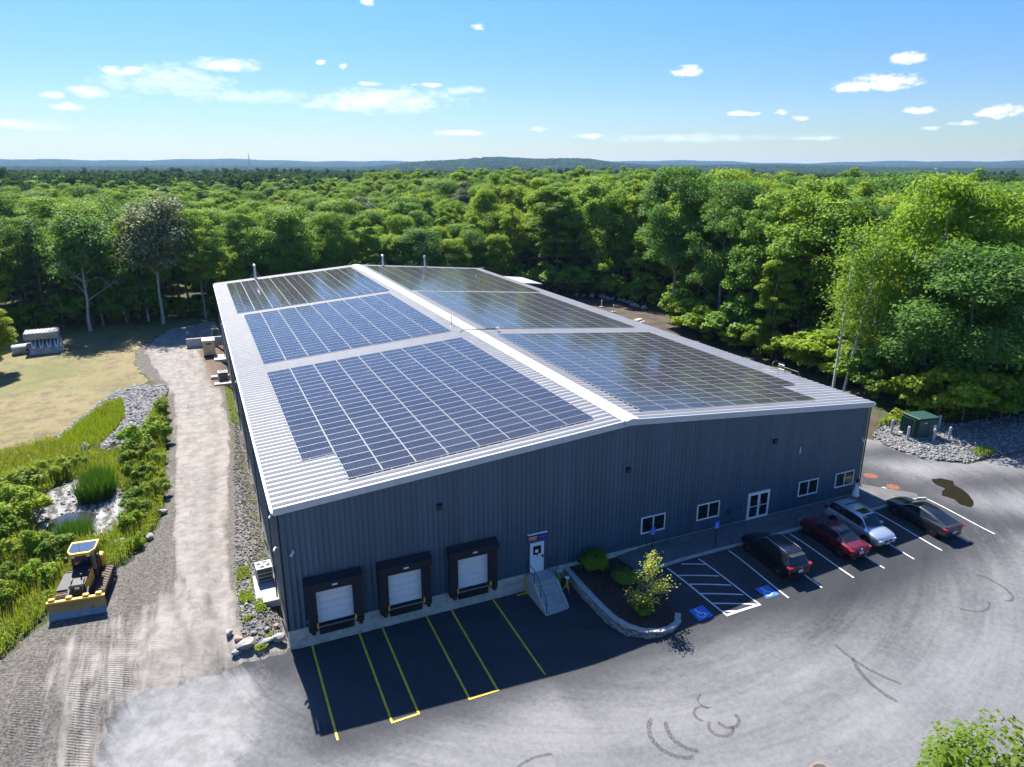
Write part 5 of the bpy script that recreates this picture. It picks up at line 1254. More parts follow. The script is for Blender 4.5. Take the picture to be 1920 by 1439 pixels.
c = car('sedan', 'dark red sedan with its tail toward the open lot beside the silver car', (35.05, -4.62, gz(35.05, -4.6)), PI / 2, SED, (-1.62, -.80, .3, 1.12), car_paint('dark_red_paint', (.14, .008, .014), .25), (-1.38, 1.38), .325, None, ex_red); tilt(c, -6, -3.2, 35.05)
SU2 = [(-2.34, .46, .74, .86, .93, .56), (-2.29, .36, .88, 1.0, 1.06, .70), (-2.15, .30, .93, 1.06, 1.18, .70), (-1.9, .27, .945, 1.06, 1.62, .64), (-1.2, .25, .945, 1.04, 1.70, .67), (0, .25, .945, 1.02, 1.72, .68), (.48, .25, .945, 1.01, 1.67, .66), (1.22, .25, .94, 1.0, 1.09, .72), (1.72, .26, .925, .96, 1.04, .73), (2.12, .3, .87, .87, .94, .65), (2.33, .42, .72, .70, .77, .5)]
def ex_silver(e, f, r, W_):
    front_set(e, 2.27, .80, W_, True, .42); rear_set(e, -2.31, 1.0, .3, .3, .75, W_)
    for s in (-1, 1): MB().tube([(-1.75, s * .63, 1.70), (-1.6, s * .63, 1.77), (.25, s * .63, 1.78), (.45, s * .63, 1.71)], .024).build('roof_rail', M_STEEL, e)
    for x in (-1.0, -.05): MB().box(x - .03, x + .03, -.63, .63, 1.755, 1.785).build('cross_bar', M_DSTEEL, e)
    MB().box(-.25, .35, -.4, .4, 1.715, 1.741, bev=.008).build('sunroof', M_CARGL, e); MB().box(-1.9, -1.75, -.6, .6, 1.61, 1.68, bev=.02).build('spoiler', e.children[0].data.materials[0], e)
    for s in (-1, 1): MB().box(2.18, 2.28, s * .62 - .08, s * .62 + .08, .42, .52, bev=.02).build('fog_lamp', M_LAMP, e)
c = car('family_suv', 'silver sport utility vehicle facing the open lot between the red and dark grey cars', (37.85, -4.35, gz(37.85, -4.35)), -PI / 2, SU2, (-2.15, -1.9, .48, 1.22), car_paint('silver_paint', (.50, .54, .60), .3, .6), (-1.36, 1.34), .36, None, ex_silver)
c.rotation_euler = (0, math.atan2(gz(37.85, -3) - gz(37.85, -5.8), 2.8), -PI / 2)
EV = [(-2.46, .46, .70, .80, .86, .58), (-2.41, .36, .86, .98, 1.05, .72), (-2.2, .32, .93, 1.02, 1.13, .72), (-1.75, .28, .96, 1.02, 1.20, .68), (-.9, .25, .965, .99, 1.385, .62), (-.1, .25, .96, .97, 1.445, .61), (.3, .25, .955, .96, 1.41, .60), (1.25, .25, .95, .92, 1.0, .70), (1.8, .26, .935, .86, .93, .70), (2.25, .3, .87, .74, .80, .60), (2.46, .4, .70, .60, .65, .45)]
def ex_ev(e, f, r, W_):
    rear_set(e, -2.45, .93, .42, .12, .62, W_, True); front_set(e, 2.4, .66, W_, False)
    MB().box(-2.45, -2.2, -.72, .72, 1.09, 1.13, bev=.015).build('spoiler', e.children[0].data.materials[0], e)
    for s in (-1, 1): MB().tube([(-1.7, s * .74, 1.10), (-.9, s * .69, 1.31), (-.1, s * .665, 1.385), (.5, s * .69, 1.31), (1.1, s * .80, 1.02)], .014).build('chrome_trim', M_RIM, e)
c = car('fastback_car', 'dark grey fastback with a glass roof in the outermost occupied stall', (43.35, -5.05, gz(43.35, -5.05)), PI / 2, EV, (-2.2, -1.3, .3, 1.25), car_paint('dark_grey_paint', (.055, .06, .07), .3, .6), (-1.48, 1.48), .35, M_CARGL, ex_ev); tilt(c, -6.5, -3.6, 43.35)

# ================================================================== BULLDOZER
dz = empty('bulldozer', (-10.55, 9.15, H(-10.55, 9.0) + .0), R(-95.5), 'yellow and black bulldozer with a wide blade parked on the gravel beside the pond', 'bulldozer')
M_CATY = M('dozer_yellow', (.72, .40, .03), .45, var=.12, vs=3, dirt=(.35, .24, .12, .5), ds=2.5); M_DBLK = M('dozer_black', (.012, .012, .013), .6, var=.3, dirt=(.06, .05, .04, .5), ds=3); M_TRK = M('track_steel', (.16, .125, .10), .6, .6, var=.3, vs=6)
M_BLADE = M('worn_blade', (.36, .25, .10), .6, .1, var=.2, vs=2, dirt=(.20, .11, .05, .85), ds=2.0); M_EDGE = M('blade_steel', (.20, .22, .25), .45, .6, var=.2)
shoe = MB().box(-.085, .085, -.29, .29, -.02, .02).box(-.012, .012, -.29, .29, .02, .075).mesh('track_shoe', M_TRK)
for s in (-1, 1):
    tk = empty('track', (0, s * .98, 0)); tk.parent = dz
    MB().box(-1.15, 1.05, -.16, .16, .22, .62, bev=.05).build('track_frame', M_DBLK, tk)
    # running loop: ground run, front idler, top run, raised rear sprocket
    pts = []
    def arcpts(cx, cz, r, a0, a1, n):
        for k in range(n + 1): a = R(a0 + (a1 - a0) * k / n); pts.append((cx + r * math.cos(a), cz + r * math.sin(a)))
    arcpts(1.25, .42, .40, -90, 90, 10); arcpts(-1.3, .44, .42, 90, 270, 10); pts.append(pts[0])
    P = np.array(pts); L = np.r_[0, np.cumsum(np.hypot(*np.diff(P, axis=0).T))]; n = 40
    for k in range(n):
        l = L[-1] * k / n; x, z = np.interp(l, L, P[:, 0]), np.interp(l, L, P[:, 1]); l2 = min(l + .03, L[-1]); x2, z2 = np.interp(l2, L, P[:, 0]), np.interp(l2, L, P[:, 1])
        link_mesh('track_shoe', shoe, tk, (x, 0, z), (0, -math.atan2(z2 - z, x2 - x) + PI, 0))
    for x, r_ in ((1.25, .34), (-1.3, .36)): MB().cyl((x, -.12, .43), (x, .12, .43), r_, n=18).build('track_wheel', M_DBLK, tk)
    for x in (-.8, -.3, .2, .7): MB().cyl((x, -.14, .2), (x, .14, .2), .16, n=12).build('roller', M_DBLK, tk)
MB().box(-1.55, 1.35, -.62, .62, .35, .95, bev=.05).build('chassis', M_DBLK, dz)
MB().add([(.1, -.52, .95), (1.75, -.42, .9), (1.75, .42, .9), (.1, .52, .95), (.1, -.48, 1.82), (1.72, -.38, 1.55), (1.72, .38, 1.55), (.1, .48, 1.82)], [(0, 3, 2, 1), (4, 5, 6, 7), (1, 2, 6, 5), (3, 0, 4, 7)]).build('hood', M_DBLK, dz)
for s in (-1, 1): MB().add([(.1, s * .53, .97), (1.73, s * .43, .92), (1.7, s * .39, 1.5), (.1, s * .49, 1.74)], [(0, 1, 2, 3)]).build('hood_side', M_CATY, dz)
MB().box(1.74, 1.80, -.36, .36, .75, 1.5, bev=.02).build('grille', M_DBLK, dz)
MB().box(1.80, 1.805, -.12, .12, 1.32, 1.44).build('badge', M_PLATE, dz)
MB().cyl((1.1, .12, 1.6), (1.1, .12, 1.9), .05, n=8).build('exhaust_pipe', M_DSTEEL, dz)
cb = empty('cab', (-.55, 0, 0)); cb.parent = dz
for x, y in ((.62, .5), (.62, -.5), (-.62, .62), (-.62, -.62), (0.1, .66), (.1, -.66)): MB().cyl((x, y, .95), (x * .92, y * .95, 2.62), .05, n=6).build('pillar', M_DBLK, cb)
MB().box(-.66, .66, -.66, .66, .9, 1.35, bev=.05).build('cab_base', M_DBLK, cb)
for s in (-1, 1): MB().add([(.08, s * .665, 1.3), (-.6, s * .63, 1.3), (-.57, s * .6, 2.55), (.08, s * .63, 2.55)], [(0, 1, 2, 3)]).build('side_glass', M_CARGL, cb); MB().add([(.12, s * .66, 1.1), (.62, s * .5, 1.1), (.58, s * .48, 2.5), (.12, s * .63, 2.5)], [(0, 1, 2, 3)]).build('door_glass', M_CARGL, cb)
MB().add([(.64, -.45, 1.4), (.64, .45, 1.4), (.59, .43, 2.55), (.59, -.43, 2.55)], [(0, 1, 2, 3)]).build('front_glass', M_CARGL, cb); MB().add([(-.64, -.55, 1.4), (-.64, .55, 1.4), (-.59, .53, 2.55), (-.59, -.53, 2.55)], [(0, 1, 2, 3)]).build('rear_glass', M_CARGL, cb)
MB().prism([(-.78, -.74), (.35, -.74), (.80, -.50), (.80, .50), (.35, .74), (-.78, .74)], 'z', 2.6, 2.76).build('cab_roof', M_CATY, cb)
MB().prism([(-.55, -.66), (.33, -.66), (.62, -.46), (.62, .46), (.33, .66), (-.55, .66)], 'z', 2.755, 2.785).build('roof_panel', M('roof_panel_dark', (.05, .08, .14), .18, .2, var=.1), cb)
MB().cyl((.3, -.1, 2.78), (.3, -.1, 3.15), .01, n=5).build('antenna', M_DBLK, cb)
for s in (-1, 1): MB().box(.62, .72, s * .4 - .09, s * .4 + .09, 2.45, 2.58).build('work_lamp', M_LAMP, cb)
MB().box(-.35, .25, -.25, .25, 1.35, 1.9, bev=.08).build('seat', M_TRIMB, cb)
MB().box(-1.7, -1.15, .30, .78, .95, 1.75, bev=.06).build('fuel_tank', M_CATY, dz); MB().box(-1.7, -1.15, -.78, -.30, .95, 1.65, bev=.06).build('rear_fender', M_CATY, dz)
MB().box(-1.95, -1.55, -.4, .4, .4, .8, bev=.04).build('drawbar', M_DBLK, dz)
bl = empty('blade', (2.35, 0, 0)); bl.parent = dz
prof = [(.20, .02), (.06, .25), (.0, .5), (.03, .78), (.15, 1.02)]
V = []; F = []
for y in np.linspace(-1.45, 1.45, 9):
    for x, z in prof: V.append((x, y, z))
    for x, z in prof: V.append((x - .05, y, z))
q = len(prof)
for k in range(8):
    for j in range(q - 1):
        if j > 0: F.append((k * 2 * q + j, (k + 1) * 2 * q + j, (k + 1) * 2 * q + j + 1, k * 2 * q + j + 1))
        F.append((k * 2 * q + q + j, k * 2 * q + q + j + 1, (k + 1) * 2 * q + q + j + 1, (k + 1) * 2 * q + q + j))
MB().add(V, F, 0, False).build('mouldboard', M_BLADE, bl)
MB().add([(.22, -1.45, .0), (.22, 1.45, .0), (.055, 1.45, .30), (.055, -1.45, .30)], [(0, 1, 2, 3)]).build('cutting_edge', M_EDGE, bl)
MB().box(-.08, .16, -1.47, 1.47, 1.0, 1.10, bev=.02).build('top_rail', M_CATY, bl)
for y in (-1.2, -.35, .5, 1.15): MB().box(-.2, .06, y - .16, y + .16, 1.05, 1.22, bev=.03).build('hose_guard', M_CATY, bl)
MB().tube([(-.1, .62, 1.2), (.5, .6, 1.95), (1.0, .5, 1.95), (1.2, .48, 1.6)], .02).build('handrail', M_DBLK, dz)
for s in (-1, 1):
    MB().tube([(1.0, s * .3, 1.62), (1.5, s * .32, 1.68), (1.95, s * .3, 1.35), (2.25, s * .3, 1.05)], .025).build('hydraulic_hose', M_BLACK, dz)
    MB().box(-.2, -.02, s * .82 - .06, s * .82 + .06, 2.1, 2.4, bev=.02).build('mirror', M_DBLK, dz)
    MB().box(-.9, 1.0, s * .98 - .33, s * .98 + .33, .93, .97).build('track_guard', M_DBLK, dz) if s < 0 else None
for s in (-1, 1):
    MB().cyl((1.2, s * .62, .45), (2.3, s * .62, .38), .09, n=8).build('push_arm', M_CATY, dz); MB().cyl((1.55, s * .5, 1.25), (2.3, s * .45, .8), .055, n=8).build('lift_cylinder', M_STEEL, dz)
# ================================================================== VEGETATION
def leaf_mat(name, c0, c1, c2, trans=.45, spec=.12):
    m = bpy.data.materials.new(name); m.use_nodes = True; t = m.node_tree; t.nodes.clear()
    out = N(t, 'ShaderNodeOutputMaterial'); oi = N(t, 'ShaderNodeObjectInfo')
    c = cmix(t, attr(t, 'lv'), c0, c1)
    c = cmix(t, mth(t, 'MULTIPLY', oi.outputs['Random'], .75), c, c2)
    df = N(t, 'ShaderNodeBsdfPrincipled'); df.inputs['Roughness'].default_value = .55; df.inputs['Specular IOR Level'].default_value = spec
    tl = N(t, 'ShaderNodeBsdfTranslucent'); mx = N(t, 'ShaderNodeMixShader'); mx.inputs[0].default_value = trans
    t.links.new(c, df.inputs['Base Color'])
    t.links.new(cmix(t, 1.0, c, (1.35, 1.25, .55), 'MULTIPLY'), tl.inputs[0])
    t.links.new(df.outputs[0], mx.inputs[1]); t.links.new(tl.outputs[0], mx.inputs[2]); t.links.new(mx.outputs[0], out.inputs[0])
    return m
L_MID = leaf_mat('leaf_mid_green', (0.140, 0.252, 0.032), (0.269, 0.393, 0.052), (0.113, 0.238, 0.044))
L_YEL = leaf_mat('leaf_yellow_green', (0.198, 0.289, 0.025), (0.348, 0.426, 0.043), (0.185, 0.318, 0.031))
L_DRK = leaf_mat('leaf_dark_green', (0.078, 0.178, 0.033), (0.172, 0.294, 0.048), (0.101, 0.217, 0.053))
L_SIL = leaf_mat('leaf_silver_green', (0.127, 0.166, 0.085), (0.253, 0.286, 0.169), (0.112, 0.166, 0.061), .3)
L_PIN = leaf_mat('pine_needles', (0.060, 0.118, 0.037), (0.131, 0.194, 0.061), (0.079, 0.142, 0.045), .2)
L_MAP = leaf_mat('maple_leaves', (0.081, 0.163, 0.014), (0.203, 0.281, 0.026), (0.135, 0.213, 0.024), .5)
L_YNG = leaf_mat('young_tree_leaves', (0.304, 0.390, 0.062), (0.587, 0.605, 0.135), (0.405, 0.488, 0.090), .4)
L_WEED = leaf_mat('weed_leaves', (0.142, 0.237, 0.022), (0.287, 0.341, 0.037), (0.192, 0.270, 0.029), .4)
L_FLWR = leaf_mat('yellow_weed', (0.160, 0.200, 0.015), (0.360, 0.330, 0.020), (0.200, 0.220, 0.020), .35)
L_SHR = leaf_mat('shrub_leaves', (0.102, 0.181, 0.019), (0.204, 0.290, 0.034), (0.119, 0.203, 0.024), .4)
L_REED = leaf_mat('reed_blades', (0.036, 0.108, 0.014), (0.084, 0.174, 0.024), (0.048, 0.132, 0.018), .35)
M_BARK = M('grey_bark', (.20, .175, .145), .95, var=.35, vs=3, bmp=.5, bs=9)
M_BARKP = M('pale_bark', (.40, .36, .31), .9, var=.3, vs=3, bmp=.4, bs=9)
M_BIRCH = M('birch_bark', (.66, .64, .60), .8, var=.12, vs=3, dirt=(.09, .08, .07, .9), ds=3.2)

def leaves(C, D, size, r, aspect=.62):
    """one bent-diamond leaf per point: centres C, facing directions D"""
    n = len(C)
    D = D / np.maximum(np.linalg.norm(D, axis=1, keepdims=True), 1e-6)
    a = np.cross(D, r.normal(size=(n, 3))); a /= np.maximum(np.linalg.norm(a, axis=1, keepdims=True), 1e-6); b = np.cross(D, a)
    s = size * r.uniform(.6, 1.35, n)[:, None]
    V = np.stack([C - a * s, C + b * s * aspect - D * s * .12, C + a * s, C - b * s * aspect - D * s * .12], 1).reshape(-1, 3)
    F = np.arange(4 * n, dtype=np.int32).reshape(-1, 4)
    return V, F, np.repeat(r.uniform(0, 1, n), 4)
def tubes(segs, n=6):
    """segs: (p0, p1, r0, r1) -> one mesh"""
    V = []; F = []
    for p0, p1, r0, r1 in segs:
        p0 = np.array(p0, float); p1 = np.array(p1, float); d = p1 - p0; d /= max(np.linalg.norm(d), 1e-6)
        a = np.cross(d, (.3, .9, .2)); a /= np.linalg.norm(a); b = np.cross(d, a); o = len(V)
        for k in range(n):
            t = 2 * PI * k / n; e_ = a * math.cos(t) + b * math.sin(t); V.append(p0 + e_ * r0); V.append(p1 + e_ * r1)
        for k in range(n): j = (k + 1) % n; F.append((o + 2*k, o + 2*j, o + 2*j + 1, o + 2*k + 1))
    return np.array(V), np.array(F, np.int32)
def skeleton(r, Hh, cb, cw, nl, r0, lean=.03, fork=False):
    segs = []; tips = []
    pts = [np.zeros(3)]; nseg = 7
    lx, ly = r.normal(0, lean, 2)
    for k in range(1, nseg + 1):
        z = Hh * .92 * k / nseg; pts.append(np.array([lx * z + r.normal(0, .012) * z, ly * z + r.normal(0, .012) * z, z]))
    rad = lambda z: r0 * (1 - .86 * min(1, z / (Hh * .95))) * (1.35 if z < .3 else 1)
    for k in range(nseg): segs.append((pts[k] - (np.array([0, 0, .5]) if k == 0 else 0), pts[k + 1], rad(pts[k][2]), rad(pts[k + 1][2])))
    for i in range(nl):
        z = lerp(cb * .75, Hh * .85, (i + r.uniform(0, .8)) / nl); k = min(nseg - 1, int(z / (Hh * .92) * nseg)); f = z / (Hh * .92) * nseg - k
        p = pts[k] + (pts[k + 1] - pts[k]) * f; a = i * 2.4 + r.uniform(-.5, .5)
        rel = (z - cb) / (Hh - cb); ln = cw * (1.05 - .55 * max(rel, 0)) * r.uniform(.7, 1.05)
        up = r.uniform(.45, 1.0)
        q1 = p + np.array([math.cos(a) * ln * .5, math.sin(a) * ln * .5, ln * .5 * up]); q2 = p + np.array([math.cos(a + r.normal(0, .2)) * ln, math.sin(a + r.normal(0, .2)) * ln, ln * (up * .95)])
        rb = rad(z) * .5; segs += [(p, q1, rb, rb * .6), (q1, q2, rb * .6, rb * .22)]; tips += [q1 * .4 + q2 * .6, q2]
        for _ in range(2):
            q3 = q1 + (q2 - q1) * r.uniform(.2, .7) + 0; q4 = q3 + np.array([r.normal(0, .3), r.normal(0, .3), r.uniform(.2, .5)]) * ln * .8; segs.append((q3, q4, rb * .35, rb * .12)); tips.append(q4)
    tips.append(pts[-1]); return segs, tips
def broadleaf(seed, Hh, cw, cb, npuff, lpp, leaf, mat, bark, name='tree', r0=None, squash=.8, taper=.25):
    r = np.random.default_rng(seed)
    segs, tips = skeleton(r, Hh, cb, cw, 11, r0 or Hh * .0125)
    tips = np.array(tips)
    zc = (cb + Hh) / 2; rz_ = (Hh - cb) / 2
    P = []
    while len(P) < npuff:
        d = r.normal(size=3); d /= np.linalg.norm(d); rad = r.uniform(.35, 1.0) ** .45
        p = d * rad; prof = 1 - taper * max(p[2], 0) - .15 * max(-p[2], 0)
        P.append((p[0] * cw * prof, p[1] * cw * prof, zc + p[2] * rz_))
    P = np.array(P); P[:len(tips)] = np.where(r.uniform(size=(min(len(tips), npuff), 1)) < .6, tips[:npuff], P[:len(tips)])
    P[:, 2] = np.minimum(P[:, 2], Hh - .5)
    pr = r.uniform(.13, .27, npuff) * cw * 1.55
    C = []; D = []
    for p, q in zip(P, pr):
        n = int(lpp * (q / (cw * .31)) ** 2)
        d = r.normal(size=(n, 3)); d[:, 2] = np.abs(d[:, 2]) * .9 - .35 * r.uniform(size=n); d /= np.linalg.norm(d, axis=1, keepdims=True)
        rr = q * r.uniform(.45, 1.08, n)[:, None]
        c = p + d * rr * np.array([1, 1, squash]); C.append(c); D.append(d * .7 + np.array([0, 0, .45]) + r.normal(0, .45, (n, 3)))
    C = np.concatenate(C); D = np.concatenate(D)
    V, F, lv = leaves(C, D, leaf, r)
    crown = np_mesh(name + '_crown', V, F, [mat], False, {'lv': lv})
    V, F = tubes(segs); trunk = np_mesh(name + '_trunk', V, F, [bark], True)
    return trunk, crown
def pine(seed, Hh, cw, cb, mat, leaf=.2, tiers=11, lp=420):
    r = np.random.default_rng(seed); segs = [((0, 0, -.5), (0, 0, Hh * .5), Hh * .013, Hh * .008), ((0, 0, Hh * .5), (r.normal(0, .2), r.normal(0, .2), Hh), Hh * .008, .03)]
    C = []; D = []
    for i in range(tiers):
        f = i / (tiers - 1); z = lerp(cb, Hh * .97, f); rad = cw * (1 - f) ** .7 * r.uniform(.75, 1.1) + .3; nb = int(6 - 2 * f)
        for k in range(nb):
            a = 2 * PI * k / nb + r.uniform(-.4, .4) + i; ln = rad * r.uniform(.7, 1.1); q = np.array([math.cos(a) * ln, math.sin(a) * ln, z + ln * r.uniform(.05, .25)])
            segs.append(((0, 0, z), q, .06 * (1.2 - f), .02)); n = int(lp * (.35 + .65 * (1 - f)) / 2)
            t_ = r.uniform(.25, 1.05, n)[:, None] ** .7; c = np.array([0, 0, z]) * (1 - t_) + q * t_ + r.normal(0, 1, (n, 3)) * np.array([.32, .32, .14]) * (.5 + ln * .22)
            C.append(c); D.append(np.array([0, 0, 1.]) + r.normal(0, .5, (n, 3)))
    V, F, lv = leaves(np.concatenate(C), np.concatenate(D), leaf, r, .35)
    V2, F2 = tubes(segs); return np_mesh('pine_trunk', V2, F2, [M_BARK], True), np_mesh('pine_crown', V, F, [mat], False, {'lv': lv})

# ---- prototypes (unit trees of about their real height)
BL_ = []                                                     # (trunk, crown, height, kind word)
for i, (mt, hh, cw, cb, kind) in enumerate([(L_MID, 19, 4.3, 6.0, 'green'), (L_MID, 18, 4.8, 4.5, 'green'), (L_YEL, 17, 4.0, 4.0, 'bright green'), (L_YEL, 19, 3.9, 5.5, 'bright green'), (L_DRK, 20, 5.0, 5.5, 'dark green'), (L_DRK, 18, 4.2, 5.0, 'dark green'), (L_SIL, 18, 4.4, 7.5, 'silvery'), (L_YEL, 15, 3.4, 2.2, 'bright green'), (L_MID, 15, 3.6, 2.0, 'green'),
        (L_MID, 21, 3.4, 5.0, 'green'), (L_YEL, 16, 5.0, 3.5, 'bright green'), (L_DRK, 16, 5.4, 4.0, 'dark green'), (L_YEL, 21, 3.0, 3.5, 'bright green')]):
    tr_, cr_ = broadleaf(100 + i, hh, cw, cb, 84, 380, .145, mt, M_BARKP if (mt is L_SIL or i % 3 == 1) else M_BARK, squash=(.62, .8, .95)[i % 3], taper=(.1, .3, .5, .2)[i % 4]); BL_.append((tr_, cr_, hh, kind))
PN_ = []
for i in range(2):
    a, b = pine(150 + i, 19, 3.6, 4.0, L_PIN); PN_.append((a, b, 19, 'dark pine'))
US_ = []                                                     # leafy understorey bushes
for i, mt in enumerate((L_MID, L_SHR, L_YEL)): US_.append((*broadleaf(170 + i, 4.2, 2.0, .3, 24, 120, .19, mt, M_BARK, 'bush', .05), 4.2, 'bush'))
trees = []
def plant_tree(proto, x, y, h, label, group, name='broadleaf_tree', cat='tree', wide=1.0, rz=None, z=None):
    tr_, cr_, hh, _ = proto; s = h / hh
    e = empty(name, (x, y, (H(x, y) if z is None else z) - .05), rng.uniform(0, 6.28) if rz is None else rz, label, cat, group)
    e.scale = (s * wide, s * wide, s)
    link_mesh('trunk', tr_, e); link_mesh('crown' if cat != 'shrub' else 'foliage', cr_, e)
    trees.append((x, y)); return e
# ---- trees the photograph singles out
r_ = np.random.default_rng(5)
def sparse(seed, Hh, cw, cb, mat, bark, np_, lpp):
    r = np.random.default_rng(seed); segs, tips = skeleton(r, Hh, cb, cw, 16, Hh * .013, .02); tips = np.array(tips)
    for p in list(tips):
        for _ in range(3): q = p + r.normal(0, 1, 3) * np.array([.9, .9, .6]); segs.append((p, q, .035, .012))
    top = tips[tips[:, 2] > Hh * .55]; C = []; D = []
    for p in np.concatenate([top, top + r.normal(0, .9, top.shape), top + r.normal(0, 1.2, top.shape)]):
        n = lpp; d = r.normal(size=(n, 3)); C.append(p + d * np.array([.75, .75, .5])); D.append(d * .4 + np.array([0, 0, .7]) + r.normal(0, .3, (n, 3)))
    V, F, lv = leaves(np.concatenate(C), np.concatenate(D), .21, r); V2, F2 = tubes(segs)
    return np_mesh('sparse_trunk', V2, F2, [bark], True), np_mesh('sparse_crown', V, F, [mat], False, {'lv': lv}), Hh, 'sparse'
plant_tree(sparse(201, 18, 4.6, 6, L_DRK, M_BARKP, 30, 55), -18.4, 88.6, 18.4, 'half-bare tree with pale forked branches at the lawn edge', None, 'half_bare_tree')
plant_tree(sparse(202, 19, 4.3, 9, L_SIL, M_BARKP, 30, 75), -8.3, 91.0, 19.3, 'tall silvery-leaved tree with a long pale trunk behind the lawn', None, 'silvery_tree')
plant_tree(BL_[4], -27.0, 95.0, 17.6, 'broad dark tree rising behind the precast concrete stack', None)
plant_tree(BL_[0], -1.9, 94.2, 18.0, 'round-crowned green tree just off the far corner of the warehouse', None)
plant_tree(BL_[5], -17.0, 92.3, 16.5, 'dark tree with a leaning trunk beside the half-bare tree', None)
plant_tree(BL_[1], -10.6, 94.0, 17.0, 'green tree close behind the silvery tree', None)
plant_tree(BL_[4], 69.5, 60.5, 25.6, 'tallest tree rising above the horizon beyond the picnic table', None, wide=.95)
plant_tree(BL_[4], 74.0, 52.0, 23.5, 'second tallest dark tree behind the picnic table', None, wide=.9)
for i, (x, y, ln, l) in enumerate(((61.9, 19.9, .02, 'straight white-barked birch close to the roof corner'), (62.0, 18.6, .14, 'leaning white-barked birch beside the straight birch'))):
    r = np.random.default_rng(300 + i); segs = [((0, 0, -.4), (ln * 4, 0, 5), .14, .11), ((ln * 4, 0, 5), (ln * 9, .1, 11), .11, .06), ((ln * 9, .1, 11), (ln * 13, .2, 16), .06, .02)]; C = []; D = []
    for k in range(26):
        z = lerp(5.2, 16.2, k / 25); a = k * 2.4; p0 = np.array([ln * z * .85, 0, z]); q = p0 + np.array([math.cos(a), math.sin(a), .7]) * r.uniform(.8, 1.9); segs.append((p0, q, .035, .012)); n = 85
        C.append(q + r.normal(0, 1, (n, 3)) * np.array([.62, .62, .5])); D.append(r.normal(0, .5, (n, 3)) + np.array([0, 0, .7]))
    V, F, lv = leaves(np.concatenate(C), np.concatenate(D), .16, r); V2, F2 = tubes(segs, 8)
    plant_tree((np_mesh('birch_trunk', V2, F2, [M_BIRCH], True), np_mesh('birch_crown', V, F, [L_MID], False, {'lv': lv}), 16, 'birch'), x, y, 17, l, 'white birches by the roof corner', 'birch_tree', rz=-.5)
plant_tree(BL_[7], -26.6, 68.5, 8.5, 'low spreading tree on the lawn in front of the concrete stack', None, wide=1.25)
# the maple crown reaching into the near corner of the picture
def big_maple():
    r = np.random.default_rng(77); segs, tips = skeleton(r, 12.6, 3.5, 4.6, 12, .2); P = []
    for _ in range(95):
        d = r.normal(size=3); d /= np.linalg.norm(d); d *= r.uniform(.5, 1) ** .4; P.append((d[0] * 4.7, d[1] * 4.7, 8.0 + d[2] * 4.4))
    C = []; D = []
    for p in P:
        n = 420; q = r.uniform(.7, 1.3); d = r.normal(size=(n, 3)); d[:, 2] = np.abs(d[:, 2]) - .3; d /= np.linalg.norm(d, axis=1, keepdims=True)
        C.append(np.array(p) + d * q * r.uniform(.4, 1.05, (n, 1))); D.append(np.array([0, 0, .9]) + d * .4 + r.normal(0, .35, (n, 3)))
    V, F, lv = leaves(np.concatenate(C), np.concatenate(D), .092, r, .7); V2, F2 = tubes(segs, 8)
    return np_mesh('maple_trunk', V2, F2, [M_BARK], True), np_mesh('maple_crown', V, F, [L_MAP], False, {'lv': lv}), 12.6, 'maple'
plant_tree(big_maple(), 15.8, -28.8, 11.2, 'bright green maple crown in the near corner of the paved lot', None, 'maple_tree', rz=.4)

# ---- the wood around the clearing
CLEAR = [(-75, -60), (-75, 60), (-46, 78), (-36, 88), (-30, 91), (-22, 91.5), (-13, 92.5), (-3, 94.5), (8, 97), (25, 96), (45, 97), (58, 98), (67, 89), (73.5, 71), (72.5, 62), (66, 51), (65, 40), (66, 27),
         (63.8, 19), (60.2, 11.8), (64.5, 7.6), (73, 7.2), (84, 9), (125, 14), (160, -60)]
def poisson(n_try, box, dmin, seed, keep):
    r = np.random.default_rng(seed); X = r.uniform(box[0], box[1], n_try); Y = r.uniform(box[2], box[3], n_try); k = keep(X, Y); X, Y = X[k], Y[k]
    cell = {}; out = []
    for x, y in zip(X, Y):
        cx, cy = int(x // dmin), int(y // dmin); ok = True
        for i in (-1, 0, 1):
            for j in (-1, 0, 1):
                for (a, b) in cell.get((cx + i, cy + j), ()):
                    if (a - x) ** 2 + (b - y) ** 2 < dmin * dmin: ok = False; break
                if not ok: break
            if not ok: break
        if ok: cell.setdefault((cx, cy), []).append((x, y)); out.append((x, y))
    return np.array(out)
def in_view(X, Y, m=6.0):
    a = np.degrees(np.arctan2(X + 2.33, Y + 34.88)); return (a > -11 - m) & (a < 59 + m)
T0 = np.array(trees)
def keep_wood(X, Y):
    k = ~inside(CLEAR, X, Y) & in_view(X, Y)
    for a, b in T0: k &= (X - a) ** 2 + (Y - b) ** 2 > 9
    k &= ((X - 61.5) / 7.5) ** 2 + ((Y - 15.5) / 6.0) ** 2 > 1        # the birches stand clear
    return k
pts = poisson(26000, (-75, 190, 5, 300), 5.3, 31, keep_wood)
dist = np.hypot(pts[:, 0] + 2.3, pts[:, 1] + 34.9)
edge = edge_dist(CLEAR, pts[:, 0], pts[:, 1])
score = dist + 2.2 * np.maximum(edge - 4, 0)                  # what shows largest: near, and near the clearing's edge
order = np.argsort(score); NEAR = order[:288]; REST = order[288:]
def hmod(x, y):
    side = 1.0 if x > 56 else 0.0
    return lerp(16.8, 20.5, ss(52, 70, x) * 1.0) - 2.2 * float(np.exp(-(((x - 38) / 16) ** 2 + ((y - 100) / 10) ** 2))) 
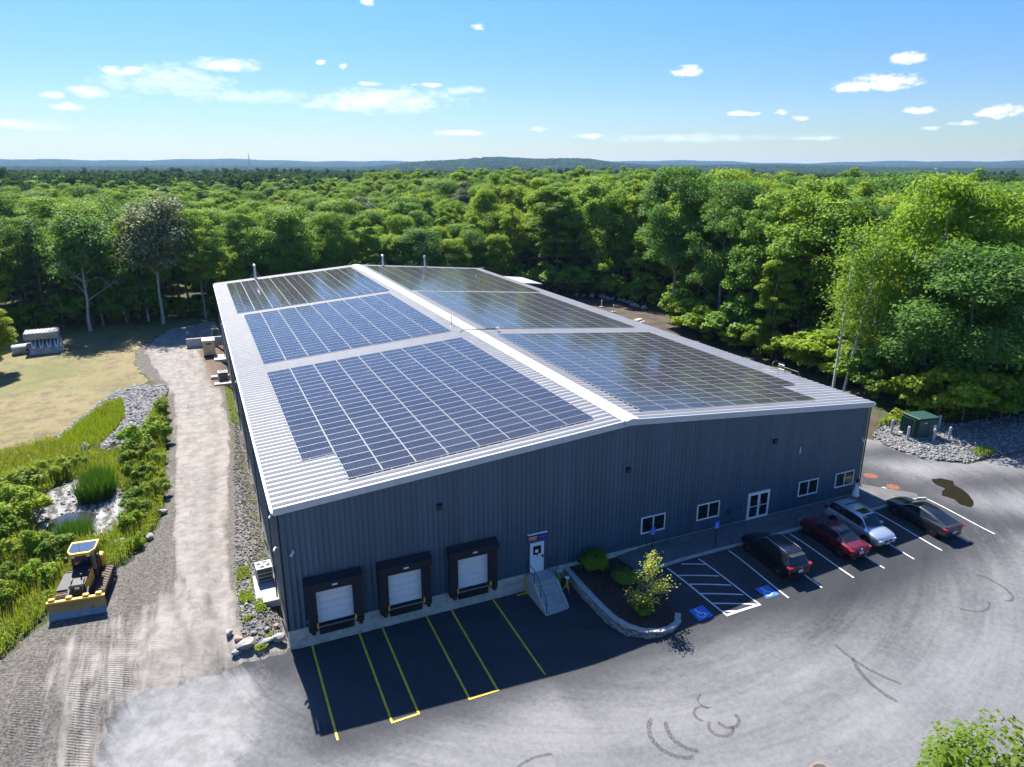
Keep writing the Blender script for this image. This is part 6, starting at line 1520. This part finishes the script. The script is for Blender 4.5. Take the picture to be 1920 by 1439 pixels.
def zone_words(x, y, ed):
    row = 'in the front row' if ed < 5.5 else ('in the inner wood' if ed < 16 else 'in the deep wood')
    if x > 55 and y < 48: return row + ' beyond the parked cars', 'the birches', lambda o: (o.location.x - 62) ** 2 + (o.location.y - 19) ** 2
    if x > 55: return row + ' beyond the dirt yard', 'the gable', lambda o: (o.location.x - 43) ** 2 + (o.location.y - 95) ** 2
    if x > 12: return row + ' behind the far gable', 'the lawn', lambda o: o.location.x
    return row + ' behind the lawn', 'the warehouse', lambda o: -o.location.x
rows = {}
for i in NEAR:
    x, y = pts[i]; ed = edge[i]
    w = [2, 2, 1.2, 1.2, 1.6, 1.4, .8, .8, .8, 1.8, 1.0, 1.2, .8] if x < 50 else [1.5, 1.5, 2.6, 2.6, .9, .8, .15, 2.0, 1.2, 1.2, 2.2, .7, 2.2]
    if ed < 6: w[7] *= 3; w[8] *= 3
    k = rng.choice(13, p=np.array(w) / sum(w)); pr = BL_[k]; h = hmod(x, y) * (rng.uniform(.74, 1.06) if rng.uniform() < .8 else rng.uniform(1.04, 1.17)) * (1.0 if x > 50 or k not in (7, 8) else .9)
    if x < 14 and rng.uniform() < .16: pr = PN_[rng.integers(0, 2)]; h = 18.5 * rng.uniform(.85, 1.1)
    nm = 'pine_tree' if pr[3] == 'dark pine' else 'broadleaf_tree'; word = {'dark pine': 'dark pine', 'green': 'green tree', 'bright green': 'yellow-green tree', 'dark green': 'dark green tree', 'silvery': 'silvery tree'}[pr[3]]
    zw, ref, key = zone_words(x, y, ed)
    e = plant_tree(pr, x, y, h, word, word + 's ' + zw, nm, wide=rng.uniform(.82, 1.28))
    rows.setdefault((word, zw, ref), [key, []])[1].append(e)
for (word, zw, ref), (key, es) in rows.items(): number_labels(es, key, '{n} ' + word + ' ' + zw + ', counted from ' + ref)
# leafy undergrowth along the edge of the wood
C_ = densify(CLEAR, 2.1, .6, np.random.default_rng(8)); nb = 0; bushes = []
for q in C_:
    if q[1] < 5.5 or not in_view(np.array([q[0]]), np.array([q[1]]), 3)[0] or (4 < q[0] < 44 and q[1] > 80): continue
    cx, cy = q + (q - np.array([20, 40])) / np.linalg.norm(q - np.array([20, 40])) * rng.uniform(.3, 2.2)
    pr = US_[rng.integers(0, 3) if cx > 50 else rng.integers(0, 2)]
    e = plant_tree(pr, cx, cy, rng.uniform(3.0, 6.5), 'bush', 'undergrowth at the edge of the wood', 'undergrowth_bush', 'shrub', wide=rng.uniform(.9, 1.4)); nb += 1; bushes.append(e)
number_labels(bushes, lambda o: math.atan2(o.location.x - 10, o.location.y - 30), '{n} leafy bush along the edge of the wood, counted from the lawn')

# ---- the woodland beyond, one mass to the horizon (instanced on points)
def gn_scatter(name, P, idx, rotz, scl, protos, label, cat):
    coll = bpy.data.collections.new(name + '_protos')
    for i, me in enumerate(protos):
        o = bpy.data.objects.new('%s_%02d' % (name, i), me); coll.objects.link(o)
    me = bpy.data.meshes.new(name); me.vertices.add(len(P)); me.vertices.foreach_set('co', np.asarray(P, np.float32).ravel())
    a = me.attributes.new('pick', 'INT', 'POINT'); a.data.foreach_set('value', np.asarray(idx, np.int32))
    a = me.attributes.new('turn', 'FLOAT_VECTOR', 'POINT'); a.data.foreach_set('vector', np.c_[np.zeros(len(P)), np.zeros(len(P)), rotz].astype(np.float32).ravel())
    a = me.attributes.new('size', 'FLOAT_VECTOR', 'POINT'); a.data.foreach_set('vector', np.asarray(scl, np.float32).ravel())
    o = link_mesh(name, me); tag(o, label, cat, kind='stuff')
    g = bpy.data.node_groups.new(name, 'GeometryNodeTree')
    g.interface.new_socket('Geometry', in_out='INPUT', socket_type='NodeSocketGeometry'); g.interface.new_socket('Geometry', in_out='OUTPUT', socket_type='NodeSocketGeometry')
    gi = g.nodes.new('NodeGroupInput'); go = g.nodes.new('NodeGroupOutput'); ci = g.nodes.new('GeometryNodeCollectionInfo'); ci.inputs['Collection'].default_value = coll; ci.inputs['Separate Children'].default_value = True; ci.inputs['Reset Children'].default_value = True
    ip = g.nodes.new('GeometryNodeInstanceOnPoints'); ip.inputs['Pick Instance'].default_value = True
    def na(nm, typ, sock):
        n = g.nodes.new('GeometryNodeInputNamedAttribute'); n.data_type = typ; n.inputs['Name'].default_value = nm; g.links.new(n.outputs['Attribute'], sock)
    na('pick', 'INT', ip.inputs['Instance Index']); na('turn', 'FLOAT_VECTOR', ip.inputs['Rotation']); na('size', 'FLOAT_VECTOR', ip.inputs['Scale'])
    mp = g.nodes.new('GeometryNodeMeshToPoints'); g.links.new(gi.outputs[0], mp.inputs[0]); g.links.new(mp.outputs[0], ip.inputs['Points']); g.links.new(ci.outputs[0], ip.inputs['Instance']); g.links.new(ip.outputs[0], go.inputs[0])
    md = o.modifiers.new('scatter', 'NODES'); md.node_group = g; return o
def low_crown(seed, mat, n=1500, leaf=.5, Hh=18, cw=4.6, cb=6):
    r = np.random.default_rng(seed); P = []
    for _ in range(36):
        d = r.normal(size=3); d /= np.linalg.norm(d); d *= r.uniform(.4, 1) ** .5; P.append((d[0] * cw, d[1] * cw, (cb + Hh) / 2 + d[2] * (Hh - cb) / 2))
    P = np.array(P)[r.integers(0, 36, n)]; d = r.normal(size=(n, 3)); d[:, 2] = np.abs(d[:, 2]) - .3; d /= np.linalg.norm(d, axis=1, keepdims=True)
    V, F, lv = leaves(P + d * r.uniform(.9, 1.6, (n, 1)), d * .7 + np.array([0, 0, .45]) + r.normal(0, .4, (n, 3)), leaf, r, .75)
    return np_mesh('low_crown', V, F, [mat], False, {'lv': lv})
F_TINT = leaf_mat('far_tinted_leaves', (0.050, 0.105, 0.028), (0.095, 0.165, 0.040), (0.055, 0.12, 0.04), .4, 0.0); F_DRK = leaf_mat('far_dark_leaves', (0.034, 0.080, 0.028), (0.070, 0.125, 0.038), (0.04, 0.09, 0.036), .35, 0.0)  # look of hazy distance painted into far leaf and needle colours: darker, bluer
F_PIN = leaf_mat('far_pine_needles', (0.030, 0.066, 0.028), (0.062, 0.105, 0.040), (0.035, 0.08, 0.034), .25, 0.0)
LOW = [low_crown(400, F_TINT), low_crown(401, F_TINT, cw=5.2), low_crown(402, L_MID), low_crown(403, F_DRK, cw=5), low_crown(404, F_DRK), low_crown(405, F_PIN, Hh=21, cw=3.4)]
full = [t_[1] for t_ in (BL_[:7] + BL_[9:])]
pp_ = pts[REST]; n1 = len(pp_); r2 = np.random.default_rng(55)
sz = r2.uniform(.74, 1.14, n1) * np.array([hmod(*q) / 18.5 for q in pp_])
gn_scatter('woodland', np.c_[pp_, hgt(pp_[:, 0], pp_[:, 1])], r2.choice(11, n1, p=[.12, .12, .1, .1, .1, .08, .04, .1, .09, .08, .07]), r2.uniform(0, 6.28, n1), np.c_[sz, sz, sz], full, 'dense leafy woodland stretching away behind the nearer trees', 'woodland')
def ring(r0, r1, sp, seed):
    r = np.random.default_rng(seed); out = []; rr = r0
    while rr < r1:
        da = math.degrees(sp / rr); A = np.arange(-17, 65, da) + r.uniform(0, da); A = A + r.normal(0, .28, len(A)) * da; q = rr + r.normal(0, .3, len(A)) * sp
        out.append(np.c_[np.sin(np.radians(A)) * q - 2.3, np.cos(np.radians(A)) * q - 34.9]); rr += sp * (1.0 if rr < 900 else 1.6)
    return np.concatenate(out)
def mid(r0, r1, sp, seed):
    q = ring(r0, r1, sp, seed); k = ~inside(CLEAR, q[:, 0], q[:, 1]) & ~((q[:, 0] > -75) & (q[:, 0] < 190) & (q[:, 1] > 5) & (q[:, 1] < 300)); return q[k]
q = mid(120, 1300, 7.2, 71); n2 = len(q); sz = r2.uniform(.7, 1.15, n2)
patch = np.sin(q[:, 0] * .013 + 1) * np.sin(q[:, 1] * .011) + r2.normal(0, .5, n2)
pk = np.where(patch > 1.05, 5, np.where(patch < -.6, r2.integers(2, 4, n2), r2.integers(0, 5, n2)))
gn_scatter('far_woodland', np.c_[q, hgt(q[:, 0], q[:, 1])], pk, r2.uniform(0, 6.28, n2), np.c_[sz * 1.1, sz * 1.1, sz], LOW, 'continuous tree canopy filling the valley to the horizon', 'woodland')
def clump(seed, mat):
    r = np.random.default_rng(seed); C = []; D = []
    for _ in range(22):
        c = np.array([r.uniform(-22, 22), r.uniform(-22, 22), r.uniform(9, 15)]); n = 34; d = r.normal(size=(n, 3)); d[:, 2] = np.abs(d[:, 2]); d /= np.linalg.norm(d, axis=1, keepdims=True); C.append(c + d * np.array([5.5, 5.5, 4.5])); D.append(d + r.normal(0, .35, (n, 3)))
    V, F, lv = leaves(np.concatenate(C), np.concatenate(D), 2.4, r, .8); return np_mesh('clump', V, F, [mat], False, {'lv': lv})
CL_ = [clump(500, F_TINT), clump(501, F_DRK), clump(502, F_DRK), clump(503, F_PIN), clump(504, F_TINT)]
q = ring(1280, 8300, 30, 72); n3 = len(q); sz = r2.uniform(.8, 1.15, n3)
gn_scatter('hill_forest', np.c_[q, hgt(q[:, 0], q[:, 1])], r2.choice(5, n3, p=[.34, .24, .18, .16, .08]), r2.uniform(0, 6.28, n3), np.c_[sz, sz, sz], CL_, 'wooded hills fading blue along the horizon', 'hills')
print('TREES', len(NEAR), n1, n2, n3, nb)

# ---- shrubs and weeds round the pond
srow = {}
SHR = [(*broadleaf(600 + i, 2.6, 1.35, .15, 16, 150, .115, mt, M_BARK, 'shrub', .03, squash=(1.3, .9, 1.6, 1.0, 1.2, 1.5)[i], taper=(.5, .2, -.3, .6, .1, -.2)[i]), 2.6, 'shrub') for i, mt in enumerate((L_WEED, L_SHR, L_YEL, L_WEED, L_SHR, L_YEL))]
for i, (x, y, h, w) in enumerate([(-7.4, 43.5, 1.6, .9), (-7.3, 41.5, 2.2, .9), (-7.4, 39, 2.4, 1), (-7.6, 36.8, 2.6, 1.1), (-8.0, 34.2, 2.4, 1.1), (-9.1, 32.8, 2.8, 1.1), (-8.5, 30.4, 3.0, 1.2), (-9.8, 29.4, 2.8, 1.1), (-7.6, 28.2, 2.0, 1.1), (-8.2, 26.0, 2.2, 1.1), (-9.2, 24.6, 2.4, 1.0),
                                 (-7.6, 23.6, 1.9, 1.1), (-7.5, 21.2, 2.0, 1.1), (-8.3, 19.2, 2.1, 1.1), (-8.6, 16.9, 1.7, 1.1), (-7.8, 17.6, 1.4, 1.1), (-9.6, 13.8, 1.2, 1.1), (-8.6, 14.2, 1.2, 1.2), (-10.9, 14.6, 1.4, 1.1), (-12.2, 14.2, 1.8, 1.1), (-13.6, 14.6, 2.0, 1.2), (-15.2, 15.6, 2.6, 1.2),
                                 (-16.6, 19.2, 2.8, 1.2), (-16.7, 22.0, 2.6, 1.2), (-17.2, 25.2, 2.6, 1.2), (-15.0, 12.6, 2.2, 1.3), (-13.6, 11.4, 1.8, 1.3), (-14.6, 9.0, 1.9, 1.2), (-15.6, 6.6, 1.8, 1.2), (-15.4, 29.4, 1.8, 1.2), (-13.8, 30.6, 1.5, 1.1), (-18.4, 28.5, 2.0, 1.3), (-19.4, 23.2, 2.8, 1.3), (-18.6, 18.4, 3.0, 1.3), (-17.6, 13.6, 2.8, 1.3), (-17.5, 9.0, 2.4, 1.3), (-13.0, 16.6, 1.2, 1.2)]):
    side = 'between the swale and the sandy road' if y > 30 and x > -10.5 else 'between the pond and the sandy road' if x > -10.5 and y > 14.5 else 'in the weeds next to the bulldozer' if y < 15 and x > -14 else 'on the lawn side of the pond'
    wd = ['leafy green', 'dark green', 'yellow-green'][i % 3] + ' shrub ' + side
    srow.setdefault(wd, []).append(plant_tree(SHR[i % 6], x + rng.normal(0, .35), y + rng.normal(0, .4), h * rng.uniform(.55, 1.05), wd, 'shrubs around the pond', 'wild_shrub', 'shrub', wide=w * rng.uniform(.7, 1.15)))
for wd, es in srow.items(): number_labels(es, lambda o: -o.location.y, '{n} ' + wd + ', counted from the far end')
plant_tree(BL_[8], -17.3, 16.9, 6.0, 'small slender tree among the bushes at the near end of the pond', None, wide=.9)
def ball(seed, n, mat, leaf=.055):
    r = np.random.default_rng(seed); C = []; D = []
    for _ in range(46):
        d = r.normal(size=3); d[2] = abs(d[2]) * .9 - .15; d /= np.linalg.norm(d); c = d * np.array([.78, .78, .72]) * r.uniform(.7, 1) + np.array([0, 0, .62]); m_ = n // 46
        e_ = r.normal(size=(m_, 3)); e_ /= np.linalg.norm(e_, axis=1, keepdims=True); C.append(c + e_ * r.uniform(.1, .26, (m_, 1))); D.append(d + e_ * .6 + np.array([0, 0, .3]))
    V, F, lv = leaves(np.concatenate(C), np.concatenate(D), leaf, r); V2, F2 = tubes([((0, 0, -.1), (0, 0, .6), .04, .03)] + [((0, 0, .25), (.5 * math.cos(a), .5 * math.sin(a), .8), .02, .01) for a in np.arange(0, 6.2, .8)])
    return np_mesh('ball_stem', V2, F2, [M_BARK], True), np_mesh('ball_leaves', V, F, [mat], False, {'lv': lv}), 1.4, 'ball'
BALL = ball(91, 9000, L_SHR)
plant_tree(BALL, 18.55, -.95, 1.5, 'round dark green shrub in the mulch bed against the warehouse wall', None, 'round_shrub', 'shrub', wide=.98, z=-.4)
plant_tree(BALL, 19.55, -2.9, .95, 'small green shrub behind the young tree in the mulch bed', None, 'low_shrub', 'shrub', wide=1.3, z=-.4)
plant_tree(BALL, 18.95, -5.95, .65, 'low green plant at the foot of the young tree', None, 'low_shrub', 'shrub', wide=1.5, z=-.45)
def young():
    r = np.random.default_rng(88); segs = [((0, 0, -.2), (.05, 0, 1.4), .05, .04), ((.05, 0, 1.4), (.25, 0, 3.4), .04, .012)]; C = []; D = []
    arms = [((.05, 0, 1.0), (-.95, -.1, 1.45)), ((.05, 0, 1.1), (1.2, .1, 1.75)), ((.08, 0, 1.3), (.75, -.5, 1.9)), ((.08, 0, 1.4), (-.35, .5, 2.1)), ((.12, 0, 1.9), (.45, .1, 2.8)), ((.15, 0, 2.2), (.0, -.1, 3.0)), ((.2, 0, 2.6), (.3, .05, 3.45)), ((.05, 0, .9), (.3, -.4, 1.0)), ((.05, 0, 1.2), (.95, .5, 1.6)), ((.05, 0, .95), (-.7, -.5, 1.15))]
    for a, b in arms:
        a = np.array(a); b = np.array(b); segs.append((a, b, .022, .008)); n = 150
        t_ = r.uniform(.3, 1.08, (n, 1)); C.append(a + (b - a) * t_ + r.normal(0, .19, (n, 3))); D.append(np.array([0, .25, .8]) + r.normal(0, .5, (n, 3)))
    V, F, lv = leaves(np.concatenate(C), np.concatenate(D), .062, r, .6); V2, F2 = tubes(segs)
    return np_mesh('young_trunk', V2, F2, [M_BARK], True), np_mesh('young_crown', V, F, [L_YNG], False, {'lv': lv}), 3.5, 'young'
plant_tree(young(), 19.0, -5.9, 3.85, 'young tree with pale yellow-green leaves in the mulch bed', None, 'young_tree', rz=R(-20), z=-.5)
# ground cover nobody could count
def weeds(name, poly, n, size, hmin, hmax, mat, label, seed, holes=(), dens=None, cat='weeds', hf=hgt, blades=False):
    r = np.random.default_rng(seed); P = np.array(poly, float); X = r.uniform(P[:, 0].min(), P[:, 0].max(), n * 3); Y = r.uniform(P[:, 1].min(), P[:, 1].max(), n * 3); k = inside(poly, X, Y)
    for h_ in holes: k &= ~inside(h_, X, Y)
    if dens is not None: k &= r.uniform(size=len(X)) < dens(X, Y)
    X, Y = X[k][:n], Y[k][:n]; n = len(X); Z = hf(X, Y); hm = .55 + .45 * np.sin(X * 1.7 + 1) * np.sin(Y * 1.3)
    if blades:
        hh = r.uniform(hmin, hmax, n); a = r.uniform(0, 6.28, n); w = size * r.uniform(.6, 1.3, n); lx, ly = r.normal(0, .16, n) * hh, r.normal(0, .16, n) * hh
        V = np.stack([np.c_[X - np.cos(a) * w, Y - np.sin(a) * w, Z - .05], np.c_[X + np.cos(a) * w, Y + np.sin(a) * w, Z - .05], np.c_[X + lx + np.cos(a) * w * .2, Y + ly + np.sin(a) * w * .2, Z + hh], np.c_[X + lx * .6 - np.cos(a) * w * .9, Y + ly * .6 - np.sin(a) * w * .9, Z + hh * .55]], 1).reshape(-1, 3)
        F = np.arange(4 * n, dtype=np.int32).reshape(-1, 4); lv = np.repeat(r.uniform(0, 1, n), 4)
    else:
        hh = hmin + (hmax - hmin) * np.clip(hm, 0, 1) * r.uniform(0, 1, n) ** .6; V, F, lv = leaves(np.c_[X, Y, Z + hh], r.normal(0, .5, (n, 3)) + np.array([0, 0, .8]), size, r)
    o = link_mesh(name, np_mesh(name, V, F, [mat], False, {'lv': lv})); return tag(o, label, cat, kind='stuff')
MEADOW = [(-24, -6), (-17.2, -1.8), (-14.3, 3.6), (-12.9, 6.6), (-12.4, 8.2), (-10.8, 11.4), (-8.9, 12.0), (-7.5, 15), (-6.7, 19), (-6.8, 26), (-6.8, 36), (-7.0, 44), (-7.1, 49), (-8.3, 45), (-8.8, 40), (-10.4, 35.3), (-15.2, 36.2), (-16.6, 38.8), (-20.4, 36.4), (-26, 33), (-34, 28), (-34, -6)]
weeds('pond_weeds', MEADOW, 60000, .085, .02, .75, L_WEED, 'lush green weeds and low plants around the pond', 701, holes=[MUD])
weeds('tall_grass', MEADOW, 42000, .024, .3, 1.15, L_WEED, 'tall green grass growing through the weeds round the pond', 702, holes=[MUD], blades=True)
L_DRY = leaf_mat('dry_stems', (0.20, 0.16, 0.07), (0.32, 0.27, 0.13), (0.2, 0.18, 0.08), .3)
weeds('dry_stems', MEADOW, 9000, .018, .4, 1.3, L_DRY, 'dry tan stems standing among the weeds round the pond', 715, holes=[MUD], blades=True)
weeds('yellow_weeds', [(-21.5, 36.2), (-16.7, 38.8), (-14.8, 36.4), (-13.4, 33.5), (-16.5, 31), (-24, 31)], 9000, .07, .1, .6, L_FLWR, 'yellow-tinged weeds along the lawn edge', 703)
weeds('mound_grass', MOUND, 9000, .03, .2, .75, L_WEED, 'rough green grass on the slope inside the stone swale', 704, blades=True, dens=lambda x, y: .35 + .65 * (np.sin(x * 2.3 + y) * np.sin(y * 1.1) > -.2))
weeds('mound_weeds', MOUND, 5000, .075, .05, .4, L_FLWR, 'yellow-green weeds on the slope inside the stone swale', 714, dens=lambda x, y: (np.sin(x * 1.3 + 2) * np.sin(y * .8 + x) > -.1) * 1.0)
weeds('wall_weeds', [(-2.3, 2.2), (-2.4, 8), (-1.5, 9), (-.9, 3.0)], 2600, .06, .0, .22, L_WEED, 'scattered green weeds in the gravel by the condenser pad', 705, dens=lambda x, y: (np.sin(x * 4.1) * np.sin(y * 2.3) > .05) * 1.0)
weeds('wall_grass', [(-1.0, 38), (-1.0, 50.8), (-.2, 50.8), (-.2, 38)], 2400, .06, .0, .3, L_WEED, 'green grass strip along the warehouse wall', 706)
weeds('strip_weeds', [(-1.6, 9), (-1.2, 38), (-.2, 38), (-.2, 9)], 900, .05, .0, .15, L_WEED, 'sparse weeds in the pebble strip along the wall', 707, dens=lambda x, y: (np.sin(x * 3.1 + y) * np.sin(y * .9) > .3) * 1.0)
weeds('boulder_weeds', [(-2.0, .1), (-1.3, .5), (-.8, 1.2), (-1.2, -.1), (-1.7, -.35)], 420, .06, .05, .4, L_WEED, 'weeds sprouting between the boulders at the asphalt edge', 708)
weeds('bank_weeds', [(58.2, .6), (60.8, .6), (61.5, 2.2), (59, 1.8)], 900, .07, .2, .6, L_WEED, 'green weeds at the foot of the gravel bank', 709)
weeds('bank_weeds', [(56, 9.5), (61, 7.6), (74, 7.2), (82, 8.4), (82, 9.5), (60, 10.5)], 9000, .12, .1, .9, L_WEED, 'green plants along the top of the gravel bank', 710)
weeds('reeds', [(-13.0, 24.6), (-12.4, 27.2), (-11.2, 27), (-10.3, 25.2), (-10.6, 24.0), (-11.8, 23.8)], 2600, .022, 1.2, 2.1, L_REED, 'dense dark green clump of reeds standing in the pond', 711, blades=True, cat='reeds')
weeds('reeds', [(-13.8, 19.0), (-13.2, 20.4), (-12.0, 19.6), (-11.0, 18.4), (-11.6, 17.4)], 1100, .018, .7, 1.5, L_REED, 'thinner reeds at the near edge of the pond water', 712, blades=True, cat='reeds')

# ================================================================== FAR THINGS AND AIR
def far_pt(az, r): return math.sin(R(az)) * r - 2.3, math.cos(R(az)) * r - 34.9
x, y = far_pt(4.43, 4400); e = empty('radio_mast', (x, y, H(x, y)), 0, 'thin radio mast on the blue ridge', 'mast')
for s in ((-1, -1), (1, -1), (0, 1)): MB().cyl((s[0] * 4, s[1] * 4, 0), (s[0] * 1.2, s[1] * 1.2, 80), 1.2, .9, n=4).build('leg', M_DSTEEL, e)
for z in range(10, 80, 10): MB().box(-3, 3, -3, 3, z, z + 1).build('brace', M_DSTEEL, e)
MB().cyl((0, 0, 80), (0, 0, 98), .8, n=4).build('antenna', M_DSTEEL, e)
def house(x, y, w, d, h, rz, label):
    e = empty('house', (x, y, H(x, y)), rz, label, 'house'); MB().box(-w, w, -d, d, 0, h).build('wall', M('house_wall', (.6, .58, .55), .8), e)
    MB().prism([(-d - .4, h), (0, h + d * .6), (d + .4, h)], 'x', -w - .3, w + .3).build('roof', M('house_roof', (.30, .29, .30), .8), e)
    for k in (-.5, .5): MB().box(w * k - .5, w * k + .5, -d - .05, -d, 1.2, 2.6).build('window', M_GLASS, e)
house(82, 150, 9, 6, 4.5, .4, 'grey-roofed house glimpsed through the trees behind the far gable')
# air: pale haze filling the country up to just above the hilltops
m = bpy.data.materials.new('haze_air'); m.use_nodes = True; t = m.node_tree; t.nodes.clear()
o_ = N(t, 'ShaderNodeOutputMaterial'); v = N(t, 'ShaderNodeVolumePrincipled'); v.inputs['Color'].default_value = (.40, .64, 1.0, 1); v.inputs['Density'].default_value = HAZE; v.inputs['Anisotropy'].default_value = .25
t.links.new(v.outputs[0], o_.inputs['Volume'])
hz = MB().box(-12000, 12000, -12000, 12000, -16, 128).build('haze', m); tag(hz, 'pale blue haze over the distant hills', 'haze', kind='stuff')
